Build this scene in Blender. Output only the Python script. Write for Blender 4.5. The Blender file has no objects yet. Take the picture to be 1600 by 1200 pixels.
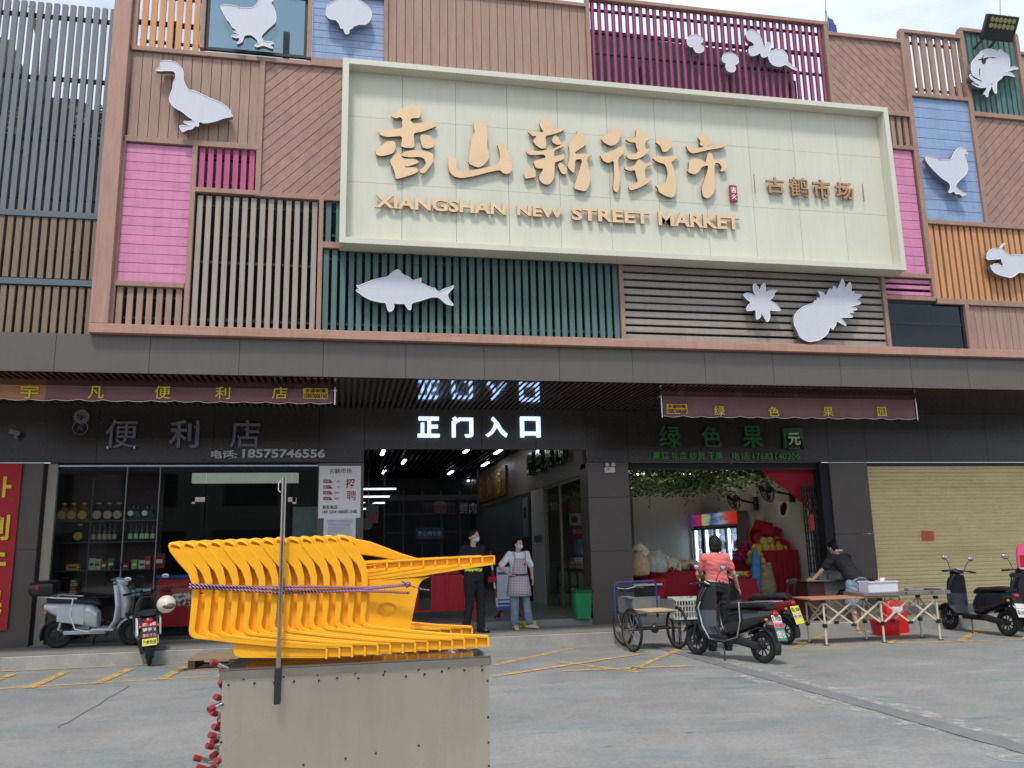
import bpy, bmesh, math, random
from mathutils import Vector, Matrix, geometry
R = math.radians
random.seed(7)
sc = bpy.context.scene
col = sc.collection

# ---------------------------------------------------------------- camera
EYE = Vector((0, 0, 1.6))
FOC = 1303.92
_y, _p, _r = R(11.40216), R(11.16815), R(-1.20727)
_f = Vector((math.sin(_y)*math.cos(_p), math.cos(_y)*math.cos(_p), math.sin(_p)))
_r0 = Vector((math.cos(_y), -math.sin(_y), 0)); _u0 = _r0.cross(_f)
CR = math.cos(_r)*_r0 + math.sin(_r)*_u0
CU = -math.sin(_r)*_r0 + math.cos(_r)*_u0
cam = bpy.data.cameras.new('camera'); co = bpy.data.objects.new('camera', cam); col.objects.link(co)
cam.sensor_width = 36; cam.lens = FOC/1600*36; cam.clip_start = .05; cam.clip_end = 2000
mw = Matrix((CR, CU, -_f)).transposed().to_4x4(); mw.translation = EYE
co.matrix_world = mw
sc.camera = co
# ---------------------------------------------------------------- world, sun, exposure
SUN_EL, SUN_AZ = 62, 203          # azimuth clockwise from +Y: behind the camera, a little to its left
w = bpy.data.worlds.new('World'); sc.world = w; w.use_nodes = True
nt = w.node_tree; bg = nt.nodes['Background']
sky = nt.nodes.new('ShaderNodeTexSky'); sky.sky_type = 'NISHITA'; sky.sun_disc = False
sky.sun_elevation = R(SUN_EL); sky.sun_rotation = R(SUN_AZ); sky.dust_density = 2.0; sky.ozone_density = 1.2
tc = nt.nodes.new('ShaderNodeTexCoord'); mp = nt.nodes.new('ShaderNodeMapping'); mp.inputs['Scale'].default_value = (1.2, 1.2, 3.0)
nz = nt.nodes.new('ShaderNodeTexNoise'); nz.inputs['Scale'].default_value = 2.2; nz.inputs['Detail'].default_value = 7; nz.inputs['Roughness'].default_value = .55
rp = nt.nodes.new('ShaderNodeValToRGB'); rp.color_ramp.elements[0].position = .36; rp.color_ramp.elements[1].position = .62
rp.color_ramp.elements[0].color = (.42,.42,.42,1); rp.color_ramp.elements[1].color = (.85,.85,.85,1)
mx = nt.nodes.new('ShaderNodeMixRGB'); mx.inputs[2].default_value = (10.4, 11.6, 13.6, 1)
nt.links.new(tc.outputs['Generated'], mp.inputs[0]); nt.links.new(mp.outputs[0], nz.inputs[0]); nt.links.new(nz.outputs[0], rp.inputs[0])
nt.links.new(rp.outputs[0], mx.inputs[0]); nt.links.new(sky.outputs[0], mx.inputs[1]); nt.links.new(mx.outputs[0], bg.inputs[0])
bg.inputs[1].default_value = .085
sl = bpy.data.lights.new('sun', 'SUN'); sl.energy = 2.0; sl.angle = R(9); sl.color = (1, .96, .9)
so = bpy.data.objects.new('sun', sl); col.objects.link(so)
sd = Vector((math.sin(R(SUN_AZ))*math.cos(R(SUN_EL)), math.cos(R(SUN_AZ))*math.cos(R(SUN_EL)), math.sin(R(SUN_EL))))
so.rotation_euler = sd.to_track_quat('Z', 'Y').to_euler()
sc.view_settings.view_transform = 'Standard'; sc.view_settings.look = 'None'
sc.view_settings.exposure = .52; sc.view_settings.gamma = 1
sc.cycles.max_bounces = 8; sc.cycles.transparent_max_bounces = 12
sc.cycles.sample_clamp_indirect = 6

# ---------------------------------------------------------------- helpers
def ray(px, py):
    return CR*((px-800)/FOC) - CU*((py-600)/FOC) + _f
def at(px, py, Y):                  # where the line of sight meets the upright plane y = Y
    d = ray(px, py); return EYE + d*(Y/d.y)
def atz(px, py, Z):                 # ... and the level plane z = Z
    d = ray(px, py); return EYE + d*((Z-1.6)/d.z)

BASE = {}
def link(o):
    col.objects.link(o); return o
def tag(o, label, cat, group=None, kind=None):
    if label: o['label'] = label
    if cat: o['category'] = cat
    if group: o['group'] = group
    if kind: o['kind'] = kind
    return o
def thing(name, label, cat, loc=(0,0,0), group=None):
    o = bpy.data.objects.new(name, None); o.empty_display_size = .1; link(o)
    o.location = loc; BASE[o] = Vector(loc)
    return tag(o, label, cat, group)
def copy_tree(o, parent=None):
    c = o.copy(); link(c)
    if parent is not None: c.parent = parent
    for ch in list(o.children): copy_tree(ch, c)
    return c

class MB:
    def __init__(s): s.v = []; s.f = []; s.m = []; s.cur = 0; s.T = None
    def add(s, vs, fs):
        n = len(s.v)
        s.v += [tuple(s.T @ Vector(p)) if s.T is not None else tuple(p) for p in vs]
        s.f += [tuple(i+n for i in f) for f in fs]; s.m += [s.cur]*len(fs)
        return s
    def box(s, x0, x1, y0, y1, z0, z1):
        vs = [(x,y,z) for x in (x0,x1) for y in (y0,y1) for z in (z0,z1)]
        return s.add(vs, [(0,1,3,2),(4,6,7,5),(0,4,5,1),(2,3,7,6),(0,2,6,4),(1,5,7,3)])
    def obox(s, c, size, rot=(0,0,0)):
        from mathutils import Euler
        m = Matrix.Translation(Vector(c)) @ Euler(rot).to_matrix().to_4x4()
        hx, hy, hz = size[0]/2, size[1]/2, size[2]/2
        vs = [m @ Vector((x,y,z)) for x in (-hx,hx) for y in (-hy,hy) for z in (-hz,hz)]
        return s.add(vs, [(0,1,3,2),(4,6,7,5),(0,4,5,1),(2,3,7,6),(0,2,6,4),(1,5,7,3)])
    def bar(s, p0, p1, w, h, up=(0,0,1)):
        p0 = Vector(p0); p1 = Vector(p1); d = (p1-p0).normalized(); u = Vector(up)
        a = d.cross(u)
        if a.length < 1e-4: a = d.cross(Vector((1,0,0)))
        a.normalize(); b = a.cross(d)
        vs = [p+a*i*w/2+b*j*h/2 for p in (p0,p1) for i,j in ((-1,-1),(1,-1),(1,1),(-1,1))]
        return s.add(vs, [(3,2,1,0),(4,5,6,7),(0,1,5,4),(1,2,6,5),(2,3,7,6),(3,0,4,7)])
    def rings(s, rs, close_path=False, caps=True):
        n = len(rs[0]); vs = [p for r_ in rs for p in r_]; fs = []
        L = len(rs)
        for i in range(L if close_path else L-1):
            j = (i+1) % L
            for k in range(n):
                k2 = (k+1) % n
                fs.append((i*n+k, i*n+k2, j*n+k2, j*n+k))
        if caps and not close_path:
            fs.append(tuple(range(n))[::-1]); fs.append(tuple((L-1)*n+k for k in range(n)))
        return s.add(vs, fs)
    def tube(s, pts, r, seg=8, closed=False):
        pts = [Vector(p) for p in pts]; n = len(pts); rr = r if isinstance(r, (list, tuple)) else [r]*n
        rs = []; a = None
        for i, p in enumerate(pts):
            if closed: d = pts[(i+1) % n]-pts[i-1]
            else: d = pts[min(i+1, n-1)]-pts[max(i-1, 0)]
            d.normalize()
            if a is None:
                a = d.orthogonal().normalized()
            a = (a - d*a.dot(d))
            if a.length < 1e-5: a = d.orthogonal()
            a.normalize(); b = d.cross(a)
            rs.append([p+(a*math.cos(t)+b*math.sin(t))*rr[i] for t in [2*math.pi*k/seg for k in range(seg)]])
        return s.rings(rs, closed)
    def cyl(s, p0, p1, r0, r1=None, seg=14):
        return s.tube([p0, p1], [r0, r0 if r1 is None else r1], seg)
    def prism(s, poly, y0, y1):       # poly in x,z ; extruded along y
        return s.poly3([Vector((p[0], y0, p[1])) for p in poly], Vector((0, y1-y0, 0)))
    def poly3(s, pts, ext):           # any flat outline pushed along ext
        pts = [Vector(p) for p in pts]; n = len(pts)
        tri = geometry.tessellate_polygon([pts])
        vs = pts + [p+ext for p in pts]
        fs = [tuple(t) for t in tri] + [tuple(i+n for i in t)[::-1] for t in tri]
        fs += [(i, (i+1) % n, (i+1) % n+n, i+n) for i in range(n)]
        return s.add(vs, fs)
    def sphere(s, c, r, seg=14, rg=9, rot=None):
        if not hasattr(r, '__len__'): r = (r, r, r)
        c = Vector(c); vs = []; fs = []
        for i in range(rg+1):
            t = math.pi*i/rg
            for k in range(seg):
                a = 2*math.pi*k/seg
                p = Vector((r[0]*math.sin(t)*math.cos(a), r[1]*math.sin(t)*math.sin(a), r[2]*math.cos(t)))
                if rot is not None: p = rot @ p
                vs.append(c+p)
        for i in range(rg):
            for k in range(seg):
                k2 = (k+1) % seg; fs.append((i*seg+k, (i+1)*seg+k, (i+1)*seg+k2, i*seg+k2))
        return s.add(vs, fs)
    def lathe(s, prof, c=(0,0,0), seg=18, axis='z'):
        c = Vector(c); rs = []
        for r_, z in prof:
            ring = []
            for k in range(seg):
                a = 2*math.pi*k/seg; x, y = r_*math.cos(a), r_*math.sin(a)
                ring.append(c+(Vector((x,y,z)) if axis == 'z' else Vector((x,z,y)) if axis == 'y' else Vector((z,x,y))))
            rs.append(ring)
        return s.rings(rs)
    def torus(s, c, Rr, r, axis='y', seg=28, s2=8, sq=1.0):
        c = Vector(c); rs = []
        for i in range(seg):
            a = 2*math.pi*i/seg
            ring = []
            for k in range(s2):
                t = 2*math.pi*k/s2; q = Rr+r*math.cos(t); h = r*sq*math.sin(t)
                x, z = q*math.cos(a), q*math.sin(a)
                ring.append(c+(Vector((x,h,z)) if axis == 'y' else Vector((x,z,h)) if axis == 'z' else Vector((h,x,z))))
            rs.append(ring)
        return s.rings(rs, True)
    def loft(s, secs, seg=16, pw=2.6):  # secs: (center, side vector*halfwidth, up vector*halfheight)
        rs = []
        for c, a, b in secs:
            c, a, b = Vector(c), Vector(a), Vector(b); ring = []
            for k in range(seg):
                t = 2*math.pi*k/seg; ct, st = math.cos(t), math.sin(t)
                ring.append(c + a*(abs(ct)**(2/pw)*(1 if ct >= 0 else -1)) + b*(abs(st)**(2/pw)*(1 if st >= 0 else -1)))
            rs.append(ring)
        return s.rings(rs)
    def mesh(s, name, mats, off=Vector((0,0,0)), smooth=False):
        me = bpy.data.meshes.new(name)
        me.from_pydata([Vector(p)-off for p in s.v], [], s.f)
        for m in (mats if isinstance(mats, (list, tuple)) else [mats]): me.materials.append(m)
        me.polygons.foreach_set('material_index', s.m)
        bm = bmesh.new(); bm.from_mesh(me); bmesh.ops.remove_doubles(bm, verts=bm.verts, dist=1e-5)
        bmesh.ops.recalc_face_normals(bm, faces=bm.faces); bm.to_mesh(me); bm.free()
        if smooth:
            me.polygons.foreach_set('use_smooth', [True]*len(me.polygons))
            me.set_sharp_from_angle(angle=R(40))
        return me
    def build(s, name, mats, parent=None, smooth=False, bevel=0, local=False):
        if parent is not None:
            off = Vector((0,0,0)) if local else BASE.get(parent, Vector((0,0,0)))
            o = bpy.data.objects.new(name, s.mesh(name, mats, off, smooth)); link(o); o.parent = parent
            BASE[o] = off
        else:
            xs = [p[0] for p in s.v]; ys = [p[1] for p in s.v]; zs = [p[2] for p in s.v]
            off = Vector(((min(xs)+max(xs))/2, (min(ys)+max(ys))/2, min(zs)))
            if local: off = Vector((0,0,0))
            o = bpy.data.objects.new(name, s.mesh(name, mats, off, smooth)); link(o); o.location = off; BASE[o] = off
        if bevel:
            b = o.modifiers.new('bevel', 'BEVEL'); b.width = bevel; b.segments = 2; b.limit_method = 'ANGLE'; b.angle_limit = R(40)
        return o
    def fused(s, name, mat, parent=None, voxel=.012, it=3, local=False, wrinkle=0):   # voxel-remeshed into one continuous skin
        o = s.build(name, mat, parent, local=local)
        m = o.modifiers.new('r', 'REMESH'); m.mode = 'VOXEL'; m.voxel_size = voxel; m.use_smooth_shade = True
        if it:
            k = o.modifiers.new('s', 'SMOOTH'); k.iterations = it; k.factor = .5
        dg = bpy.context.evaluated_depsgraph_get()
        me = bpy.data.meshes.new_from_object(o.evaluated_get(dg)); me.name = name
        o.modifiers.clear(); old = o.data; o.data = me; bpy.data.meshes.remove(old)
        if not me.materials: me.materials.append(mat)
        if wrinkle:
            from mathutils import noise
            ds = [v.normal*(wrinkle*(noise.noise(Vector((v.co.x*9, v.co.y*9, v.co.z*22+v.co.x*8)))+.5*noise.noise(v.co*34))) for v in me.vertices]
            for v, d in zip(me.vertices, ds): v.co += d
        me.polygons.foreach_set('use_smooth', [True]*len(me.polygons))
        return o

# ---------------------------------------------------------------- materials
MATS = {}
def s2l(c): return tuple(((x/255+.055)/1.055)**2.4 if x/255 > .04045 else x/255/12.92 for x in c)
def mat(name, rgb, rough=.6, metal=0, var=.12, scale=6, bump=0, bscale=60, stretch=None, spec=.5, coat=0, emit=0, dirt=0, lin=False, rain=0):
    """rgb: sRGB of the base colour as 0-255"""
    if name in MATS: return MATS[name]
    c = rgb if lin else s2l(rgb)
    m = bpy.data.materials.new(name); m.use_nodes = True; N = m.node_tree.nodes; L = m.node_tree.links; b = N['Principled BSDF']
    b.inputs['Roughness'].default_value = rough; b.inputs['Metallic'].default_value = metal
    b.inputs['Specular IOR Level'].default_value = spec; b.inputs['Coat Weight'].default_value = coat
    t = N.new('ShaderNodeTexCoord'); mpn = N.new('ShaderNodeMapping')
    if stretch: mpn.inputs['Scale'].default_value = stretch
    L.new(t.outputs['Object'], mpn.inputs[0])
    if var:
        n = N.new('ShaderNodeTexNoise'); n.inputs['Scale'].default_value = scale; n.inputs['Detail'].default_value = 5; n.inputs['Roughness'].default_value = .6
        L.new(mpn.outputs[0], n.inputs[0])
        r = N.new('ShaderNodeValToRGB'); r.color_ramp.elements[0].position = .3; r.color_ramp.elements[1].position = .7
        r.color_ramp.elements[0].color = (*[x*(1-var) for x in c], 1); r.color_ramp.elements[1].color = (*[min(1, x*(1+var)) for x in c], 1)
        L.new(n.outputs[0], r.inputs[0]); src = r.outputs[0]
        if dirt:
            n2 = N.new('ShaderNodeTexNoise'); n2.inputs['Scale'].default_value = scale*.35; n2.inputs['Detail'].default_value = 9; n2.inputs['Roughness'].default_value = .7
            L.new(mpn.outputs[0], n2.inputs[0])
            r2 = N.new('ShaderNodeValToRGB'); r2.color_ramp.elements[0].position = .5; r2.color_ramp.elements[1].position = .72
            r2.color_ramp.elements[0].color = (0,0,0,1); r2.color_ramp.elements[1].color = (dirt,dirt,dirt,1)
            L.new(n2.outputs[0], r2.inputs[0])
            mm = N.new('ShaderNodeMixRGB'); mm.inputs[2].default_value = (*[x*.45 for x in c], 1)
            L.new(r2.outputs[0], mm.inputs[0]); L.new(src, mm.inputs[1]); src = mm.outputs[0]
        if rain:     # grime washed down in streaks
            m3 = N.new('ShaderNodeMapping'); m3.inputs['Scale'].default_value = (7, 7, .55); L.new(t.outputs['Object'], m3.inputs[0])
            n3 = N.new('ShaderNodeTexNoise'); n3.inputs['Scale'].default_value = 1.6; n3.inputs['Detail'].default_value = 8; n3.inputs['Roughness'].default_value = .7; L.new(m3.outputs[0], n3.inputs[0])
            r3 = N.new('ShaderNodeValToRGB'); r3.color_ramp.elements[0].position = .48; r3.color_ramp.elements[1].position = .74
            r3.color_ramp.elements[0].color = (0,0,0,1); r3.color_ramp.elements[1].color = (rain,rain,rain,1); L.new(n3.outputs[0], r3.inputs[0])
            m4 = N.new('ShaderNodeMixRGB'); m4.inputs[2].default_value = (*[x*.5+.015 for x in c], 1)
            L.new(r3.outputs[0], m4.inputs[0]); L.new(src, m4.inputs[1]); src = m4.outputs[0]
        L.new(src, b.inputs['Base Color'])
        if emit: L.new(src, b.inputs['Emission Color'])
        q = N.new('ShaderNodeMapRange'); q.inputs[3].default_value = max(0, rough-.08); q.inputs[4].default_value = min(1, rough+.1)
        L.new(n.outputs[0], q.inputs[0]); L.new(q.outputs[0], b.inputs['Roughness'])
    else:
        b.inputs['Base Color'].default_value = (*c, 1)
        if emit: b.inputs['Emission Color'].default_value = (*c, 1)
    if emit: b.inputs['Emission Strength'].default_value = emit
    if bump:
        n = N.new('ShaderNodeTexNoise'); n.inputs['Scale'].default_value = bscale; n.inputs['Detail'].default_value = 4
        L.new(mpn.outputs[0], n.inputs[0]); bb = N.new('ShaderNodeBump'); bb.inputs['Strength'].default_value = bump; bb.inputs['Distance'].default_value = .01
        L.new(n.outputs[0], bb.inputs['Height']); L.new(bb.outputs[0], b.inputs['Normal'])
    MATS[name] = m; return m
def glass(name, tint=(1,1,1), fac=.06, rough=.02):
    m = bpy.data.materials.new(name); m.use_nodes = True; N = m.node_tree.nodes; L = m.node_tree.links
    N.remove(N['Principled BSDF']); out = N['Material Output']
    tr = N.new('ShaderNodeBsdfTransparent'); tr.inputs[0].default_value = (*tint, 1)
    gl = N.new('ShaderNodeBsdfGlossy'); gl.inputs['Roughness'].default_value = rough
    fc = N.new('ShaderNodeLayerWeight'); fc.inputs[0].default_value = .5
    lw = N.new('ShaderNodeMath'); lw.operation = 'POWER'; lw.inputs[1].default_value = 4.5; L.new(fc.outputs['Facing'], lw.inputs[0])
    ad = N.new('ShaderNodeMath'); ad.operation = 'MULTIPLY_ADD'; ad.inputs[1].default_value = .9; ad.inputs[2].default_value = .035+fac*.5; ad.use_clamp = True
    mi = N.new('ShaderNodeMixShader'); L.new(lw.outputs[0], ad.inputs[0]); L.new(ad.outputs[0], mi.inputs[0])
    L.new(tr.outputs[0], mi.inputs[1]); L.new(gl.outputs[0], mi.inputs[2]); L.new(mi.outputs[0], out.inputs[0])
    return m
def wood(name, rgb, ax, var=.15, rough=.6):      # painted boards with long streaks; ax = direction of the grain
    st = {'z': (14, 14, 1.2), 'x': (1.2, 14, 14), 'd': (6, 6, 6)}[ax]
    return mat(name, rgb, rough, 0, var, 1.6, .12, 12, st, spec=.3, dirt=.38, rain=.5)
BROWN = (158, 129, 112)
m_brv = wood('brown boards upright', BROWN, 'z'); m_brh = wood('brown boards level', BROWN, 'x')
m_brd = wood('brown boards slanted', (156, 124, 110), 'd')
m_frame = wood('brown frame', (158, 126, 110), 'd', .08)
m_frx = wood('brown beam', (174, 134, 116), 'x', .09); m_frz = wood('brown post', (168, 132, 116), 'z', .1)  # beam brown is painted lighter for light bounced up from the ground
m_pink = wood('pink boards', (206, 132, 166), 'x', .07); m_blue = wood('blue boards', (138, 158, 190), 'x', .08)
m_mag = wood('magenta slats', (180, 84, 124), 'z', .1); m_org = wood('orange slats', (198, 144, 100), 'z', .1)
m_beige = wood('beige slats', (158, 147, 136), 'z', .12); m_beigeh = wood('beige slats level', (156, 147, 137), 'x', .1)
m_green = wood('green slats', (84, 114, 109), 'z', .12); m_olive = wood('olive slats', (128, 110, 90), 'z', .1)
m_grey = mat('grey slats', (104, 107, 109), .5, 0, .07, 3, stretch=(6,6,1), rain=.4); m_rail = mat('blue grey rail', (84, 96, 104), .5, 0, .1)
m_burg = mat('burgundy tube', (128, 48, 82), .35, 0, .12, 4, spec=.6)
m_dark = mat('dark backing', (34, 33, 36), .8, 0, .2, 2); m_steel = mat('dark steel', (44, 46, 50), .55, .3, .15, 5)
m_fascia = mat('grey aluminium panel', (98, 90, 83), .38, .25, .05, 1.2, spec=.5, rain=.25)
m_black = mat('black aluminium panel', (58, 52, 48), .27, .2, .06, 1.0, spec=.6)
m_pillar = mat('pillar panel', (92, 84, 77), .36, .2, .05, 1.0)
m_white = mat('white acrylic', (196, 195, 203), .35, 0, .02, 2, rain=.12); m_edge = mat('white sign edge', (226, 224, 222), .4, 0, 0)
m_side = mat('sign return', (120, 122, 128), .5, .3, .05)
m_cream = mat('cream board', (202, 200, 180), .5, 0, .035, .9, dirt=.08, rain=.16)
m_gold = mat('gold letter', (222, 188, 146), .42, .12, .05, 3); m_goldside = mat('gold letter return', (120, 84, 58), .5, .2, 0)
m_plas_k = mat('black plastic', (28, 28, 30), .38, 0, .15, 8, spec=.5); m_rub = mat('rubber', (24, 24, 25), .75, 0, .2, 12)
m_chrome = mat('chrome', (190, 192, 196), .22, 1, .08, 6); m_red = mat('red plastic', (176, 26, 30), .4, 0, .1, 5)
m_redcloth = mat('red cloth', (158, 18, 36), .8, 0, .15, 5, .3, 30); m_wht = mat('white paint', (226, 226, 222), .5, 0, .06, 4)
m_paper = mat('paper', (226, 222, 220), .8, 0, .02, 3); m_ink = mat('ink', (44, 40, 42), .8, 0, 0); m_redink = mat('red ink', (150, 30, 34), .8, 0, 0)
m_yel = mat('yellow lettering', (226, 206, 50), .6, 0, .1, 8)
g_shop = glass('shop glass', (.86, .92, .9), .0)
g_win = glass('window glass', (.55, .66, .68), .0)
# ---------------------------------------------------------------- lettering
_font = {}
def text_geo(s, depth, bold):
    k = (s, depth, bold)
    if k in _font: return _font[k]
    c = bpy.data.curves.new('txt', 'FONT'); c.body = s; c.size = 1; c.extrude = depth; c.offset = bold; c.resolution_u = 3
    o = bpy.data.objects.new('txt', c); link(o)
    dg = bpy.context.evaluated_depsgraph_get(); me = bpy.data.meshes.new_from_object(o.evaluated_get(dg))
    vs = [v.co.copy() for v in me.vertices]; fs = [tuple(p.vertices) for p in me.polygons]
    bpy.data.objects.remove(o); bpy.data.curves.remove(c); bpy.data.meshes.remove(me)
    _font[k] = (vs, fs); return vs, fs
def put_text(mb, s, c, w, h, rt=(1,0,0), up=(0,0,1), depth=.01, bold=.012, fit=True):
    """letters centred on c, filling w x h, facing rt x up"""
    vs, fs = text_geo(s, 1.0, bold)
    if not vs: return mb
    x0, x1 = min(v.x for v in vs), max(v.x for v in vs); y0, y1 = min(v.y for v in vs), max(v.y for v in vs)
    rt = Vector(rt).normalized(); up = Vector(up).normalized(); nn = rt.cross(up); c = Vector(c)
    sx = w/(x1-x0) if w else None; sy = h/(y1-y0) if h else None
    sx = sx or sy; sy = sy or sx
    return mb.add([c+rt*((v.x-(x0+x1)/2)*sx)+up*((v.y-(y0+y1)/2)*sy)+nn*(v.z*depth/2) for v in vs], fs)

# ---------------------------------------------------------------- key planes (metres)
YF, YS, YK = 12.72, 15.4, 14.02      # upper cladding, shop fronts, kerb
ZK, ZI = .19, .31                    # pavement and shop floor
ZSOF = 4.22
# ---------------------------------------------------------------- ground
def ground_mat():
    m = bpy.data.materials.new('worn concrete'); m.use_nodes = True; N = m.node_tree.nodes; L = m.node_tree.links; b = N['Principled BSDF']
    t = N.new('ShaderNodeTexCoord')
    def noise(sc_, det, rgh, stretch=(1,1,1), off=(0,0,0)):
        mp_ = N.new('ShaderNodeMapping'); mp_.inputs['Scale'].default_value = stretch; mp_.inputs['Location'].default_value = off
        L.new(t.outputs['Object'], mp_.inputs[0]); n = N.new('ShaderNodeTexNoise')
        n.inputs['Scale'].default_value = sc_; n.inputs['Detail'].default_value = det; n.inputs['Roughness'].default_value = rgh
        L.new(mp_.outputs[0], n.inputs[0]); return n.outputs[0]
    def ramp(src, a, b_, ca, cb):
        r = N.new('ShaderNodeValToRGB'); r.color_ramp.elements[0].position = a; r.color_ramp.elements[1].position = b_
        r.color_ramp.elements[0].color = (*ca, 1); r.color_ramp.elements[1].color = (*cb, 1); L.new(src, r.inputs[0]); return r.outputs[0]
    def mix(f, a, b_, mode='MIX'):
        x = N.new('ShaderNodeMixRGB'); x.blend_type = mode
        for i, s_ in enumerate((f, a, b_)):
            if hasattr(s_, 'links'): L.new(s_, x.inputs[i])
            elif isinstance(s_, float): x.inputs[i].default_value = s_
            else: x.inputs[i].default_value = (*s_, 1)
        return x.outputs[0]
    base = ramp(noise(.7, 12, .74), .34, .66, (.19,.187,.178), (.275,.268,.252))
    fine = ramp(noise(22, 6, .75), .3, .75, (.74,.74,.74), (1.2,1.2,1.2))
    x = mix(1.0, base, fine, 'MULTIPLY')
    streak = ramp(noise(1.4, 9, .7, (.7, 1.5, 1), (3,1,0)), .53, .66, (0,0,0), (.7,.7,.7))
    x = mix(streak, x, (.155,.195,.198))                    # rubbed blue-grey floor paint
    patch = ramp(noise(.9, 8, .7, (.6,1.8,1), (9,4,0)), .59, .65, (0,0,0), (.8,.8,.8))
    x = mix(patch, x, (.085,.16,.158))                     # scraps of green-blue paint
    pale = ramp(noise(1.3, 9, .7, (.5,1.5,1), (1,12,0)), .56, .7, (0,0,0), (.55,.55,.55))
    x = mix(pale, x, (.33,.322,.305))
    spot = ramp(noise(5.5, 4, .5, (.5,1.4,1), (5,2,0)), .7, .74, (0,0,0), (.7,.7,.7))
    x = mix(spot, x, (.05,.05,.05))
    L.new(x, b.inputs['Base Color']); b.inputs['Roughness'].default_value = .72; b.inputs['Specular IOR Level'].default_value = .35
    bp = N.new('ShaderNodeBump'); bp.inputs['Strength'].default_value = .25; bp.inputs['Distance'].default_value = .01
    L.new(noise(45, 5, .7), bp.inputs['Height']); L.new(bp.outputs[0], b.inputs['Normal'])
    return m
g = MB().add([(-150,-150,0),(150,-150,0),(150,300,0),(-150,300,0)], [(0,1,2,3)]).build('ground', ground_mat()); tag(g, None, None, kind='structure')
m_conc = mat('kerb concrete', (150, 148, 142), .8, 0, .16, 3, .4, 40, dirt=.5); m_pave = mat('pavement concrete', (128, 125, 118), .75, 0, .12, 2, .3, 40, dirt=.35)
b = MB(); b.box(-20, 30, YK, 15.44, -.05, ZK); p = b.build('pavement', m_conc, bevel=.012); tag(p, None, None, kind='structure')
b = MB(); b.add([(-20,YK+.05,ZK+.004),(30,YK+.05,ZK+.004),(30,15.43,ZK+.004),(-20,15.43,ZK+.004)], [(0,1,2,3)])
tag(b.build('pavement_surface', m_pave), None, None, kind='structure')
b = MB(); b.box(.3, 30, 15.45, 34, .0, ZI); b.box(5.3, 30, 15.25, 15.46, .0, ZI-.003); b.box(-13, .29, 15.47, 34, 0, ZK+.02)
tag(b.build('shop_floor', mat('floor tiles', (132, 130, 126), .35, 0, .1, 2)), None, None, kind='structure')

def paint_mat(name, rgb, wear=.5):
    m = bpy.data.materials.new(name); m.use_nodes = True; N = m.node_tree.nodes; L = m.node_tree.links; b = N['Principled BSDF']
    t = N.new('ShaderNodeTexCoord'); n = N.new('ShaderNodeTexNoise'); n.inputs['Scale'].default_value = 5; n.inputs['Detail'].default_value = 10; n.inputs['Roughness'].default_value = .75
    L.new(t.outputs['Object'], n.inputs[0]); r = N.new('ShaderNodeValToRGB'); r.color_ramp.elements[0].position = wear-.08; r.color_ramp.elements[1].position = wear+.1
    L.new(n.outputs[0], r.inputs[0]); b.inputs['Base Color'].default_value = (*s2l(rgb), 1); b.inputs['Roughness'].default_value = .7
    tr = N.new('ShaderNodeBsdfTransparent'); mi = N.new('ShaderNodeMixShader'); L.new(r.outputs[0], mi.inputs[0]); L.new(b.outputs[0], mi.inputs[1]); L.new(tr.outputs[0], mi.inputs[2])
    L.new(mi.outputs[0], N['Material Output'].inputs[0]); return m
m_ypaint = paint_mat('worn yellow paint', (196, 158, 88), .53)
def strip(mb, pts, wd, z):
    pts = [Vector((p.x, p.y, z)) for p in pts]
    for a, c in zip(pts, pts[1:]):
        d = (c-a).normalized(); s_ = Vector((-d.y, d.x, 0))*wd/2
        mb.add([a-s_, c-s_, c+s_, a+s_], [(0,1,2,3)])
def G(px, py): return atz(px, py, 0)
YL = G(0,1077).y; YL2 = G(300,1058).y
b = MB()
strip(b, [G(-60,1080), G(330,1057)], .09, .005)
b1 = MB(); strip(b1, [Vector((-7, YK-.1, 0)), Vector((0, YK-.1, 0))], .07, .009)
for x0, x1 in (((-70,1088),(20,1054)), ((45,1076),(104,1050)), ((150,1069),(203,1046)), ((250,1063),(290,1042)), ((340,1060),(372,1040))):
    strip(b1, [G(*x0), G(*x1)], .13, .009)
m = b.build('road_marking', m_ypaint); tag(m, None, None, kind='structure'); tag(b1.build('road_marking', m_ypaint), None, None, kind='structure')
b = MB(); b2 = MB()
for k, (q0, q1) in enumerate((((770,1058),(1010,1021)), ((770,1040),(900,1012)), ((880,1049),(1085,1041)), ((870,1034),(1000,1051)), ((985,1048),(1060,1016)))):
    strip(b if k % 2 else b2, [G(*q0), G(*q1)], .1, .005 if k % 2 else .009)
tag(b.build('road_marking', m_ypaint), None, None, kind='structure'); tag(b2.build('road_marking', m_ypaint), None, None, kind='structure')
b = MB(); strip(b, [G(1190,1016), G(1340,1007), G(1660,998)], .08, .005); b2 = MB()
for q0, q1 in (((1240,1012),(1290,992)), ((1390,1006),(1420,988)), ((1500,1003),(1530,984)), ((1600,1000),(1620,982))): strip(b2, [G(*q0), G(*q1)], .1, .009)
tag(b.build('road_marking', m_ypaint), None, None, kind='structure'); tag(b2.build('road_marking', m_ypaint), None, None, kind='structure')
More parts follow.
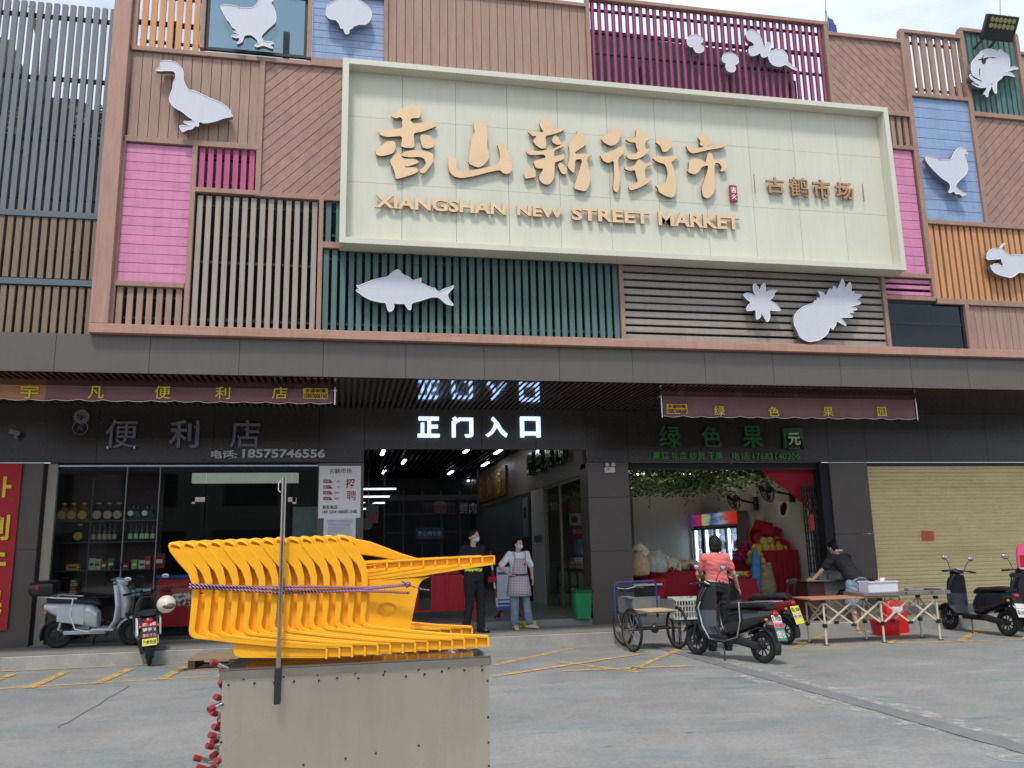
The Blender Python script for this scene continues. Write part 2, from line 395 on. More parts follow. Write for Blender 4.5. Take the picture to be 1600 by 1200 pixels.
# refilled trench across the forecourt, with pale slurry along its edges
def ragged(pA, pB, wA, wB, seed, amp):
    rnd = random.Random(seed); n = 46; L_ = []; Rr = []
    a, c = G(*pA), G(*pB); d = (c-a).normalized(); s_ = Vector((-d.y, d.x, 0)); wob = 0
    for i in range(n+1):
        t = i/n; q = a.lerp(c, t); wdt = wA+(wB-wA)*t
        L_.append(q+s_*(wdt/2+rnd.uniform(-amp, amp))); Rr.append(q-s_*(wdt/2+rnd.uniform(-amp, amp)))
    return L_, Rr
for nm, args, z, mt in (('trench_edge', ((1075,1022),(1800,1229),.5,.62,3,.11), .003, paint_mat('pale slurry', (164, 163, 158), .47)),
                        ('trench_patch', ((1010,1005),(1800,1227),.22,.25,4,.012), .007, mat('trench concrete', (113, 112, 112), .8, 0, .12, 5, .3, 50, dirt=.3))):
    L_, Rr = ragged(*args); n = len(L_)
    mb = MB().add([(p.x,p.y,z) for p in L_+Rr], [(i, i+1, n+i+1, n+i) for i in range(n-1)]); tag(mb.build(nm, mt), None, None, kind='structure')
b = MB(); rnd = random.Random(2); pts = []
for i in range(15):
    t = i/14; p = G(88+(205-88)*t, 1139+(1071-1139)*t); pts.append(p+Vector((rnd.uniform(-.02,.02), rnd.uniform(-.03,.03), 0)))
strip(b, pts, .013, .004); tag(b.build('ground_crack', mat('crack', (84, 84, 82), .9, 0, 0)), None, None, kind='structure')

# ---------------------------------------------------------------- the market building
B = thing('market_building', 'long two storey market hall with patchwork coloured cladding over dark shop fronts', 'building', (4, YS, 0))
def slats(name, rect, mt, pitch, wd, dirn='v', y=YF, depth=.05, tube=False, rails=True, parent=B, backing=None, label=None):
    x0, z0, x1, z1 = rect; mb = MB()
    L_ = (x1-x0) if dirn == 'v' else (z1-z0); n = max(1, int(round(L_/pitch))); pt = L_/n
    for i in range(n):
        jit = random.uniform(-.004, .004)
        if dirn == 'v':
            c = x0+(i+.5)*pt+jit
            if tube: mb.tube([(c, y+.03, z0), (c, y+.03, z1)], wd/2, 10)
            else: mb.box(c-wd/2, c+wd/2, y+random.uniform(0,.004), y+depth, z0+.003, z1-.003)
        else:
            c = z0+(i+.5)*pt
            mb.box(x0+.003, x1-.003, y+random.uniform(0,.004), y+depth, c-wd/2+jit, c+wd/2+jit)
    if rails:
        rb = mb; rb.cur = 1
        if dirn == 'v':
            H = z1-z0; nr = max(2, int(H/.75)+1)
            for k in range(nr):
                zz = z0+.14+(H-.28)*k/(nr-1); rb.box(x0, x1, y+depth+.002, y+depth+.042, zz-.02, zz+.02)
        else:
            for k in range(max(2, int((x1-x0)/1.2)+1)):
                xx = x0+.1+(x1-x0-.2)*k/max(1, int((x1-x0)/1.2)); rb.box(xx-.02, xx+.02, y+depth+.002, y+depth+.042, z0, z1)
    o = mb.build(name, [mt, m_steel], parent, smooth=tube)
    if label: o['label'] = label
    if backing:
        MB().box(x0, x1, y+depth+.05, y+depth+.09, z0, z1).build('backing_board', backing, parent)
def clip(poly, x0, z0, x1, z1):
    for ax, val, sg in ((0,x0,1),(0,x1,-1),(1,z0,1),(1,z1,-1)):
        out = []
        for i in range(len(poly)):
            a, c = poly[i-1], poly[i]; da, dc = (a[ax]-val)*sg, (c[ax]-val)*sg
            if (da < 0) != (dc < 0):
                t = da/(da-dc); out.append((a[0]+(c[0]-a[0])*t, a[1]+(c[1]-a[1])*t))
            if dc >= 0: out.append(c)
        poly = out
        if not poly: return []
    return poly
def boards(rect, mt, pitch, dirn, y=YF, parent=B, label=None, ang=45, gap=.009):
    x0, z0, x1, z1 = rect; mb = MB()
    if dirn == 'v':
        n = max(1, round((x1-x0)/pitch)); pt = (x1-x0)/n
        for i in range(n): mb.box(x0+i*pt+gap/2, x0+(i+1)*pt-gap/2, y+random.uniform(0,.003), y+.03, z0, z1)
    elif dirn == 'h':
        n = max(1, round((z1-z0)/pitch)); pt = (z1-z0)/n
        for i in range(n): mb.box(x0, x1, y+random.uniform(0,.003), y+.03, z0+i*pt+gap/2, z0+(i+1)*pt-gap/2)
    else:
        a = R(ang) if dirn == '/' else R(-ang); d = (math.cos(a), math.sin(a)); nrm = (-d[1], d[0])
        cx, cz = (x0+x1)/2, (z0+z1)/2; K = int(((x1-x0)+(z1-z0))/pitch)+2
        for k in range(-K, K):
            o0, o1 = k*pitch+gap/2, (k+1)*pitch-gap/2
            q = [(cx+nrm[0]*o+d[0]*t, cz+nrm[1]*o+d[1]*t) for o, t in ((o0,-9),(o0,9),(o1,9),(o1,-9))]
            q = clip(q, x0, z0, x1, z1)
            if len(q) >= 3: mb.prism(q, y+random.uniform(0,.003), y+.03)
    o = mb.build('board_panel', mt, parent)
    if label: o['label'] = label
    MB().box(x0, x1, y+.032, y+.05, z0, z1).build('backing_board', m_dark, parent)
# panels: x0, z0, x1, z1
slats('slat_panel', (-3.31,9.47,-2.40,10.55), m_org, .125, .088)
boards((-.66,9.53,.50,10.72), m_blue, .13, 'h', label='pale blue boards')
boards((-3.38,7.93,-1.46,9.37), m_brv, .145, 'v')
boards((-1.38,7.14,-.1,9.38), m_brd, .14, '/')
boards((-3.38,5.61,-2.41,7.82), m_pink, .147, 'h', label='pink boards')
slats('slat_panel', (-2.33,7.15,-1.46,7.84), m_mag, .126, .078, label='magenta slats')
slats('slat_panel', (-2.33,4.93,-.48,7.04), m_beige, .133, .078, label='beige slats')
slats('slat_panel', (-.41,6.37,-.1,7.05), m_green, .13, .08)
slats('slat_panel', (-3.38,4.93,-2.42,5.53), m_brv, .137, .085)
slats('slat_panel', (-.41,4.93,4.42,6.26), m_green, .1285, .08, label='dark green slats')
slats('slat_panel', (4.49,4.93,9.31,6.24), m_beigeh, .133, .088, 'h', label='level beige slats')
boards((.57,9.2,4.03,11.0), m_brv, .142, 'v')
slats('slat_panel', (4.1,9.2,8.69,11.17), m_burg, .1295, .074, tube=True, label='burgundy tubes')
boards((8.77,9.52,10.3,10.97), m_brd, .14, '\\')
slats('slat_panel', (10.4,9.94,11.6,11.2), m_brv, .165, .1)
slats('slat_panel', (11.68,9.66,12.9,11.38), m_green, .124, .086)
slats('slat_panel', (9.6,8.82,10.3,9.42), m_brv, .14, .08)
boards((10.41,7.39,11.63,9.86), m_blue, .205, 'h')
boards((11.73,7.38,18.0,9.56), m_brd, .14, '/')
boards((9.5,6.32,10.27,8.74), m_pink, .175, 'h')
slats('slat_panel', (9.39,5.9,10.33,6.24), m_pink, .105, .064, 'h')
slats('slat_panel', (10.41,5.88,18.0,7.3), m_org, .131, .088, backing=mat('maroon backing', (96, 48, 42), .8, 0, .1))
boards((11.03,4.92,18.0,5.76), m_brv, .145, 'v')
boards((12.98,9.66,18.0,11.0), m_brv, .145, 'v')
# frames round the panels
fr = MB(); FY0, FY1 = YF-.045, YF+.06
def fv(x0, x1, z0, z1, dy=0): fr.box(x0, x1, FY0-dy, FY1-dy*.5, z0, z1)
def fh(x0, x1, z0, z1, dy=.003): fr.box(x0, x1, FY0-dy, FY1+dy, z0, z1)
fv(-3.41,-3.34,9.45,10.7); fv(-2.4,-2.33,9.52,10.7); fv(-.74,-.67,9.52,10.8); fv(.5,.57,9.4,11.1,.002); fv(4.03,4.1,9.4,11.25,.002); fv(8.69,8.77,9.4,11.25)
fh(-3.4,-.66,9.38,9.455); fh(-.665,.56,9.385,9.53,.0045)
fv(-1.46,-1.38,7.06,9.38); fh(-3.4,-1.39,7.835,7.925); fv(-2.41,-2.335,4.9,7.84,.002); fh(-2.34,-1.39,7.075,7.15,.006); fh(-1.38,-.1,7.06,7.14,.0048)
fv(-3.42,-3.375,4.92,7.84,.001); fh(-3.4,-2.42,5.53,5.61,.0035); fv(-.48,-.41,4.92,7.07,.0033); fh(-.42,0,6.27,6.37,.0055); fh(0,9.4,6.25,6.31,.0035)
fv(4.42,4.49,4.92,6.26); fv(9.31,9.385,4.92,6.3); fh(9.37,10.37,5.82,5.895); fh(9.36,10.34,6.24,6.32,.006)
fv(10.3,10.4,6.3,11.2,.004); fv(10.34,10.405,5.86,7.33,.002); fh(9.55,10.31,8.745,8.82); fh(9.55,10.31,9.42,9.52,.0045); fh(8.76,10.31,10.97,11.04)
fv(10.95,11.03,4.92,5.8,.005); fh(10.4,18.0,5.77,5.875,.0042); fh(10.4,18.0,7.3,7.38,.0055); fv(11.63,11.72,7.38,11.4,.0015); fh(10.4,11.63,9.865,9.94,.005)
fh(10.32,11.66,11.2,11.27,.0062); fh(11.66,12.96,11.38,11.45,.0045); fv(12.9,12.98,9.6,11.42); fh(11.72,18.0,9.565,9.655,.0063); fh(12.97,18.0,11.0,11.06,.004); fh(4.09,8.76,11.17,11.24,.0045); fh(.56,4.04,11.0,11.07,.0043)
fh(-3.35,-.7,10.62,10.7,.0052); fh(-.7,.5,10.72,10.8,.0035)
fr.build('panel_frame', m_frame, B, bevel=.004)
MB().box(-3.665, -3.415, YF-.14, YF+.3, 4.925, 10.75).build('corner_post', m_frz, B, bevel=.006)
MB().box(-3.665, 18.0, YF-.14, YF+.1, 4.785, 4.922).build('cladding_beam', m_frx, B, bevel=.006)
# glass bays
for rect in ((-2.33,9.53,-.74,10.66), (9.385,4.92,10.95,5.82)):
    x0,z0,x1,z1 = rect
    fb = MB(); fb.box(x0,x0+.05,YF+.01,YF+.06,z0,z1); fb.box(x1-.05,x1,YF+.01,YF+.06,z0,z1); fb.box(x0+.05,x1-.05,YF+.012,YF+.058,z0,z0+.05); fb.box(x0+.05,x1-.05,YF+.012,YF+.058,z1-.05,z1)
    if z0 < 6: fb.box(x0+.05,x1-.05,YF+.02,YF+.05,5.38,5.42); fb.box(x0+.16,x0+.2,YF+.07,YF+.1,z0,z1)
    wf = fb.build('window_frame', m_steel, B); MB().box(x0+.05,x1-.05,YF+.03,YF+.036,z0+.05,z1-.05).build('window_pane', g_win, wf)
# steel and plant room behind the slats
sh = MB(); YB = YF+1.5
ya, yb = at(1060, 57, YB), at(1258, 94, YB); sl_ = (yb.z-ya.z)/(yb.x-ya.x)
xr = 8.9; sh.prism([(-4.2,4.3),(xr,4.3),(xr, ya.z+(xr-ya.x)*sl_),(ya.x-3.0, ya.z-3.0*sl_-.35),(.5,9.75),(-4.2,9.75)], YB, YB+.2)
sh.prism([(8.6,4.3),(18,4.3),(18,11.3),(12.9,11.3),(12.9,10.45),(9.6,10.45),(8.6,9.0)], YB+.01, YB+.21)
sh.build('rear_wall', m_dark, B)
st = MB()
for x in (-2.9,-1.1,.9,2.6,5.2,6.9,8.2,10.6,12.4): st.box(x-.05, x+.05, YF+.35, YF+.45, 4.3, 10.2)
for z in (5.2,6.6,7.9,9.1): st.box(-3.4, 13.8, YF+.46, YF+.52, z-.04, z+.04)
st.box(4.1,8.7,YF+.12,YF+.17,10.62,10.68); st.box(-3.4,-2.4,YF+.12,YF+.17,9.95,10.02)
for a, c in (((5.3,5.0),(7.9,6.0)), ((1.0,5.0),(2.4,6.1))): st.bar((a[0],YF+.6,a[1]),(c[0],YF+.6,c[1]),.05,.05)
st.build('steel_frame', m_steel, B)
MB().box(-3.4, 18.0, YF+.9, YB-.01, 4.35, 4.4).build('upper_floor_slab', m_dark, B)
# fascia of separate metal sheets, soffit of timber-look battens
fa = MB(); xs = [at(px, 560, YF).x for px in (-40, 86, 234, 374, 505, 634, 756, 873, 987, 1100, 1206, 1310, 1420, 1508, 1600, 1700)]; xs = [-13.0,-11.4,-9.8,-8.2,-6.6]+xs[1:]+[xs[-1]+1.6, 18.2]
for i, (a, c) in enumerate(zip(xs, xs[1:])): fa.box(a+.003, c-.003, YF-.02-random.uniform(0,.002), YF+.02, ZSOF, 4.783)
fa.build('fascia', m_fascia, B); MB().box(xs[0], xs[-1], YF+.021, YF+.05, ZSOF+.005, 4.784).build('fascia_backing', m_dark, B)
MB().box(-13, 18.2, YF+.05, 15.9, ZSOF+.06, ZSOF+.1).build('soffit_backing', m_black, B)
so_ = MB(); x = -13.0
while x < 18.1: so_.box(x, x+.05, YF+.052, YS-.01, ZSOF-.01, ZSOF+.05); x += .1
so_.build('soffit_batten', mat('dark red timber batten', (74, 50, 44), .1, 0, .15, 4, stretch=(6,1,6), spec=.9, coat=.8), B)['kind'] = 'stuff'
# header wall in black sheets, then pillars
hd = MB(); seams = [-7.2, -6.0, -4.9, -3.7, -2.5, -1.4, -.48]
def header(xs_, z0, z1=ZSOF-.012, y=YS):
    for a, c in zip(xs_, xs_[1:]): hd.box(a+.003, c-.003, y-random.uniform(0,.003), y+.06, z0, z1)
header([-13,-11,-9.2,-7.4,-5.9,-4.2,-2.3,-.48], 3.2); header([-.48,.33], 3.2); header([.33,1.47,2.5,3.55,4.55], 3.44); header([4.55,5.37], 3.2)
header([5.37,6.9,8.3,9.66], 3.2); header([9.66,10.52], 3.2); header([10.52,12,13.4,18.2], 3.2)
hd.build('header_wall', m_black, B); MB().box(-13, .33, YS+.07, YS+.13, 3.21, ZSOF+.055).box(.33, 4.55, YS+.07, YS+.13, 3.45, ZSOF+.055).box(4.55, 18.2, YS+.07, YS+.13, 3.21, ZSOF+.055).build('header_backing', m_dark, B)
for nm, x0, x1, z1 in (('pillar', -13, -5.02, 3.195), ('pillar', -.48, .33, 3.195), ('pillar', 4.55, 5.37, 3.195), ('pillar', 9.66, 10.52, 3.195)):
    pb = MB(); d = YS+.02
    zs = [ZK, 1.52, 2.53, z1] if x0 > 4 and x0 < 5 else [ZK, 1.75, z1]
    for a, c in zip(zs, zs[1:]): pb.box(x0, x1, d-random.uniform(0,.003), d+.55, a+.002, c-.002)
    pb.build(nm, m_pillar, B, bevel=.004)
# lintel undersides / jambs
MB().box(-7,.33,YS+.135,YS+.5,3.1,3.2).build('lintel', m_dark, B); MB().box(4.55,18.2,YS+.135,YS+.5,3.1,3.2).build('lintel', m_dark, B)
# roller shutter on the right
rs = MB(); z = ZK; prof = []
while z < 3.12:
    prof += [(z,.0),(z+.02,-.018),(z+.05,-.022),(z+.07,-.006)]; z += .078
vs = []
for zz, dy in prof: vs += [(10.525, YS+.12+dy, zz), (18.2, YS+.12+dy, zz)]
rs.add(vs, [(2*i, 2*i+1, 2*i+3, 2*i+2) for i in range(len(prof)-1)])
rs.build('roller_shutter', mat('cream shutter', (228, 208, 158), .5, .1, .06, 1.4, dirt=.3, stretch=(.5,1,4)), B, smooth=False)
MB().box(10.525,18.2,YS+.03,YS+.1,3.12,3.19).build('shutter_housing', m_steel, B)
# ---- convenience store front: pale post, glass, door patch fittings
MB().box(-4.97,-4.82,YS+.1,YS+.2,ZK,3.19).build('door_post', mat('pale metal post', (152, 144, 130), .5, .2, .08), B)
MB().box(-5.018,-4.972,YS+.1,YS+.4,ZK,3.19).build('jamb', m_dark, B)
gl = MB(); gxs = [-4.82, at(195,800,YS+.15).x, at(247,800,YS+.15).x, at(320,800,YS+.15).x, at(455,800,YS+.15).x, -.485]
for a, c in zip(gxs, gxs[1:]): gl.box(a+.006, c-.006, YS+.14, YS+.15, ZK+.03, 3.14)
gl.build('shop_window', g_shop, B)
ft = MB()
for px0, px1 in ((300,320),(450,462)):
    a, c = at(px0, 777, YS+.12), at(px1, 784, YS+.12); ft.box(a.x, c.x, YS+.12, YS+.138, c.z, a.z)
a, c = at(300,777,YS+.12), at(304.5,787,YS+.12); ft.box(a.x, c.x, YS+.12, YS+.137, c.z, a.z)
a, c = at(457,777,YS+.12), at(463,787,YS+.12); ft.box(a.x, c.x, YS+.12, YS+.137, c.z, a.z)
ft.build('glass_fitting', mat('satin steel', (206, 190, 172), .4, .3, 0), B)
MB().box(-4.82,-.485,YS+.125,YS+.165,3.14,3.165).build('window_track', m_chrome, B)
for gx in gxs[1:3]: MB().box(gx-.008,gx+.008,YS+.13,YS+.16,ZK+.03,3.14).build('glazing_bar', mat('aluminium bar', (120,128,126), .4,.5,.05), B)
# ---- interiors
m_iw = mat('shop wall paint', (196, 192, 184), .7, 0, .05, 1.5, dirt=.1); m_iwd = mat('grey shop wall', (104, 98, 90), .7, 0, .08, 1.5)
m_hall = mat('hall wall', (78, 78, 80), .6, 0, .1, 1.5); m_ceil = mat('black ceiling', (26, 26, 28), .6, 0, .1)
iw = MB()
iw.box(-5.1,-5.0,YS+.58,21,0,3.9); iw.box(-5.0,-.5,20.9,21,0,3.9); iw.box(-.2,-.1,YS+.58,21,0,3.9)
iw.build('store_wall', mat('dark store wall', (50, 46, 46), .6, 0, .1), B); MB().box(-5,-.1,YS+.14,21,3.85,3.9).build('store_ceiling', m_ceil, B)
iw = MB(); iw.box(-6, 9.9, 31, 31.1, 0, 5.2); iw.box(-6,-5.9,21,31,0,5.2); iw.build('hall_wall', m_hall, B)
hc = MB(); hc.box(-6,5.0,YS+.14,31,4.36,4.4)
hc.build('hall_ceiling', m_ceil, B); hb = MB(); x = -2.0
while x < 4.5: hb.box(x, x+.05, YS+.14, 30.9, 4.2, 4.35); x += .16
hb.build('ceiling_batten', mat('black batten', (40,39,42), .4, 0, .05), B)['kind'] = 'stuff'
# right side of the passage: glazed fruit shop flank, then pillar and shuttered stalls
XW = 4.62
rw = MB(); rw.box(XW, XW+.12, YS+.58, 31, 3.02, 4.36); rw.build('passage_header', mat('stone look cladding', (122, 110, 94), .45, 0, .08, 1.5), B)
MB().box(XW,XW+.12,19.5,20.8,ZI,3.015).build('passage_pillar', m_iw, B)
fs = MB(); zz = ZI
while zz < 3.0: fs.box(XW+.05, XW+.08, 21.9, 30.0, zz, zz+.07); fs.box(XW+.065, XW+.09, 21.9, 30.0, zz+.07, zz+.09); zz += .09
fs.build('stall_shutter', mat('grey shutter', (112, 114, 112), .5, .2, .06), B)
MB().box(XW-.02,XW+.2,20.81,21.89,ZI,3.01).build('passage_pillar', m_dark, B); MB().box(XW,XW+.1,30,31,ZI,3.02).build('stall_wall', m_hall, B)
fg = MB(); fg.box(XW+.04,XW+.05,YS+.58,19.48,ZI+.05,2.98); fg.build('flank_glass', g_shop, B)
fb = MB()
for yy in (YS+.6, 18.0, 19.44): fb.box(XW+.02, XW+.07, yy-.03, yy+.03, ZI, 3.0)
fb.box(XW+.02,XW+.07,YS+.6,19.48,2.96,3.01); fb.build('flank_frame', mat('bronze frame', (128,118,100), .4,.5,.05), B)
# fruit shop shell
iw = MB(); iw.box(9.72,9.84,YS+.58,22,ZI,4.2); iw.box(7.6,9.72,22,22.1,ZI,4.2); iw.build('fruit_shop_wall', m_iw, B)
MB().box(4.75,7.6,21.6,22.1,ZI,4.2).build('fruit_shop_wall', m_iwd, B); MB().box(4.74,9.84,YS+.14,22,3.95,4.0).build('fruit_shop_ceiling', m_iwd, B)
MB().box(5.372,9.738,YS+.14,YS+.2,3.06,3.19).build('shutter_housing', m_steel, B)
MB().box(9.46,9.658,YS+.05,YS+.5,ZI,3.19).build('jamb', m_dark, B)
# ---------------------------------------------------------------- the big market sign
S = thing('market_sign', 'huge cream billboard with gold brush lettering above the entrance', 'billboard', (4.7, YF-.35, 6.23))
X0, X1, Z0, Z1 = -.155, 9.56, 6.23, 9.335; YB0 = YF-.42; YB1 = YF-.2
f = MB(); w_ = .095
f.box(X0, X0+w_, YB0, YF-.05, Z0, Z1); f.box(X1-w_, X1, YB0, YF-.05, Z0, Z1)
f.box(X0+w_, X1-w_, YB0, YF-.05, Z1-w_, Z1); f.box(X0+w_, X1-w_, YB0, YF-.05, Z0, Z0+w_)
f.build('frame', m_cream, S, bevel=.004)
f = MB(); nx, xs = 11, []
for i in range(nx+1): xs.append(X0+w_+(X1-X0-2*w_)*i/nx)
zs = [Z0+w_, 7.33, 8.45, Z1-w_]
for i in range(nx):
    for k in range(3): f.box(xs[i]+.0025, xs[i+1]-.0025, YB1-random.uniform(0,.0015), YB1+.05, zs[k]+.002, zs[k+1]-.002)
f.build('face_board', m_cream, S); MB().box(X0+w_, X1-w_, YB1+.051, YB1+.07, Z0+w_, Z1-w_).build('backing_board', mat('seam shadow board', (120,122,108), .7), S)
YL_ = YB1-.075
def tr(ox, oy, s, pts, Y): return [(lambda q: (q.x, q.z))(at(ox+x/s, oy+y/s, Y)) for x, y in pts]
def smooth_poly(p, it=1):
    for _ in range(it):
        q = []
        for i in range(len(p)):
            a, c = p[i], p[(i+1) % len(p)]
            q += [(a[0]*.8+c[0]*.2, a[1]*.8+c[1]*.2), (a[0]*.2+c[0]*.8, a[1]*.2+c[1]*.8)]
        p = q
    return p
def letter(name, polys, Y=YL_, T=.045, parent=S, label=None):
    mb = MB()
    for k, p in enumerate(polys):
        p = smooth_poly(p); y = Y-.0012*k
        mb.cur = 0; mb.prism(p, y, y+.006); mb.cur = 1; mb.prism(p, y+.0062, y+T)
    o = mb.build(name, [m_gold, m_goldside], parent)
    if label: o['label'] = label
    return o
A_ = lambda pts: tr(570,150,6.154,pts,YL_)
B_ = lambda pts: tr(800,160,6.154,pts,YL_)
C_ = lambda pts: tr(940,180,6.154,pts,YL_)
letter('letter', [A_([(255,185),(300,145),(370,110),(440,85),(510,90),(535,115),(540,160),(530,212),(450,212),(435,235),(470,265),(530,260),(600,240),(660,250),(700,285),(640,310),(560,340),(490,352),(470,365),(475,420),(480,490),(440,500),(380,495),(345,480),(355,440),(358,385),(290,388),(215,395),(150,375),(133,345),(135,315),(220,330),(300,320),(365,300),(355,260),(365,230),(345,200),(300,215),(260,200)]),
 A_([(98,520),(150,490),(200,440),(250,430),(290,440),(300,490),(275,550),(210,570),(140,578),(110,560)]),
 A_([(545,370),(590,372),(640,385),(655,420),(675,465),(650,495),(600,508),(555,495),(540,450),(532,400)]),
 A_([(238,625),(290,560),(325,530),(340,560),(370,605),(385,690),(440,685),(490,685),(515,710),(505,735),(430,765),(310,800),(295,790),(290,740),(270,690)]),
 A_([(340,600),(400,605),(480,605),(525,635),(480,660),(385,685)]),
 A_([(355,560),(380,535),(480,520),(600,530),(660,560),(655,640),(620,690),(575,745),(535,742),(530,720),(560,690),(590,650),(570,600),(520,585),(440,592),(360,580)])])
letter('letter', [A_([(1050,240),(1100,225),(1145,240),(1170,290),(1180,380),(1175,480),(1195,560),(1190,610),(1150,660),(1100,688),(1050,675),(995,645),(1000,580),(1015,500),(1025,400),(1060,350),(1045,290)]),
 A_([(805,590),(830,570),(875,575),(880,640),(885,700),(930,730),(1050,710),(1180,685),(1280,655),(1300,600),(1295,530),(1270,455),(1330,455),(1370,510),(1395,580),(1415,640),(1420,700),(1400,740),(1360,752),(1320,735),(1300,710),(1180,735),(1050,770),(930,790),(860,775),(815,730),(800,670)])])
letter('letter', [B_([(265,200),(300,140),(350,165),(395,210),(400,265),(450,245),(505,220),(510,260),(450,290),(380,310),(320,322),(330,380),(330,440),(280,445),(230,410),(200,370),(240,320),(200,325),(150,280),(175,265),(240,290),(310,285),(275,240)]),
 B_([(380,375),(400,320),(440,325),(465,370),(480,400),(430,410)]),
 B_([(135,470),(160,455),(240,470),(320,460),(390,450),(450,420),(510,400),(500,425),(430,450),(405,470),(405,520),(450,510),(510,495),(500,545),(440,570),(410,575),(410,650),(405,730),(360,790),(300,785),(260,740),(262,700),(290,660),(300,635),(235,635),(210,590),(215,560),(300,540),(325,530),(310,500),(240,505),(160,505)]),
 B_([(110,690),(150,640),(200,630),(230,660),(225,720),(180,725),(130,735)]), B_([(440,610),(460,575),(500,600),(525,640),(525,690),(480,690)]),
 B_([(545,405),(580,350),(625,300),(625,265),(665,290),(700,330),(720,395),(680,430),(610,475),(605,495),(680,495),(775,495),(770,510),(715,540),(730,600),(755,700),(745,790),(710,860),(595,830),(600,800),(640,680),(680,545),(608,550),(605,620),(595,690),(530,620),(545,560),(555,500)])])
letter('letter', [B_([(850,345),(910,310),(950,280),(975,240),(1040,240),(1050,300),(1030,370),(1000,405),(950,418),(890,390)]),
 B_([(840,500),(920,480),(1000,450),(1040,420),(1080,440),(1070,490),(1020,540),(1025,620),(1040,720),(1035,790),(1020,868),(985,855),(970,820),(985,720),(980,640),(980,555),(930,585),(880,565)]),
 B_([(1195,245),(1235,255),(1275,320),(1335,350),(1285,375),(1280,410),(1285,450),(1335,440),(1290,500),(1215,545),(1140,550),(1100,525),(1100,500),(1150,510),(1215,475),(1195,430),(1190,385),(1140,385),(1095,360),(1100,345),(1150,355),(1190,340)]),
 B_([(1215,545),(1245,560),(1280,590),(1345,575),(1340,600),(1280,625),(1280,700),(1290,735),(1350,735),(1340,755),(1240,815),(1140,850),(1120,820),(1130,800),(1215,765),(1190,700),(1185,650),(1130,660),(1085,640),(1085,615),(1150,620),(1180,600)]),
 C_([(515,260),(560,220),(620,210),(680,250),(685,290),(660,320),(630,350),(590,358),(575,320),(560,290)]),
 C_([(492,415),(505,395),(580,400),(660,395),(745,370),(735,405),(690,435),(665,460),(690,500),(705,560),(715,650),(715,760),(680,795),(620,780),(550,740),(540,700),(515,675),(580,668),(620,640),(635,570),(625,510),(605,470),(560,458),(520,440)])])
letter('letter', [C_([(925,215),(960,180),(1000,175),(1025,210),(1045,250),(1030,290),(990,308),(940,280),(955,250)]),
 C_([(810,290),(840,295),(880,320),(960,310),(1050,295),(1130,270),(1195,265),(1195,300),(1120,320),(1040,330),(960,350),(880,370),(840,350)]),
 C_([(1030,355),(1060,370),(1080,430),(1085,440),(1140,430),(1190,450),(1205,500),(1200,530),(1150,545),(1140,530),(1160,505),(1130,460),(1085,460),(1085,560),(1095,680),(1080,750),(1020,805),(975,780),(960,700),(990,620),(1020,530),(1025,480),(965,495),(940,540),(895,575),(820,540),(840,510),(840,430),(880,415),(950,420),(1000,460),(1010,400)])])
def word(s, px0, px1, pyt, pyb, Y, parent, name='lettering', mats=None, bold=.03, depth=.03, back=True):
    a, c = at(px0, (pyt+pyb)/2, Y), at(px1, (pyt+pyb)/2, Y); zt, zb = at((px0+px1)/2, pyt, Y).z, at((px0+px1)/2, pyb, Y).z
    mb = MB(); cc = Vector(((a.x+c.x)/2, Y, (zt+zb)/2)); put_text(mb, s, cc, c.x-a.x, zt-zb, depth=.006, bold=bold)
    if back: mb.cur = 1; put_text(mb, s, cc+Vector((0,.004+depth/2,0)), c.x-a.x, zt-zb, depth=depth, bold=bold)
    return mb.build(name, mats or [m_gold, m_goldside], parent)
for s_, x0, x1, yt, yb in (('XIANGSHAN',586,790,310,330), ('NEW',808,880,322.5,338.5), ('STREET',893,1015,327,347), ('MARKET',1029,1156,334,355.5)):
    word(s_, x0, x1, yt, yb, YL_, S)
for s_, x0, x1, yt, yb in (('古',1198,1226,277,302), ('鹤',1234,1264,277,307), ('市',1271,1298,280,311), ('场',1306,1334,285,311)):
    word(s_, x0, x1, yt, yb, YL_, S, bold=.0 if s_ == '鹤' else .015, mats=[mat('dull gold letter', (176,132,94), .45, .2, 0), m_goldside])
for px in (1179.5, 1349.5):
    a, c = at(px-1.2, 287 if px > 1300 else 272, YL_), at(px+1.4, 314 if px > 1300 else 300, YL_)
    MB().box(a.x, c.x, YL_, YL_+.03, c.z, a.z).build('divider_bar', mat('dull gold letter', (176,132,94)), S)
a, c = at(1140,289,YL_), at(1153,315,YL_)
m_seal = mat('seal red', (150, 44, 60), .5); sb = MB(); sb.box(a.x, c.x, YL_, YL_+.04, c.z, a.z); so2 = sb.build('seal', m_seal, S)
sb = MB(); cx = (a.x+c.x)/2; hh = a.z-c.z
put_text(sb, '吉', (cx, YL_-.004, c.z+hh*.7), .1, hh*.36, depth=.006, bold=.02); put_text(sb, '火', (cx, YL_-.004, c.z+hh*.28), .1, hh*.34, depth=.006, bold=.02)
sb.build('seal_lettering', m_paper, so2)

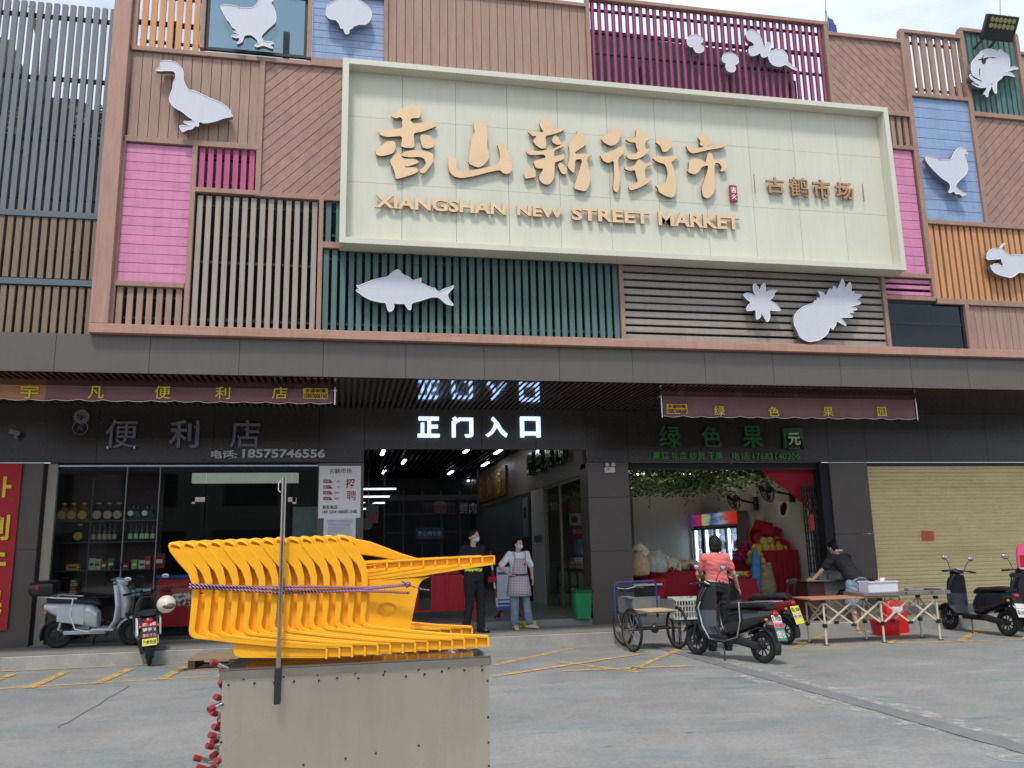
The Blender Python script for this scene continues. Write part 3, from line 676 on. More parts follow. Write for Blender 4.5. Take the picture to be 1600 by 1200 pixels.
# ---------------------------------------------------------------- white silhouettes on the cladding
def silhouette(name, label, pts, ox, oy, s, Y=YF-.16, extra=(), group='white animal and produce silhouettes'):
    p = smooth_poly(tr(ox, oy, s, pts, Y)); xs = [q[0] for q in p]; zs = [q[1] for q in p]
    o = thing(name, label, 'wall sign', ((min(xs)+max(xs))/2, Y, min(zs)), group)
    MB().prism(p, Y, Y+.008).build('face', m_white, o)
    rim = MB(); pp = [Vector((x, Y-.001, z)) for x, z in p]; rim.tube(pp, .007, 5, True); rim.build('edge_trim', m_edge, o)
    r = MB(); n = len(p); r.add([(x, Y+.0085, z) for x, z in p]+[(x, Y+.085, z) for x, z in p], [(i, (i+1) % n, (i+1) % n+n, i+n) for i in range(n)])
    r.build('side_return', m_side, o)
    if extra:
        e = MB()
        for q in extra: e.prism(tr(ox, oy, s, q, Y), Y-.003, Y-.0005)
        e.build('dark_marking', m_dark, o)
    m_ = MB()
    cx, cz = sum(xs)/n, sum(zs)/n
    for dx in (-.1, .1): m_.cyl((cx+dx, Y+.08, cz), (cx+dx, YF+.01, cz), .012, seg=6)
    m_.build('mounting_stud', m_steel, o)
    return o
silhouette('goose_sign', 'white goose silhouette with long curved neck on brown boards', [(120,300),(205,240),(205,180),(225,150),(330,145),(420,165),(500,220),(555,290),(570,370),(565,440),(600,540),(645,610),(720,615),(820,660),(1000,745),(1150,800),(1240,870),(1305,935),(1300,965),(1330,1010),(1330,1025),(1200,1045),(1090,1090),(960,1120),(880,1125),(815,1100),(800,1130),(805,1175),(780,1175),(745,1165),(720,1200),(680,1225),(640,1220),(600,1245),(552,1265),(530,1235),(510,1195),(500,1165),(560,1160),(640,1165),(690,1150),(620,1140),(575,1115),(570,1095),(640,1100),(730,1090),(700,1060),(640,1025),(540,940),(440,890),(370,830),(345,750),(360,670),(400,580),(405,500),(450,400),(440,340),(410,310),(300,305),(200,312)], 230, 80, 10)
silhouette('rooster_sign', 'white rooster silhouette in front of the dark glass bay at the top left', [(235,90),(300,75),(480,90),(550,125),(730,125),(810,80),(850,0),(860,-60),(900,-120),(960,-150),(1010,-110),(1000,-60),(1060,-20),(1070,0),(1060,20),(1030,40),(1080,130),(1115,230),(1110,350),(1000,440),(870,570),(925,650),(1050,650),(1085,685),(1010,695),(1070,745),(1050,760),(930,715),(880,715),(820,740),(775,715),(785,695),(840,685),(830,640),(790,590),(710,540),(620,555),(605,590),(590,650),(520,690),(495,680),(530,650),(550,590),(490,595),(430,575),(415,555),(540,530),(460,505),(450,490),(500,480),(490,460),(430,430),(390,350),(345,310)], 320, 0, 10)
silhouette('cabbage_sign', 'white rounded leafy vegetable silhouette on pale blue boards at the top', [(120,310),(130,200),(170,90),(330,0),(420,-80),(600,-110),(760,-60),(830,10),(960,90),(1050,200),(1080,300),(1050,420),(960,520),(800,510),(730,545),(690,545),(690,580),(660,590),(630,610),(600,630),(612,680),(570,712),(530,705),(500,640),(495,590),(450,600),(420,570),(415,510),(330,410),(280,415),(180,385)], 500, 0, 13.33)
silhouette('mushroom_sign', 'small white mushroom silhouette leaning right, upper of the two on burgundy tubes', [(105,265),(130,215),(200,188),(270,205),(310,250),(300,290),(270,305),(315,350),(318,395),(270,425),(220,415),(195,380),(185,345),(150,350),(115,320)], 1060, 30, 8)
silhouette('mushroom_sign', 'small white upright mushroom silhouette, lower of the two on burgundy tubes', [(542,500),(560,445),(620,415),(700,430),(745,475),(752,540),(720,568),(700,570),(718,620),(700,655),(660,665),(610,645),(590,600),(597,545),(560,540)], 1060, 30, 8)
silhouette('radish_sign', 'white radish silhouette with leaves and thin root on burgundy tubes', [(850,210),(860,160),(910,127),(960,150),(1010,180),(1040,260),(1060,330),(1085,345),(1095,300),(1130,285),(1165,310),(1160,360),(1125,420),(1150,400),(1230,368),(1310,385),(1365,450),(1365,530),(1420,580),(1485,620),(1480,645),(1420,620),(1335,565),(1290,590),(1230,592),(1160,560),(1125,490),(1125,440),(1110,465),(1060,480),(1030,460),(1025,420),(990,440),(940,460),(885,450),(880,350),(955,330),(930,290),(870,265)], 1060, 30, 8)
silhouette('crab_sign', 'white crab silhouette with curled claws on green slats', [(300,650),(320,600),(370,550),(400,510),(440,470),(520,448),(600,465),(640,480),(660,452),(700,490),(740,510),(775,560),(782,640),(775,685),(830,670),(880,685),(890,705),(830,710),(760,735),(720,740),(800,750),(840,790),(840,805),(780,785),(700,780),(680,820),(620,860),(615,930),(618,1005),(595,1010),(570,950),(560,890),(540,950),(510,1000),(510,1050),(490,1055),(475,1020),(450,1020),(480,980),(500,930),(430,940),(370,925),(310,890),(310,875),(360,880),(400,895),(340,860),(290,820),(275,790),(290,765),(330,790),(300,740)], 1480, 20, 8,
  extra=([(385,585),(430,570),(450,530),(460,535),(440,572),(510,555),(520,565),(485,590),(480,630),(450,645),(430,620),(430,590),(390,595)], [(400,700),(412,690),(408,780),(398,785)], [(320,870),(400,905),(390,912),(318,882)], [(520,560),(560,552),(625,566),(560,566)], [(300,765),(345,805),(430,850),(425,860),(335,818),(292,775)], [(555,880),(566,890),(556,925),(548,915)]))
silhouette('hen_sign', 'white hen silhouette on pale blue boards at the right', [(345,380),(375,325),(450,325),(560,350),(650,405),(700,390),(850,395),(890,370),(920,300),(950,240),(1010,170),(1080,135),(1150,145),(1185,190),(1185,225),(1225,250),(1215,265),(1150,268),(1150,310),(1190,400),(1215,500),(1225,580),(1210,660),(1150,740),(1080,800),(1030,850),(980,910),(975,950),(1030,1010),(1060,1035),(1190,1105),(1190,1120),(1130,1130),(1150,1160),(1100,1150),(1050,1100),(1000,1115),(960,1090),(955,1060),(910,1055),(880,1080),(840,1090),(830,1060),(865,1000),(865,920),(830,870),(700,790),(560,660),(440,530),(370,440)], 1420, 220, 13.33)
silhouette('lobster_claw_sign', 'white lobster silhouette with open claw on orange slats at the far right', [(500,620),(510,560),(550,500),(620,460),(740,460),(760,420),(800,375),(840,360),(850,375),(810,400),(775,450),(800,480),(860,530),(940,590),(1000,575),(1070,570),(1120,580),(1300,570),(1500,600),(1560,700),(1560,850),(1400,930),(1200,920),(1110,905),(1050,950),(1000,990),(940,1010),(850,985),(750,965),(650,920),(590,850),(570,770),(620,775),(640,745),(720,745),(780,790),(815,780),(780,700),(775,645),(730,660),(620,665),(540,672),(505,665)], 1500, 350, 12)
silhouette('fish_sign', 'white fish silhouette with jagged back fin on dark green slats', [(145,320),(190,325),(300,275),(420,235),(510,215),(560,210),(600,190),(660,130),(720,98),(750,110),(770,150),(830,185),(880,200),(910,240),(950,250),(1010,230),(1055,215),(1050,255),(1040,285),(1080,300),(1110,305),(1125,330),(1165,330),(1190,355),(1240,355),(1265,395),(1310,405),(1380,360),(1450,345),(1505,315),(1500,350),(1450,400),(1410,450),(1440,520),(1495,580),(1490,602),(1400,580),(1310,500),(1270,480),(1180,485),(1050,530),(915,565),(912,620),(905,660),(880,662),(845,620),(820,570),(750,575),(660,568),(675,600),(665,650),(630,685),(600,680),(580,640),(560,560),(460,550),(340,520),(250,470),(180,420),(145,395),(160,375),(215,380),(180,360)], 540, 410, 8.89)
silhouette('star_anise_sign', 'white eight pointed flower silhouette on level beige slats', [(190,200),(210,163),(245,200),(265,250),(290,190),(325,153),(335,200),(335,270),(400,240),(465,245),(440,270),(420,330),(375,355),(440,390),(480,430),(513,478),(450,478),(375,470),(388,530),(375,590),(350,605),(325,560),(285,490),(280,550),(230,582),(228,520),(225,465),(170,475),(118,478),(130,420),(175,385),(120,345),(80,295),(120,273),(180,285),(235,325),(200,260)], 1150, 420, 7.27)
silhouette('pineapple_sign', 'large white pineapple silhouette with spiky leaves on level beige slats', [(655,590),(665,530),(695,485),(750,440),(830,405),(890,390),(890,358),(920,365),(920,330),(960,335),(955,290),(925,250),(985,270),(1025,310),(1045,250),(1070,220),(1085,260),(1115,185),(1145,240),(1180,180),(1205,105),(1230,150),(1230,235),(1270,180),(1295,145),(1310,200),(1305,270),(1345,255),(1335,285),(1435,295),(1400,330),(1350,360),(1400,365),(1420,395),(1360,415),(1290,430),(1375,450),(1370,470),(1310,470),(1345,500),(1270,500),(1330,540),(1320,552),(1180,555),(1220,590),(1258,655),(1200,625),(1140,590),(1135,640),(1115,660),(1105,690),(1085,685),(1080,650),(1060,680),(1040,740),(970,795),(930,815),(830,832),(770,805),(720,770),(705,720),(670,660)], 1150, 420, 7.27)

# ---------------------------------------------------------------- slat screen wing on the left
SW = thing('slat_screen', 'tall grey and olive slat screen wing at the far left edge', 'screen wall', (-8, YF, ZSOF))
slats('slat_panel', (-13.0,6.66,-3.67,10.1), m_grey, .117, .076, y=YF+.03, parent=SW, rails=False, label='grey slats')
slats('slat_panel', (-13.0,5.62,-3.67,6.56), m_olive, .117, .076, y=YF+.03, parent=SW, rails=False, label='olive slats')
slats('slat_panel', (-13.0,4.79,-3.67,5.5), m_olive, .117, .076, y=YF+.03, parent=SW, rails=False, label='olive slats')
r_ = MB()
for z in (6.61, 5.56): r_.box(-13,-3.67,YF+.01,YF+.09,z-.045,z+.045)
r_.build('rail', m_rail, SW)
r_ = MB()
for z in (9.9, 8.85, 7.85, 6.9, 6.1, 5.1): r_.box(-13,-3.67,YF+.082,YF+.13,z-.03,z+.03)
r_.build('support_rail', m_plas_k, SW)
k_ = MB(); Yb = YF+1.6
def q_(px, py): p = at(px, py, Yb); return (p.x, p.z)
k_.prism([q_(-700,40), q_(15,62), q_(45,130), q_(62,158), q_(75,152), q_(130,155), q_(132,170), q_(200,176), q_(230,560), q_(-700,560)], Yb, Yb+.2)
k_.build('rear_wall', m_dark, SW)
k_ = MB(); a = at(40,5,Yb-.3); 
for p0, p1, wd in (((48,10),(60,60),.06), ((60,60),(55,170),.05), ((2,60),(60,175),.07), ((76,60),(66,160),.06), ((20,250),(70,190),.05)):
    a, c = at(*p0, Yb-.3), at(*p1, Yb-.3); k_.bar(a, c, wd, wd)
k_.build('steel_brace', m_steel, SW)
k_ = MB(); rnd = random.Random(5)
for i in range(34):
    p = at(rnd.choice([rnd.uniform(2,30), rnd.uniform(110,165)]), rnd.uniform(165,215), Yb-.1); k_.torus(p, .05, .014, 'y', 10, 5)
k_.build('balustrade', mat('pale balustrade', (120,118,120), .7), SW)

# ---------------------------------------------------------------- floodlight, aerial wires, flag
p = at(1562, 44, YF-.35)
FL = thing('floodlight', 'black LED floodlight over the crab panel at the top right', 'floodlight', p)
rot = Matrix.Rotation(R(32), 4, 'X') @ Matrix.Scale(1.35, 4) @ Matrix.Rotation(R(0), 4, 'Z')
h = MB(); h.T = Matrix.Translation(p) @ rot; h.box(-.26,.26,-.03,.04,-.17,.17); h.build('housing', m_plas_k, FL, bevel=.02)
h = MB(); h.T = Matrix.Translation(p) @ rot
for i in range(6):
    for k in range(2): h.lathe([(0,-.036),(.03,-.036),(.034,-.032),(.034,-.028)], (-.175+i*.07, 0, .02+k*.08), 12, 'y')
h.build('lens', mat('floodlight lens', (150, 146, 84), .3, 0, .2, 20), FL)
h = MB(); h.bar(p+Vector((-.15,.08,-.02)), (p.x-.32, YF+.02, p.z-.25), .04, .03); h.bar(p+Vector((.1,.08,-.02)), (p.x-.02, YF+.02, p.z-.28), .04, .03); h.build('bracket', m_plas_k, FL)
for px, py0, py1 in ((1290,-40,52), (1563,-40,36)):
    a, c = at(px, py1, YF+.6), at(px-1, py0, YF+.6); o = MB().tube([a, c], .006, 5).build('aerial_wire', m_steel)
    tag(o, 'thin wire rising behind the roof edge beside the flag' if px < 1400 else 'thin wire rising behind the black floodlight', 'wire')
a = at(1293, 24, YF+.6); c = at(1308, 50, YF+.6)
rnd = random.Random(3)
FG = thing('flag', 'small red and blue flag peeping over the roof edge', 'flag', (a.x, a.y, c.z-.1))
vs = []; n = 8
for i in range(n+1):
    t = i/n; x = a.x+(c.x-a.x)*t
    vs += [(x, a.y+.02*math.sin(t*9), a.z-(a.z-c.z)*.55*t), (x, a.y+.02*math.sin(t*9+1), c.z-.1)]
MB().add(vs, [(2*i,2*i+1,2*i+3,2*i+2) for i in range(n)]).build('cloth', mat('flag cloth', (74,78,140), .8, 0, .5, 18), FG).modifiers.new('t','SOLIDIFY').thickness = .004
MB().tube([(a.x-.02,a.y,c.z-.4),(a.x-.02,a.y,a.z+.1)], .008, 6).build('pole', m_steel, FG)

# ---------------------------------------------------------------- awnings
m_awn = mat('maroon awning cloth', (132, 92, 95), .75, 0, .1, 1.2, .15, 20, dirt=.15); m_awn2 = mat('orange brown awning cloth', (176, 124, 90), .75, 0, .1, 1.2)
m_hem = mat('white hem', (225,220,216), .6)
def awning(label, px0, px1, pyt, pybl, pybr, xsplit, text, tx, tag_px, Y):
    A, Cc = at(px0, pybl, Y), at(px1, pybr, Y); zb = (A.z+Cc.z)/2; x0, x1 = A.x, Cc.x; zt = at(px1-5, pyt, Y).z
    o = thing('awning', label, 'awning', ((x0+x1)/2, Y, zb)); zm = zb+(zt-zb)*.62
    N = int((x1-x0)/.03); prm = int((x1-x0)/.33)
    def wav(x): return .012*math.sin(x*5.3)+.008*math.sin(x*11.7+1)+.006*math.sin(x*23)
    vs = []; fs = []; ms = []
    for i in range(N+1):
        t = i/N; x = x0+(x1-x0)*t; sc_ = .022*abs(math.sin(math.pi*prm*t))
        row = [(x, Y-.05+wav(x)*1.3, zb+.03-sc_), (x, Y-.045+wav(x)*.7, zb+(zm-zb)*.5), (x, Y-.03, zm-.012), (x, Y-.05, zm), (x, Y-.03, zm+.012), (x, Y+.05+wav(x)*.4, zt), (x, Y+.5, zt+.06)]
        vs += row
    mb = MB()
    for i in range(N):
        for k in range(6):
            mb.f.append((i*7+k, (i+1)*7+k, (i+1)*7+k+1, i*7+k+1)); mb.m.append(1 if (xsplit and vs[i*7][0] < xsplit) else 0)
    mb.v = vs; c_ = mb.build('canopy_cloth', [m_awn, m_awn2], o, smooth=True); s_ = c_.modifiers.new('t','SOLIDIFY'); s_.thickness = .004
    hb = MB(); pts = [(vs[i*7][0], vs[i*7][1], vs[i*7][2]) for i in range(N+1)]; hb.tube(pts, .005, 4); hb.build('hem', m_hem, o)
    ar = MB()
    for xx in (x0-.03, x1+.03): ar.bar((xx, Y+.5, zt+.1), (xx, Y-.03, zm), .03, .04); ar.bar((xx, Y-.04, zm+.05),(xx,Y-.04,zb),.02,.02)
    ar.tube([(x0-.06, Y-.005, zm),(x1+.06, Y-.005, zm)], .018, 8); ar.box(x0,x1,Y+.48,Y+.58,zt+.06,ZSOF-.02)
    ar.build('awning_frame', m_chrome, o)
    for ch, cx_, in zip(text, tx):
        p = at(cx_[0], cx_[1], Y-.075); put = MB(); put_text(put, ch, p, cx_[2], cx_[3], bold=.005, depth=.006); put.build('letter', m_yel, o)
    p = at(*tag_px, Y-.075); tb = MB(); tb.box(p.x-.19, p.x+.19, Y-.072, Y-.07, p.z-.085, p.z+.085); tg = tb.build('phone_label', mat('yellow label', (226,176,60), .6), o)
    tt = MB(); put_text(tt, '永盛帐篷', (p.x, Y-.076, p.z+.045), .32, .055, bold=.01, depth=.004); put_text(tt, '15807606160', (p.x, Y-.076, p.z-.035), .35, .075, bold=.02, depth=.004)
    tt.build('label_lettering', m_ink, tg)
    return o
YA = YF+.55; px_s = at(72, 610, YA).x
awning('maroon shop awning with an orange brown patch over the convenience store at the left', -70, 520, 596, 627, 632, px_s, '宇凡便利店',
       [(46,612,.24,.2),(150,613,.22,.19),(254,613,.23,.2),(348,614,.22,.19),(437,614,.23,.19)], (493,615), YA)
awning('plain maroon shop awning over the fruit shop right of the entrance', 1036, 1429, 607, 654, 656, None, '绿色果园',
       [(1124,642,.2,.17),(1209,643,.2,.17),(1294,643,.2,.17),(1378,643,.18,.17)], (1058,639), YA+.12)

# ---------------------------------------------------------------- signs on the header wall
def sign(name, label, cat='sign'):
    return thing(name, label, cat, (0, YS, 3.4))
def glyph(parent, ch, px, py, wpx, hpx, mt, depth=.05, bold=.03, Y=YS-.07, name='letter', side=None):
    p, a, c = at(px, py, Y), at(px-wpx/2, py, Y), at(px+wpx/2, py, Y); zt, zb = at(px, py-hpx/2, Y).z, at(px, py+hpx/2, Y).z
    mb = MB(); put_text(mb, ch, (p.x, Y, (zt+zb)/2), c.x-a.x, zt-zb, depth=.006 if side else depth, bold=bold)
    if side: mb.cur = 1; put_text(mb, ch, (p.x, Y+.004+depth/2, (zt+zb)/2), c.x-a.x, zt-zb, depth=depth, bold=bold)
    return mb.build(name, [mt, side] if side else mt, parent)
E_ = sign('entrance_sign', 'glowing pale blue 正门入口 letters over the main entrance')
m_lit = mat('lit letter', (176, 208, 255), .4, 0, 0, emit=1.5)
for ch, px, wp in (('正',670,34), ('门',723,33), ('入',776,34), ('口',829,31)): glyph(E_, ch, px, 667, wp, 32, m_lit, bold=.035, side=m_lit)
E_.location = (at(750,667,YS).x, YS, at(750,684,YS).z)
def rebase(o, loc):
    d = Vector(loc)-BASE[o]; o.location = loc
    for ch in o.children: ch.location = ch.location-d if ch.parent == o else ch.location
    BASE[o] = Vector(loc)
for o in (E_,):
    l = Vector(o.location); BASE[o] = Vector((0,YS,3.4)); rebase(o, l)
m_dl = mat('unlit grey letter', (118, 118, 130), .35, .2, .05); CV = sign('convenience_store_sign', 'dark grey 便利店 channel letters over the left shop')
for ch, px, wp in (('便',190,50), ('利',288,46), ('店',383,47)): glyph(CV, ch, px, 678, wp, 44, m_dl, bold=.018 if ch == '利' else .004, side=m_dl)
rnd = random.Random(4); gl_ = MB()
for px, py in ((168,699),(192,681),(203,677),(210,699),(291,667),(304,667),(383,671),(393,672),(403,669),(372,682)): 
    p = at(px, py, YS-.078); gl_.box(p.x-.012,p.x+.012,p.y-.004,p.y,p.z-.02,p.z+.02)
gl_.build('chrome_speck', m_chrome, CV); rebase(CV, (at(288,678,YS).x, YS, at(288,700,YS).z))  # small chrome specks set on the letter fronts
PH = sign('phone_number_sign', 'small silver phone number letters under the convenience store name')
m_sil = mat('silver letter', (190,190,184), .45, .2, 0); glyph(PH, '电话:', 350, 710, 40, 13, m_sil, .015, .03, YS-.03, 'lettering'); glyph(PH, '18575746556', 444, 708.5, 129, 14, m_sil, .015, .03, YS-.03, 'lettering')
rebase(PH, (at(420,708,YS).x, YS, at(420,716,YS).z))
LG = sign('round_logo_sign', 'small round grey shop emblem left of the grey letters'); p = at(127, 651, YS-.06)
d_ = MB(); d_.lathe([(0,-.012),(.125,-.012),(.125,.05)], (p.x, YS-.04, p.z), 28, 'y'); d_.build('disc', m_dl, LG)
d_ = MB(); put_text(d_, '宇', (p.x, YS-.056, p.z), .13, .12, depth=.004, bold=.04); p2 = at(125,669,YS-.05); d_.build('letter', m_black, LG)
d_ = MB(); d_.torus((p2.x, YS-.04, p2.z+.01), .12, .008, 'y', 20, 5); put_text(d_, '凡', (p2.x, YS-.04, p2.z), .09, .08, depth=.01, bold=.02); d_.build('lower_ring', m_dl, LG); rebase(LG, (p.x, YS, p2.z-.13))
m_gl = mat('dark green letter', (52, 104, 60), .3, .1, .1, spec=.6); m_glo = mat('green letter outline', (150,170,140), .4)
FS = sign('fruit_shop_sign', 'dark green 绿色果园 channel letters over the fruit shop')
for ch, px, wp in (('绿',1047,34), ('色',1112,30), ('果',1176,31)): glyph(FS, ch, px, 682, wp, 34, m_gl, bold=.018, side=m_gl)
glyph(FS, '园', 1240, 685, 30, 33, m_gl, bold=.05, side=m_gl); glyph(FS, '元', 1241, 686, 19, 19, mat('pale strip', (220,222,196), .5), .01, .02, YS-.085)  # inner strokes of the last character in a plain pale colour
rebase(FS, (at(1145,682,YS).x, YS, at(1145,700,YS).z))
FP = sign('fruit_shop_small_sign', 'small green goods list and phone letters under the fruit shop name')
m_gs = mat('small green letter', (84,128,80), .5); 
glyph(FP, '果篮 礼盒 炒货 干果', 1075, 712, 110, 12, m_gs, .015, .02, YS-.03, 'lettering'); glyph(FP, '电话:17683140206', 1197, 712.5, 106, 12, m_gs, .015, .02, YS-.03, 'lettering'); rebase(FP, (at(1135,712,YS).x, YS, at(1135,720,YS).z))
# security camera and twin emergency lamp
p = at(22, 677, YS-.15); SC = thing('security_camera', 'small grey security camera on the black header at far left', 'camera', (p.x, YS, p.z-.08))
MB().bar(p+Vector((-.06,-.05,.03)), p+Vector((.06,.05,.0)), .07, .07).build('housing', mat('camera grey', (130,130,130), .4), SC, bevel=.01)
MB().tube([p+Vector((.0,.03,-.03)), p+Vector((.02,.06,-.07)), (p.x+.02,YS,p.z-.07)], .02, 8).build('bracket', mat('camera grey', (130,130,130)), SC)
p = at(953, 731, YS-.03); EL = thing('emergency_lamp', 'white twin headed emergency lamp on the pillar right of the entrance', 'lamp', (p.x, YS, p.z-.12))
MB().box(p.x-.1,p.x+.1,YS-.04,YS+.018,p.z-.09,p.z+.01).build('housing', m_paper, EL, bevel=.006)
for dx in (-.06,.06):
    l = MB(); l.lathe([(0,-.03),(.03,-.035),(.046,-.02),(.03,.02),(0,.03)], (p.x+dx, YS-.04, p.z+.06), 14, 'y'); l.build('lamp_head', mat('lamp head', (190,190,190), .3), EL, smooth=True)
t_ = MB(); 
for i in range(3): t_.box(p.x-.08,p.x+.02-.02*i,YS-.0425,YS-.041,p.z-.02-.022*i,p.z-.012-.022*i)
t_.build('label_lines', m_ink, EL)
# notices on the pillar left of the entrance
Yn = YS+.012
a, c = at(499, 728, Yn), at(563, 809, Yn)
N1 = thing('recruitment_notice', 'large white hiring notice with red 招聘 characters on the left entrance pillar', 'notice', ((a.x+c.x)/2, Yn, c.z))
MB().box(a.x, c.x, Yn-.006, Yn+.004, c.z, a.z).build('sheet', m_paper, N1)
def T(par, s, px, py, wpx, hpx, mt, name='lettering', bold=.0, Y=Yn-.009):
    return glyph(par, s, px, py, wpx, hpx, mt, .003, bold, Y, name)
T(N1,'古鹤市场',532,736,35,8,m_ink); T(N1,'招',547,755,14,14,m_redink,bold=.02); T(N1,'聘',549,774,15,15,m_redink,bold=.0)
T(N1,'联系电话:',516,792.5,24,6,m_ink,bold=.015); T(N1,'180 2204 3882陈小姐',531,799.5,54,6,m_ink,bold=.015)
for i, s_ in enumerate(('财务','电工','保安员','保洁员')):
    py = 752+9*i; q = MB(); P0, P1, P2, P3 = at(505,py-2.6,Yn-.008), at(516,py-2.6,Yn-.008), at(520,py+2.6,Yn-.008), at(505,py+2.6,Yn-.008)
    q.prism([(v.x, v.z) for v in (P0,P1,P2,P3)], Yn-.008, Yn-.0065); q.build('red_tab', m_redink, N1); T(N1, s_, 510.5, py, 9, 3.4, m_paper, Y=Yn-.0095)
    T(N1, '一名' if i < 2 else '若干', 526.5, py, 8, 3.2, m_ink)
a, c = at(506, 808.5, Yn), at(555, 870, Yn)
N2 = thing('printed_notice', 'smaller white sheet of fine print below the hiring notice', 'notice', ((a.x+c.x)/2, Yn, c.z))
MB().box(a.x, c.x, Yn-.003, Yn+.004, c.z, a.z-.008).build('sheet', mat('cool paper', (206,208,214), .8), N2)
q = MB(); rnd = random.Random(8)
for i in range(24):
    z = a.z-.06-i*.024; xl = a.x+.05+rnd.uniform(0,.03); x = xl
    while x < c.x-.06-rnd.uniform(0,.05): wl = rnd.uniform(.012,.03); q.box(x, x+wl, Yn-.005, Yn-.0035, z, z+.009); x += wl+.006
q.build('print_lines', mat('grey print', (120,120,124), .8), N2)
# red banner at the far left
Yp = YS-.0
a, c = at(30, 724, Yp), at(4, 985, Yp)
BN = thing('red_banner', 'red vertical banner with yellow characters on the far left pillar', 'banner', (-5.7, Yp, c.z))
a2 = at(-44,724,Yp); vs = []; n = 12; mb = MB()
for i in range(n+1):
    t = i/n; z = a.z+(c.z-a.z)*t
    for k in range(5): vs.append((-6.05+(-5.42+6.05)*k/4 if False else -6.1+k*.19, Yp-.02+.012*math.sin(t*7+k*1.3), z))
mb.add(vs, [(i*5+k, i*5+k+1, (i+1)*5+k+1, (i+1)*5+k) for i in range(n) for k in range(4)])
bo = mb.build('cloth', mat('banner red', (178, 22, 40), .6, 0, .06), BN, smooth=True)
for i, ch in enumerate('让利于民'):
    p = at(6-6*i, 764+60*i, Yp-.05); q = MB(); put_text(q, ch, (-5.62, Yp-.045, p.z), .36, .42, bold=.03, depth=.004); q.build('letter', m_yel, BN)
# orange slip on the shutter
p = at(1451, 837, YS+.07); o = MB(); o.obox((p.x, YS+.085, p.z), (.27,.006,.2), (0,R(3),0))
o = o.build('orange_slip', mat('orange paper', (226, 104, 88), .8, 0, .04), None); tag(o, 'small orange paper slip stuck on the cream roller shutter', 'notice')
q = MB()
for i in range(4): q.box(p.x-.09, p.x+.09-.02*(i%2), YS+.0795, YS+.081, p.z+.06-.04*i, p.z+.066-.04*i)
qq = q.build('lettering', m_redink, None); ml = qq.matrix_world.copy(); l0 = BASE[qq]-BASE[o]; qq.parent = o; qq.location = l0
# ================================================================ people
SKIN = mat('skin', (196, 150, 122), .55, 0, .04, 10); HAIR = mat('black hair', (15, 12, 12), .6, 0, .2, 30, .5, 90, spec=.25)
class Rig:
    def __init__(s, base, heading):       # heading: degrees, 0 = away from the camera (+Y), 90 = towards +X
        s.b = Vector(base); h = R(heading); s.fw = Vector((math.sin(h), math.cos(h), 0)); s.rt = Vector((math.cos(h), -math.sin(h), 0))
    def __call__(s, r, f, u): return s.b+s.rt*r+s.fw*f+Vector((0,0,u))
def limb(mb, pts, rs, seg=12):
    P = []; Q = []
    for i in range(len(pts)-1):
        for k in range(4):
            t = k/4; P.append(Vector(pts[i]).lerp(Vector(pts[i+1]), t)); Q.append(rs[i]+(rs[i+1]-rs[i])*t)
    P.append(Vector(pts[-1])); Q.append(rs[-1])
    for p, r_ in zip(P, Q): mb.sphere(p, r_, seg, 8)
    mb.tube(P, Q, seg)
def hand(mb, wrist, dirv, palmn, s=1.0, curl=.5):
    d = Vector(dirv).normalized(); n = Vector(palmn).normalized(); a = d.cross(n).normalized(); n = a.cross(d)
    w_ = Vector(wrist)
    mb.loft([(w_, a*.024*s, n*.016*s), (w_+d*.04*s, a*.036*s, n*.015*s), (w_+d*.085*s, a*.038*s, n*.012*s)], 10)
    for k, (off, L_) in enumerate(((-.03,.062),(-.01,.072),(.011,.068),(.03,.052))):
        p0 = w_+d*.078*s+a*off*s; p1 = p0+(d+n*curl*.4)*L_*.4*s; p2 = p1+(d*.8+n*curl)*L_*.33*s; p3 = p2+(d*.5+n*curl*1.4)*L_*.28*s
        mb.tube([p0,p1,p2,p3], [.0095*s,.009*s,.008*s,.0065*s], 7); mb.sphere(p3, .0065*s, 7, 5)
    p0 = w_+d*.025*s-a*.03*s; p1 = p0+(d*.6-a*.8)*.035*s; p2 = p1+(d-a*.2+n*.3)*.03*s
    mb.tube([p0,p1,p2], [.012*s,.01*s,.008*s], 7); mb.sphere(p2, .008*s, 7, 5)
def head(mb, c, fw, up, s=1.0):
    fw = Vector(fw).normalized(); up = Vector(up).normalized(); rt = fw.cross(up).normalized(); up = rt.cross(fw)
    M3 = Matrix((rt, fw, up)).transposed(); c = Vector(c)
    mb.sphere(c+up*.02*s, (.076*s,.094*s,.098*s), 18, 12, M3); mb.sphere(c-up*.045*s+fw*.018*s, (.056*s,.068*s,.066*s), 14, 10, M3)
    mb.sphere(c+fw*.094*s-up*.012*s, (.012*s,.018*s,.02*s), 8, 6, M3); mb.sphere(c+fw*.078*s-up*.058*s, (.024*s,.014*s,.01*s), 8, 6, M3)
    for k in (-1,1): mb.sphere(c+rt*k*.078*s-up*.01*s-fw*.005*s, (.01*s,.02*s,.03*s), 8, 6, M3)
    return rt, fw, up, M3
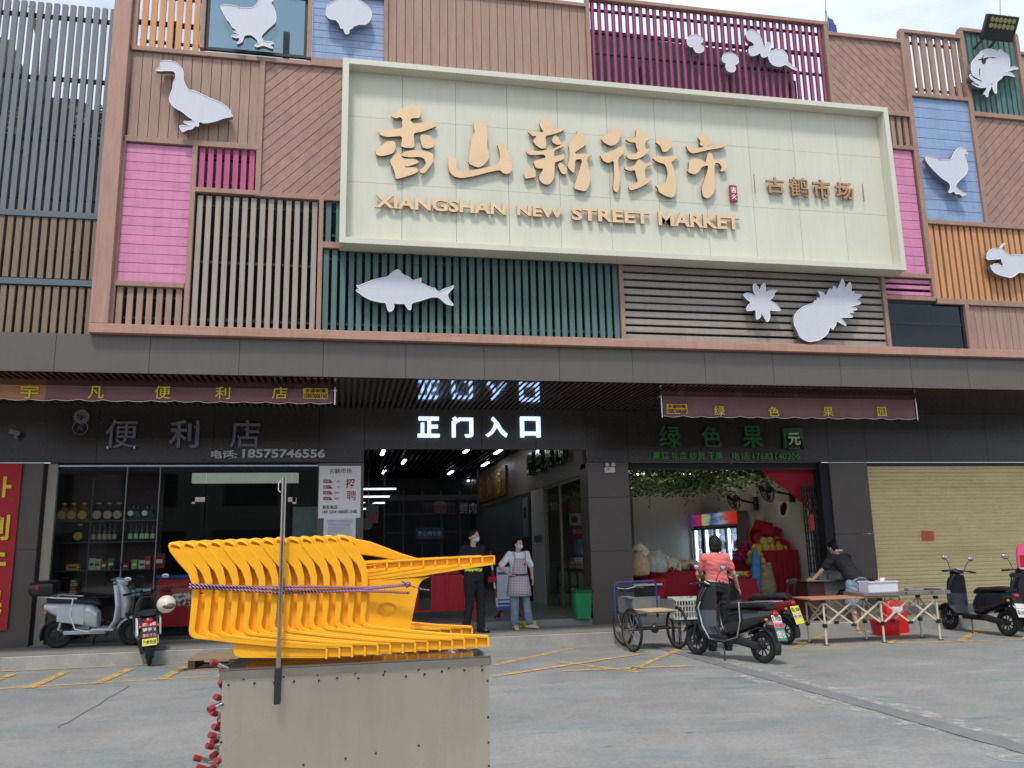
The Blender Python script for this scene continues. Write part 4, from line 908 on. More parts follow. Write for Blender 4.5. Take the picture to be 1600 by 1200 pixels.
def person(label, base, heading, J, look, skin_legs=False, cat='person', s=1.0):
    """J: joint name -> (right, forward, up) ; builds one continuous body plus clothing parts"""
    rg = Rig(base, heading); P = {k: rg(*[q*s for q in v]) for k, v in J.items()}
    o = thing('person', label, cat, base); b = MB()
    hfw = rg.rt*look[0]+rg.fw*look[1]+Vector((0,0,look[2])); rt, fw, up, M3 = head(b, P['head'], hfw, P['head']-P['neck']+Vector((0,0,.15)), s)
    limb(b, [P['chest'], P['neck'], P['head']-up*.06*s], [.07*s,.052*s,.05*s])
    tor(b, rg, P, s, 0); 
    for k in 'LR':
        limb(b, [P['sh'+k], P['el'+k], P['wr'+k]], [.047*s,.038*s,.026*s]); d = P['wr'+k]-P['el'+k]
        hd_ = J.get('hd'+k); dv = rg.rt*hd_[0]+rg.fw*hd_[1]+Vector((0,0,hd_[2])) if hd_ else d
        pn = -rg.rt if k == 'R' else rg.rt
        if abs(dv.normalized().dot(pn)) > .8: pn = Vector((0,0,-1)) if abs(dv.normalized().z) < .8 else rg.fw
        hand(b, P['wr'+k], dv, pn, s, .6)
        limb(b, [P['hp'+k], P['kn'+k], P['an'+k]], [.085*s,.056*s,.036*s]); 
        f_ = P.get('toe'+k) or P['an'+k]+rg.fw*.17*s-Vector((0,0,.05*s)); b.loft([(P['an'+k]-(f_-P['an'+k])*.25-Vector((0,0,.04*s)), rg.rt*.03*s, Vector((0,0,.03*s))), (P['an'+k].lerp(f_,.5)-Vector((0,0,.02*s)), rg.rt*.04*s, Vector((0,0,.032*s))), (f_, rg.rt*.038*s, Vector((0,0,.018*s)))], 10)
    b.fused('body', SKIN, o, .0085, 2)
    return o, rg, P, (rt, fw, up, M3)
def tor(b, rg, P, s, e):
    ax = (P['chest']-P['pelvis']).normalized(); side = (P['shR']-P['shL']).normalized(); bk = side.cross(ax).normalized()
    hs = (P['hpR']-P['hpL']).normalized()
    mid = P['pelvis'].lerp(P['chest'], .5)
    b.loft([(P['pelvis']-ax*.08*s, hs*(.15+e)*s, bk*(.105+e)*s), (P['pelvis']+ax*.03*s, hs*(.165+e)*s, bk*(.115+e)*s), (mid, side*(.14+e)*s, bk*(.1+e)*s), (P['chest'], side*(.165+e)*s, bk*(.115+e)*s), (P['chest']+ax*.1*s, side*(.15+e)*s, bk*(.085+e)*s), (P['chest']+ax*.15*s, side*(.07+e)*s, bk*(.06+e)*s)], 18, 2.2)
    for k in 'LR': b.sphere(P['sh'+k], (.062+e)*s); limb(b, [P['chest']+ax*.07*s, P['sh'+k]], [(.075+e)*s, (.058+e)*s])
def shirt(o, rg, P, s, mt, sleeve=.75, e=.014, name='shirt', hem=.02):
    b = MB(); tor(b, rg, P, s, e)
    for k in 'LR':
        q = P['sh'+k].lerp(P['el'+k], sleeve) if sleeve <= 1 else P['wr'+k]
        limb(b, [P['sh'+k], P['sh'+k].lerp(P['el'+k], min(1, sleeve))]+([q] if sleeve > 1 else []), [(.056+e)*s, (.05+e)*s]+([.036*s] if sleeve > 1 else []))
    return b.fused(name, mt, o, .011, 3, wrinkle=.009)
def trousers(o, rg, P, s, mt, upto=1.0, e=.014, name='trousers', flare=.0):
    b = MB(); ax = (P['chest']-P['pelvis']).normalized(); hs = (P['hpR']-P['hpL']).normalized(); bk = hs.cross(ax).normalized()
    b.loft([(P['pelvis']-ax*.1*s, hs*(.16+e)*s, bk*(.115+e)*s), (P['pelvis'], hs*(.172+e)*s, bk*(.125+e)*s), (P['pelvis']+ax*.1*s, hs*(.15+e)*s, bk*(.11+e)*s)], 16, 2.2)
    for k in 'LR':
        if upto <= .5: limb(b, [P['hp'+k], P['hp'+k].lerp(P['kn'+k], upto*2)], [(.095+e)*s, (.085+e+flare)*s])
        else: limb(b, [P['hp'+k], P['kn'+k], P['kn'+k].lerp(P['an'+k], (upto-.5)*2)], [(.092+e)*s, (.064+e)*s, (.055+e+flare)*s])
    return b.fused(name, mt, o, .012, 3, wrinkle=.011)
def shoes(o, rg, P, s, mt, h=.05, name='shoe'):
    for k in 'LR':
        a = P['an'+k]; f_ = P.get('toe'+k) or a+rg.fw*.17*s-Vector((0,0,.05*s)); d = (f_-a); d.z = 0; z = min(a.z, f_.z)-.045*s
        d.normalize(); sd_ = d.cross(Vector((0,0,1))); p = Vector((a.x,a.y,o.location.z+.004)); u = Vector((0,0,1))
        MB().loft([(p-d*.07*s+u*.035, sd_*.03*s, u*.033), (p+u*.04, sd_*.042*s, u*.038), (p+d*.1*s+u*.035, sd_*.047*s, u*.032), (p+d*.19*s+u*.022, sd_*.04*s, u*.02)], 12).build(name, mt, o, smooth=True)
def eyes(o, P, fr_, s):
    rt, fw, up, M3 = fr_
    for k in (-1,1): MB().sphere(P['head']+fw*.083*s+rt*k*.03*s+up*.012*s, (.012*s,.006*s,.006*s), 8, 6, M3).build('eye', m_ink, o, smooth=True)
def facemask(o, P, fr_, s):
    rt, fw, up, M3 = fr_; c = P['head']
    b = MB(); b.sphere(c-up*.045*s+fw*.026*s, (.066*s,.082*s,.05*s), 16, 10, M3)
    for k in (-1,1): b.tube([c+rt*k*.055*s+fw*.06*s-up*.02*s, c+rt*k*.084*s-fw*.0*s-up*.0*s], .003*s, 5)
    b.fused('face_mask', mat('pale blue mask', (176, 208, 226), .7, 0, .03), o, .006, 2)
def hair(o, P, fr_, s, kind):
    rt, fw, up, M3 = fr_; c = P['head']; b = MB()
    b.sphere(c+up*.036*s-fw*.012*s, (.083*s,.097*s,.092*s), 18, 12, M3)
    if kind == 'short': b = MB(); b.sphere(c+up*.046*s-fw*.018*s, (.08*s,.094*s,.082*s), 18, 12, M3)
    if kind == 'bob':
        b.sphere(c-fw*.04*s-up*.02*s, (.104*s,.085*s,.115*s), 16, 10, M3); b.sphere(c-fw*.05*s-up*.09*s, (.098*s,.06*s,.075*s), 14, 10, M3)
    if kind in ('bun','tail'): b.sphere(c-fw*.1*s+up*(.03 if kind == 'tail' else .09)*s, (.04*s,.04*s,.042*s), 12, 8, M3); b.sphere(c-fw*.05*s-up*.02*s, (.078*s,.055*s,.07*s), 12, 8, M3)
    m = b.fused('hair', HAIR, o, .007, 1)
    # pull the front edge back off the face
    for v in m.data.vertices:
        q = v.co+BASE[m]-c; f_, u_ = q.dot(fw), q.dot(up)
        if f_ > .03*s and u_ < .07*s: v.co -= fw*(f_-.03*s)*.9
m_tee = mat('black cloth', (26, 26, 30), .85, 0, .2, 6, .3, 40); m_denim = mat('washed denim', (120, 136, 152), .8, 0, .22, 7, .3, 60)
ST = dict(head=(0,.01,1.6), neck=(0,-.01,1.47), chest=(0,-.01,1.28), pelvis=(0,0,.95), shL=(-.175,-.01,1.4), shR=(.175,-.01,1.4), hpL=(-.09,0,.9), hpR=(.09,0,.9),
          knL=(-.11,.02,.49), knR=(.11,.02,.49), anL=(-.12,0,.085), anR=(.12,0,.085), elL=(-.25,-.03,1.12), elR=(.25,-.03,1.12), wrL=(-.26,.05,.88), wrR=(.26,.05,.88))
def J(**k): d = dict(ST); d.update(k); return d
# --- guard: faces right, arms behind his back
gb = atz(741, 989, ZK); s = 1.0
o, rg, P, fr_ = person('man in black uniform with lime waist band and face mask in the entrance', gb, 150, J(elL=(-.26,-.1,1.14), elR=(.26,-.1,1.14), wrL=(-.06,-.2,.98), wrR=(.06,-.2,.98), hdL=(1,-.1,-.3), hdR=(-1,-.1,-.3), anL=(-.1,.06,.085), anR=(.14,-.05,.085), knL=(-.1,.06,.49)), (-.75,.65,.0), s=1.02)
s = 1.02
shirt(o, rg, P, s, m_tee, 1.5); trousers(o, rg, P, s, m_tee); shoes(o, rg, P, s, m_plas_k); eyes(o, P, fr_, s); facemask(o, P, fr_, s); hair(o, P, fr_, s, 'short')
b = MB(); ax = P['pelvis'].lerp(P['chest'], .27)
b.loft([(ax-Vector((0,0,.028)), rg.rt*.172, rg.fw*.132), (ax+Vector((0,0,.028)), rg.rt*.17, rg.fw*.13)], 20, 2.2); b.build('reflective_band', mat('lime band', (206, 232, 60), .5, 0, 0), o, smooth=True)
# --- stallholder in a checked apron, hand on hip
s = .93; wb = atz(812, 983, ZK)
def checked():
    m = bpy.data.materials.new('checked apron cloth'); m.use_nodes = True; N = m.node_tree.nodes; L = m.node_tree.links; b = N['Principled BSDF']; b.inputs['Roughness'].default_value = .85
    t = N.new('ShaderNodeTexCoord'); mp_ = N.new('ShaderNodeMapping'); mp_.inputs['Rotation'].default_value = (0,0,R(14)); L.new(t.outputs['Object'], mp_.inputs[0]); sp = N.new('ShaderNodeSeparateXYZ'); L.new(mp_.outputs[0], sp.inputs[0]); outs = []
    for ax in (0, 2):
        a = N.new('ShaderNodeMath'); a.operation = 'MULTIPLY'; a.inputs[1].default_value = 36; L.new(sp.outputs[ax], a.inputs[0])
        f_ = N.new('ShaderNodeMath'); f_.operation = 'FRACT'; L.new(a.outputs[0], f_.inputs[0]); g_ = N.new('ShaderNodeMath'); g_.operation = 'GREATER_THAN'; g_.inputs[1].default_value = .62; L.new(f_.outputs[0], g_.inputs[0]); outs.append(g_)
    ad = N.new('ShaderNodeMath'); ad.operation = 'ADD'; L.new(outs[0].outputs[0], ad.inputs[0]); L.new(outs[1].outputs[0], ad.inputs[1])
    dv = N.new('ShaderNodeMath'); dv.operation = 'MULTIPLY'; dv.inputs[1].default_value = .5; L.new(ad.outputs[0], dv.inputs[0])
    mx_ = N.new('ShaderNodeMixRGB'); mx_.inputs[1].default_value = (*s2l((206,194,200)),1); mx_.inputs[2].default_value = (*s2l((88,74,92)),1); L.new(dv.outputs[0], mx_.inputs[0]); L.new(mx_.outputs[0], b.inputs['Base Color']); return m
m_chk = checked()
o, rg, P, fr_ = person('woman in white tee and checked apron with blue mask, hand on hip', wb, 172, J(elR=(.36,-.08,1.17), wrR=(.2,.08,1.02), hdR=(-1,.35,-.1), elL=(-.29,-.06,1.15), wrL=(-.27,.04,.93), anL=(-.19,.04,.085), knL=(-.14,.03,.49), toeL=(-.3,.16,.03), anR=(.1,.0,.085), toeR=(.12,.17,.03)), (-.55,.8,.0), s=s)
m_tw = mat('white tee', (226,224,226), .8, 0, .04); shirt(o, rg, P, s, m_tw, .8); trousers(o, rg, P, s, m_denim, .93, flare=.012)
shoes(o, rg, P, s, mat('beige flats', (196,180,162), .6)); eyes(o, P, fr_, s); facemask(o, P, fr_, s); hair(o, P, fr_, s, 'tail')
ap = MB(); sec = []
ring_n = 15
def apron_sheet(levels, mt, name, e0):
    vs = []
    for (u, hw, dp, a0) in levels:
        for k in range(ring_n):
            a = R(-a0+2*a0*k/(ring_n-1)); c = rg(0, 0, u*s)
            c = P['pelvis'].lerp(P['chest'], max(0,(u-.95)/.33)); c.z = o.location.z+u*s
            vs.append(c+rg.rt*math.sin(a)*(hw+e0)*s+rg.fw*math.cos(a)*(dp+e0)*s)
    mb = MB().add(vs, [(i*ring_n+k, i*ring_n+k+1, (i+1)*ring_n+k+1, (i+1)*ring_n+k) for i in range(len(levels)-1) for k in range(ring_n-1)])
    q = mb.build(name, mt, o, smooth=True); q.modifiers.new('t','SOLIDIFY').thickness = .006; return q
apron_sheet([(.62,.235,.2,100),(.75,.225,.19,100),(.9,.2,.165,105),(1.03,.175,.145,110)], m_chk, 'apron', .012)
apron_sheet([(1.0,.172,.142,62),(1.1,.165,.14,58),(1.2,.17,.145,50),(1.33,.17,.14,40)], m_chk, 'apron_bib', .016)
b = MB()
for k in (-1,1): b.tube([rg(k*.1*s,.135*s,1.32*s), rg(k*.12*s,.1*s,1.42*s), rg(k*.1*s,.0*s,1.465*s), rg(k*.06*s,-.1*s,1.4*s)], .011, 6)
b.build('apron_strap', m_chk, o); b = MB(); b.loft([(rg(0,0,1.0*s), rg.rt*.19*s, rg.fw*.163*s), (rg(0,0,1.035*s), rg.rt*.187*s, rg.fw*.16*s)], 20, 2.2); b.build('apron_belt', mat('dark trim', (60,54,64), .8), o)
b = MB(); b.sphere(rg(-.07*s,.172*s,1.22*s), (.02,.01,.022), 10, 6); b.build('red_badge', m_red, o)
# --- customer in a coral tee, seen from behind
s = 1.03; cb = Vector((6.15, 12.45, 0)); q = atz(1112, 985, 0)
cbx = at(1121, 930, 12.5); cb = Vector((cbx.x, 12.5, 0))
o, rg, P, fr_ = person('woman in coral tee and black trousers seen from behind beside the scooters', cb, 8, J(head=(.02,.05,1.57), neck=(0,0,1.44), elL=(-.25,.1,1.12), wrL=(-.2,.28,1.06), elR=(.27,.0,1.12), wrR=(.36,.12,.9), hdR=(.4,.4,-.6), shL=(-.155,-.01,1.35), shR=(.155,-.01,1.35)), (.05,1,-.25), s=s)
shirt(o, rg, P, s, mat('coral tee', (208, 106, 102), .8, 0, .05, 4, .3, 12), .62, e=.018); trousers(o, rg, P, s, m_tee); shoes(o, rg, P, s, m_plas_k); hair(o, P, fr_, s, 'bob'); eyes(o, P, fr_, s)
# --- man bending over the counter at the right
s = 1.0; mbx = atz(1344, 988, 0)
o, rg, P, fr_ = person('person in black tee and denim shorts bending over a counter by the pillar', mbx, -18, J(pelvis=(0,.0,.95), chest=(-.04,.2,1.22), neck=(-.06,.3,1.38), head=(-.07,.37,1.49), shL=(-.24,.25,1.3), shR=(.15,.27,1.3), elL=(-.42,.36,1.1), wrL=(-.54,.5,.92), elR=(.17,.42,1.06), wrR=(-.02,.55,.92), hdL=(-.4,.9,-.1), hdR=(-.4,.9,-.1), hpL=(-.09,0,.88), hpR=(.09,0,.88), anL=(-.12,-.05,.085), anR=(.12,-.02,.085)), (0,.9,-.45), s=s)
shirt(o, rg, P, s, m_tee, .7, e=.03); trousers(o, rg, P, s, m_denim, .46, flare=.03, name='shorts'); hair(o, P, fr_, s, 'bun'); eyes(o, P, fr_, s)
for k in 'LR': 
    a = P['an'+k]; MB().loft([(Vector((a.x,a.y,.012))-rg.fw*.08, rg.rt*.04, Vector((0,0,.012))), (Vector((a.x,a.y,.012))+rg.fw*.19, rg.rt*.045, Vector((0,0,.012)))], 10).build('sandal', mat('pale sandal', (190,180,176), .7), o)
b = MB(); cc = P['neck']-rg.fw*.06; b.torus(P['neck']-rg.fw*.01-Vector((0,0,.035)), .075, .01, 'z', 18, 6)
b.build('collar', m_wht, o)
b = MB(); ax = (P['chest']-P['neck']).normalized(); rnd = random.Random(1)
put_text(b, 'SPORT', P['chest'].lerp(P['neck'], .75)+Vector((0,0,.105))-rg.fw*.03, .2, .035, rg.rt, (P['neck']-P['chest']).normalized(), .01, .03); b.build('print', m_wht, o)

# ================================================================ scooters
def wheel(root, x, r=.215, w_=.055, rim=None, y=0, spokes=9, thick=None):
    t = MB(); t.torus((x,y,r), r-w_*.8, w_*.8, 'y', 30, 10, .85); tw = t.build('wheel', m_rub, root, smooth=True, local=True)
    b = MB(); b.torus((x,y,r), r-w_*1.55, .012, 'y', 26, 6); b.cyl((x,y-.045,r), (x,y+.045,r), .035, seg=14)
    for k in range(spokes):
        a = 2*math.pi*k/spokes; b.bar((x+.03*math.cos(a),y,r+.03*math.sin(a)), (x+(r-w_*1.5)*math.cos(a),y,r+(r-w_*1.5)*math.sin(a)), .016, .014, (0,1,0))
    b.build('rim', rim or m_steel, tw, local=True)
    return tw
def plate(root, c, w_, h, rows, tilt=20, board=None, back=True):
    """plate with coloured rows: (colour mat, text, text mat, height share)"""
    T_ = Matrix.Translation(Vector(c)) @ Matrix.Rotation(R(tilt), 4, 'Y')
    b = MB(); b.T = T_; b.box(-.004,.004,-w_/2,w_/2,-h/2,h/2); pl = b.build('number_plate', board or m_plas_k, root, local=True)
    z = h/2-.006
    for cm, tx, tm, sh_ in rows:
        hh = (h-.012)*sh_; b = MB(); b.T = T_; b.box(-.006,-.0042,-w_/2+.006,w_/2-.006,z-hh+.003,z-.002); b.build('plate_field', cm, pl, local=True)
        if tx:
            b = MB(); b.T = T_; put_text(b, tx, (-.0075,0,z-hh/2), w_-.03, hh*.62, (0,-1,0), (0,0,1), .002, .02); b.build('plate_lettering', tm, pl, local=True)
        z -= hh
    return pl
def scooter(label, contact_rear, contact_front, z0, body, opt, name='scooter', group='parked scooters'):
    a = Vector(contact_rear); c = Vector(contact_front); d = c-a; d.z = 0; wb = opt.get('wb', 1.22); h = math.atan2(d.y, d.x)
    mid = (a+c)/2; root = thing(name, label, 'scooter', (0,0,0), group); acc = opt.get('accent', body); sf = opt.get('seat', mat('black seat', (30,30,32), .6, 0, .15, 14, .3, 80))
    F_, Bk = wb/2, -wb/2; V = Vector
    wheel(root, F_, rim=opt.get('rim')); wheel(root, Bk, rim=opt.get('rim'))
    b = MB()                                   # tail body
    b.loft([(V((Bk-.22,0,.66)), V((0,.06,0)), V((0,0,.05))), (V((Bk-.05,0,.62)), V((0,.125,0)), V((.0,0,.1))), (V((Bk+.25,0,.56)), V((0,.17,0)), V((0,0,.17))), (V((Bk+.5,0,.5)), V((0,.165,0)), V((0,0,.18))), (V((Bk+.6,0,.44)), V((0,.12,0)), V((0,0,.13)))], 18, 3)
    b.fused('rear_body', body, root, .012, 2, local=True)
    b = MB(); b.loft([(V((Bk-.16,0,.76)), V((0,.09,0)), V((0,0,.03))), (V((Bk,0,.77)), V((0,.14,0)), V((0,0,.045))), (V((Bk+.28,0,.745)), V((0,.15,0)), V((0,0,.045))), (V((Bk+.5,0,.73)), V((0,.12,0)), V((0,0,.05))), (V((Bk+.62,0,.69)), V((0,.07,0)), V((0,0,.035)))], 16, 2.8)
    b.build('seat', sf, root, smooth=True, local=True)
    b = MB(); b.box(Bk+.52, F_-.26, -.15, .15, .27, .31); b.box(Bk+.1, F_-.4, -.09,.09,.22,.28); b.build('floor_board', acc if opt.get('side') else m_plas_k, root, bevel=.012, local=True)
    b = MB()                                   # leg shield
    b.loft([(V((F_-.34,0,.29)), V((0,.15,0)), V((-.02,0,.03))), (V((F_-.24,0,.42)), V((0,.215,0)), V((-.03,0,.02))), (V((F_-.21,0,.66)), V((0,.22,0)), V((-.035,0,.0))), (V((F_-.25,0,.88)), V((0,.16,0)), V((-.04,0,.0))), (V((F_-.27,0,.98)), V((0,.11,0)), V((-.05,0,.0)))], 18, 3)
    b.fused('leg_shield', acc, root, .011, 2, local=True)
    b = MB(); b.loft([(V((F_-.15,0,.45)), V((0,.07,0)), V((.05,0,0))), (V((F_-.12,0,.65)), V((0,.12,0)), V((.08,0,0))), (V((F_-.15,0,.86)), V((0,.12,0)), V((.07,0,0))), (V((F_-.22,0,1.0)), V((0,.09,0)), V((.05,0,0)))], 16, 2.5)
    b.fused('front_cowl', body, root, .012, 2, local=True)
    b = MB(); b.loft([(V((F_-.34,0,1.02)), V((0,.07,0)), V((0,0,.02))), (V((F_-.27,0,1.04)), V((0,.11,0)), V((0,0,.05))), (V((F_-.17,0,1.02)), V((0,.09,0)), V((0,0,.055))), (V((F_-.12,0,1.0)), V((0,.05,0)), V((0,0,.04)))], 14, 2.5)
    b.build('handlebar_cover', body, root, smooth=True, local=True)
    MB().sphere((F_-.125,0,1.01), (.02,.055,.045), 12, 8).build('headlight', mat('headlight glass', (200,204,206), .15, 0, 0), root, smooth=True, local=True)
    b = MB(); b.obox((F_-.315,0,1.075), (.08,.12,.008), (0,R(-20),0)); b.build('dashboard', mat('dashboard', (150,156,156), .3), root, local=True)
    b = MB(); b.tube([(F_-.3,-.34,1.03),(F_-.27,-.12,1.05),(F_-.27,.12,1.05),(F_-.3,.34,1.03)], .012, 8); b.build('handlebar', m_steel, root, smooth=True, local=True)
    for k in (-1,1):
        MB().cyl((F_-.29,k*.22,1.042),(F_-.305,k*.35,1.027), .019, seg=10).build('grip', m_rub, root, smooth=True, local=True)
        MB().tube([(F_-.25,k*.17,1.05),(F_-.2,k*.24,1.04),(F_-.22,k*.34,1.03)], .006, 6).build('brake_lever', m_chrome, root, local=True)
        if k in opt.get('mirrors', (-1,1)):
            mz = MB(); mz.tube([(F_-.26,k*.15,1.06),(F_-.27,k*.19,1.16),(F_-.29,k*.25,1.24)], .006, 6); mr = mz.build('mirror_stalk', m_plas_k, root, local=True)
            mz = MB(); mz.sphere((F_-.29,k*.28,1.27), (.012,.062,.045), 16, 8); mz.build('mirror', m_plas_k, mr, smooth=True, local=True)
            mz = MB(); mz.sphere((F_-.2965,k*.28,1.27), (.009,.054,.038), 16, 8); mz.build('mirror_glass', m_chrome, mr, smooth=True, local=True)
    b = MB()
    for k in (-1,1): b.tube([(F_-.14,k*.06,.6),(F_-.02,k*.07,.36),(F_,k*.07,.215)], .02, 8)
    b.cyl((F_-.2,0,.95),(F_-.12,0,.5),.03,seg=10); b.build('fork', m_steel, root, smooth=True, local=True)
    def fender(x, a0, a1, rr, nm, mt):
        n = 12; vs = []
        for i in range(n+1):
            a = R(a0+(a1-a0)*i/n)
            for k, q in ((-.065,-.025),(-.05,.008),(.05,.008),(.065,-.025)): vs.append((x+(rr+q)*math.cos(a), k, .215+(rr+q)*math.sin(a)))
        o_ = MB().add(vs, [(i*4+k, i*4+k+1, (i+1)*4+k+1, (i+1)*4+k) for i in range(n) for k in range(3)]).build(nm, mt, root, smooth=True, local=True); o_.modifiers.new('t','SOLIDIFY').thickness = .006
    fender(F_, 25, 165, .25, 'front_mudguard', acc); fender(Bk, 35, 200, .26, 'rear_mudguard', m_plas_k)
    b = MB(); b.loft([(V((Bk-.01,.1,.22)), V((0,0,.05)), V((0,.03,0))), (V((Bk+.3,.1,.27)), V((0,0,.06)), V((0,.04,0))), (V((Bk+.45,.06,.3)), V((0,0,.04)), V((0,.04,0)))], 12); b.build('swing_arm', m_steel if not opt.get('silver') else m_white, root, smooth=True, local=True)
    b = MB(); b.cyl((Bk+.04,-.12,.3),(Bk+.1,-.12,.56), .022, seg=10); b.torus((Bk+.055,-.12,.36), .028,.006,'z',12,5); b.torus((Bk+.07,-.12,.42), .028,.006,'z',12,5); b.torus((Bk+.085,-.12,.48), .028,.006,'z',12,5); b.build('shock_absorber', m_chrome, root, local=True)
    b = MB(); b.tube([(.02,.1,.25),(-.06,.16,.12),(-.1,.2,.01)], .012, 7); b.build('side_stand', m_steel, root, local=True)
    MB().sphere((Bk-.235,0,.66), (.025,.055,.035), 12, 8).build('tail_light', mat('tail lamp red', (196,24,20), .25, 0, 0), root, smooth=True, local=True)
    for k in (-1,1): MB().sphere((Bk-.17,k*.12,.58), (.03,.022,.022), 10, 7).build('indicator', mat('indicator amber', (206,120,40), .3, 0, 0), root, smooth=True, local=True)
    rk = opt.get('rack')
    if rk:
        b = MB()
        for k in (-1,1): b.tube([(Bk+.3,k*.15,.79),(Bk,k*.16,.81),(Bk-.28,k*.1,.83),(Bk-.3,0,.83)], .011, 7); b.tube([(Bk+.25,k*.17,.8),(Bk+.22,k*.19,.55),(Bk+.3,k*.18,.32),(Bk+.5,k*.17,.27)], .011, 7)
        for x in (Bk-.2,Bk-.1,Bk): b.tube([(x,-.13,.825),(x,.13,.825)], .007, 6)
        if rk == 'full':
            for k in (-1,1): b.tube([(Bk+.5,k*.19,.26),(F_-.42,k*.19,.27),(F_-.3,k*.2,.45),(F_-.24,k*.21,.7),(F_-.28,k*.2,.78)], .011, 7)
        b.build('carrier_frame', m_chrome if rk != 'white' else m_wht, root, smooth=True, local=True)
    if opt.get('box'):
        b = MB(); b.loft([(V((Bk-.42,0,.95)), V((0,.17,0)), V((0,0,.08))), (V((Bk-.38,0,.95)), V((0,.2,0)), V((0,0,.11))), (V((Bk-.12,0,.95)), V((0,.2,0)), V((0,0,.12))), (V((Bk-.06,0,.95)), V((0,.17,0)), V((0,0,.1)))], 18, 5); bx = b.build('top_box', m_plas_k, root, smooth=True, local=True)
        MB().box(Bk-.425,Bk-.415,-.05,.05,.93,.96).build('red_badge', m_red, bx, local=True); MB().box(Bk-.35,Bk-.1,-.204,-.2,.93,.945).build('trim_strip', m_steel, bx, local=True); MB().cyl((Bk-.28,-.2,.98),(Bk-.28,-.212,.98),.03,seg=14).build('emblem', m_red, bx, local=True)
    if opt.get('panel'):
        b = MB()
        for k in (-1,1):
            b = MB(); b.loft([(V((Bk+.02,k*.16,.56)), V((0,0,.12)), V((0,.014,0))), (V((Bk+.42,k*.165,.53)), V((0,0,.15)), V((0,.014,0)))], 14, 6)
            b.build('side_panel', opt['panel'], root, smooth=True, local=True)
    if opt.get('plate'): plate(root, (Bk-.28,0,.48), *opt['plate'][:2], opt['plate'][2], tilt=18)
    if opt.get('backrest'):
        b = MB(); b.loft([(V((Bk-.24,0,.96)), V((0,.11,0)), V((-.02,0,.0))), (V((Bk-.25,0,1.0)), V((0,.14,0)), V((-.03,0,.0))), (V((Bk-.26,0,1.04)), V((0,.11,0)), V((-.02,0,.0)))], 14); b.tube([(Bk-.2,.08,.8),(Bk-.24,.08,.97)], .012, 6); b.tube([(Bk-.2,-.08,.8),(Bk-.24,-.08,.97)], .012, 6); b.build('backrest', sf, root, smooth=True, local=True)
    if opt.get('shield'):
        b = MB(); b.loft([(V((F_-.2,0,1.08)), V((0,.16,0)), V((.0,0,.02))), (V((F_-.26,0,1.2)), V((0,.2,0)), V((.01,0,.0))), (V((F_-.34,0,1.38)), V((0,.14,0)), V((.01,0,.0)))], 14, 3); b.build('wind_shield', opt['shield'], root, smooth=True, local=True)
    lean = opt.get('lean', 4)
    root.matrix_world = Matrix.Translation((mid.x, mid.y, z0)) @ Matrix.Rotation(h, 4, 'Z') @ Matrix.Rotation(R(lean), 4, 'X')
    root.location = (mid.x, mid.y, z0); root.rotation_euler = (Matrix.Rotation(h, 3, 'Z') @ Matrix.Rotation(R(lean), 3, 'X')).to_euler()
    return root
m_blk = mat('black gloss paint', (24,24,27), .22, 0, .08, 6, spec=.6, coat=.4); m_silv = mat('silver paint', (196,198,202), .32, .25, .05); m_dred = mat('dark red paint', (110,26,30), .35, 0, .08)
m_navy = mat('dark blue black paint', (28,32,40), .3, 0, .1, 6, spec=.5); m_plt = mat('plate white', (214,206,200), .6, 0, .05); m_plg = mat('plate green', (50,122,100), .6, 0, .15, 30)
m_pink2 = mat('plate pink', (226,120,140), .6, 0, .1); m_ply = mat('plate yellow', (212,206,70), .6, 0, .1)
P4 = [(m_plt,'S 7420',m_ink,.3),(m_pink2,'公益',m_redink,.2),(m_plg,'文明出行 礼让',m_plt,.5)]
scooter('black scooter with chrome crash bars and green plate, nearest the fruit shop', atz(1190,1036,0), atz(1093,1024,0), 0, m_blk, dict(rack='full', plate=(.2,.36,P4), mirrors=(-1,1), lean=3))
r0, f0 = atz(1212,1006,0), atz(1150,1000,0)
scooter('scooter with a red tail and yellow plate, half hidden behind the black one', r0, f0, 0, m_dred, dict(plate=(.22,.3,[(m_ply,'粤J 208',m_ink,.45),(m_plt,'安全',m_redink,.25),(m_ply,'',m_ink,.3)]), backrest=True, mirrors=(), lean=-3, accent=m_blk))
ra, fa_ = Vector((at(92,1000,15.05).x, 15.02, ZK)), Vector((at(208,1000,15.0).x, 14.98, ZK))
scooter('silver and black scooter with a top box, parked sideways against the shop window', ra, fa_, ZK, m_silv, dict(rack='white', box=True, panel=m_silv, accent=m_silv, silver=True, wb=abs((fa_-ra).length), side=True, lean=5), group='parked scooters')
rb, fb_ = atz(236,1051,0), atz(228,1018,0)
scooter('black and white scooter seen from behind at the kerb, a helmet on its mirror', rb, fb_, 0, m_blk, dict(wb=1.15, panel=m_wht, plate=(.21,.36,[(m_red,'便民',m_plt,.2),(m_plas_k,'骑手 2',m_plt,.24),(m_plas_k,'南城千力',m_pink2,.26),(m_ply,'外卖快送',m_ink,.3)]), lean=-4))
rc, fc = atz(1573,994,0), atz(1487,984,0)
scooter('black scooter with red tail lamp, left of the pair by the cream shutter', rc, fc, 0, m_navy, dict(plate=(.2,.34,[(m_plas_k,'',m_ink,.3),(m_plt,'',m_ink,.25),(m_plt,'粤J 6W8',m_ink,.45)]), wb=1.3, backrest=True))
rd, fd = atz(1665,1000,0), atz(1580,982,0)
sd2 = scooter('black scooter with pink wind guard, cut off by the right edge', rd, fd, 0, m_blk, dict(wb=1.3, box=False, mirrors=(-1,1)))
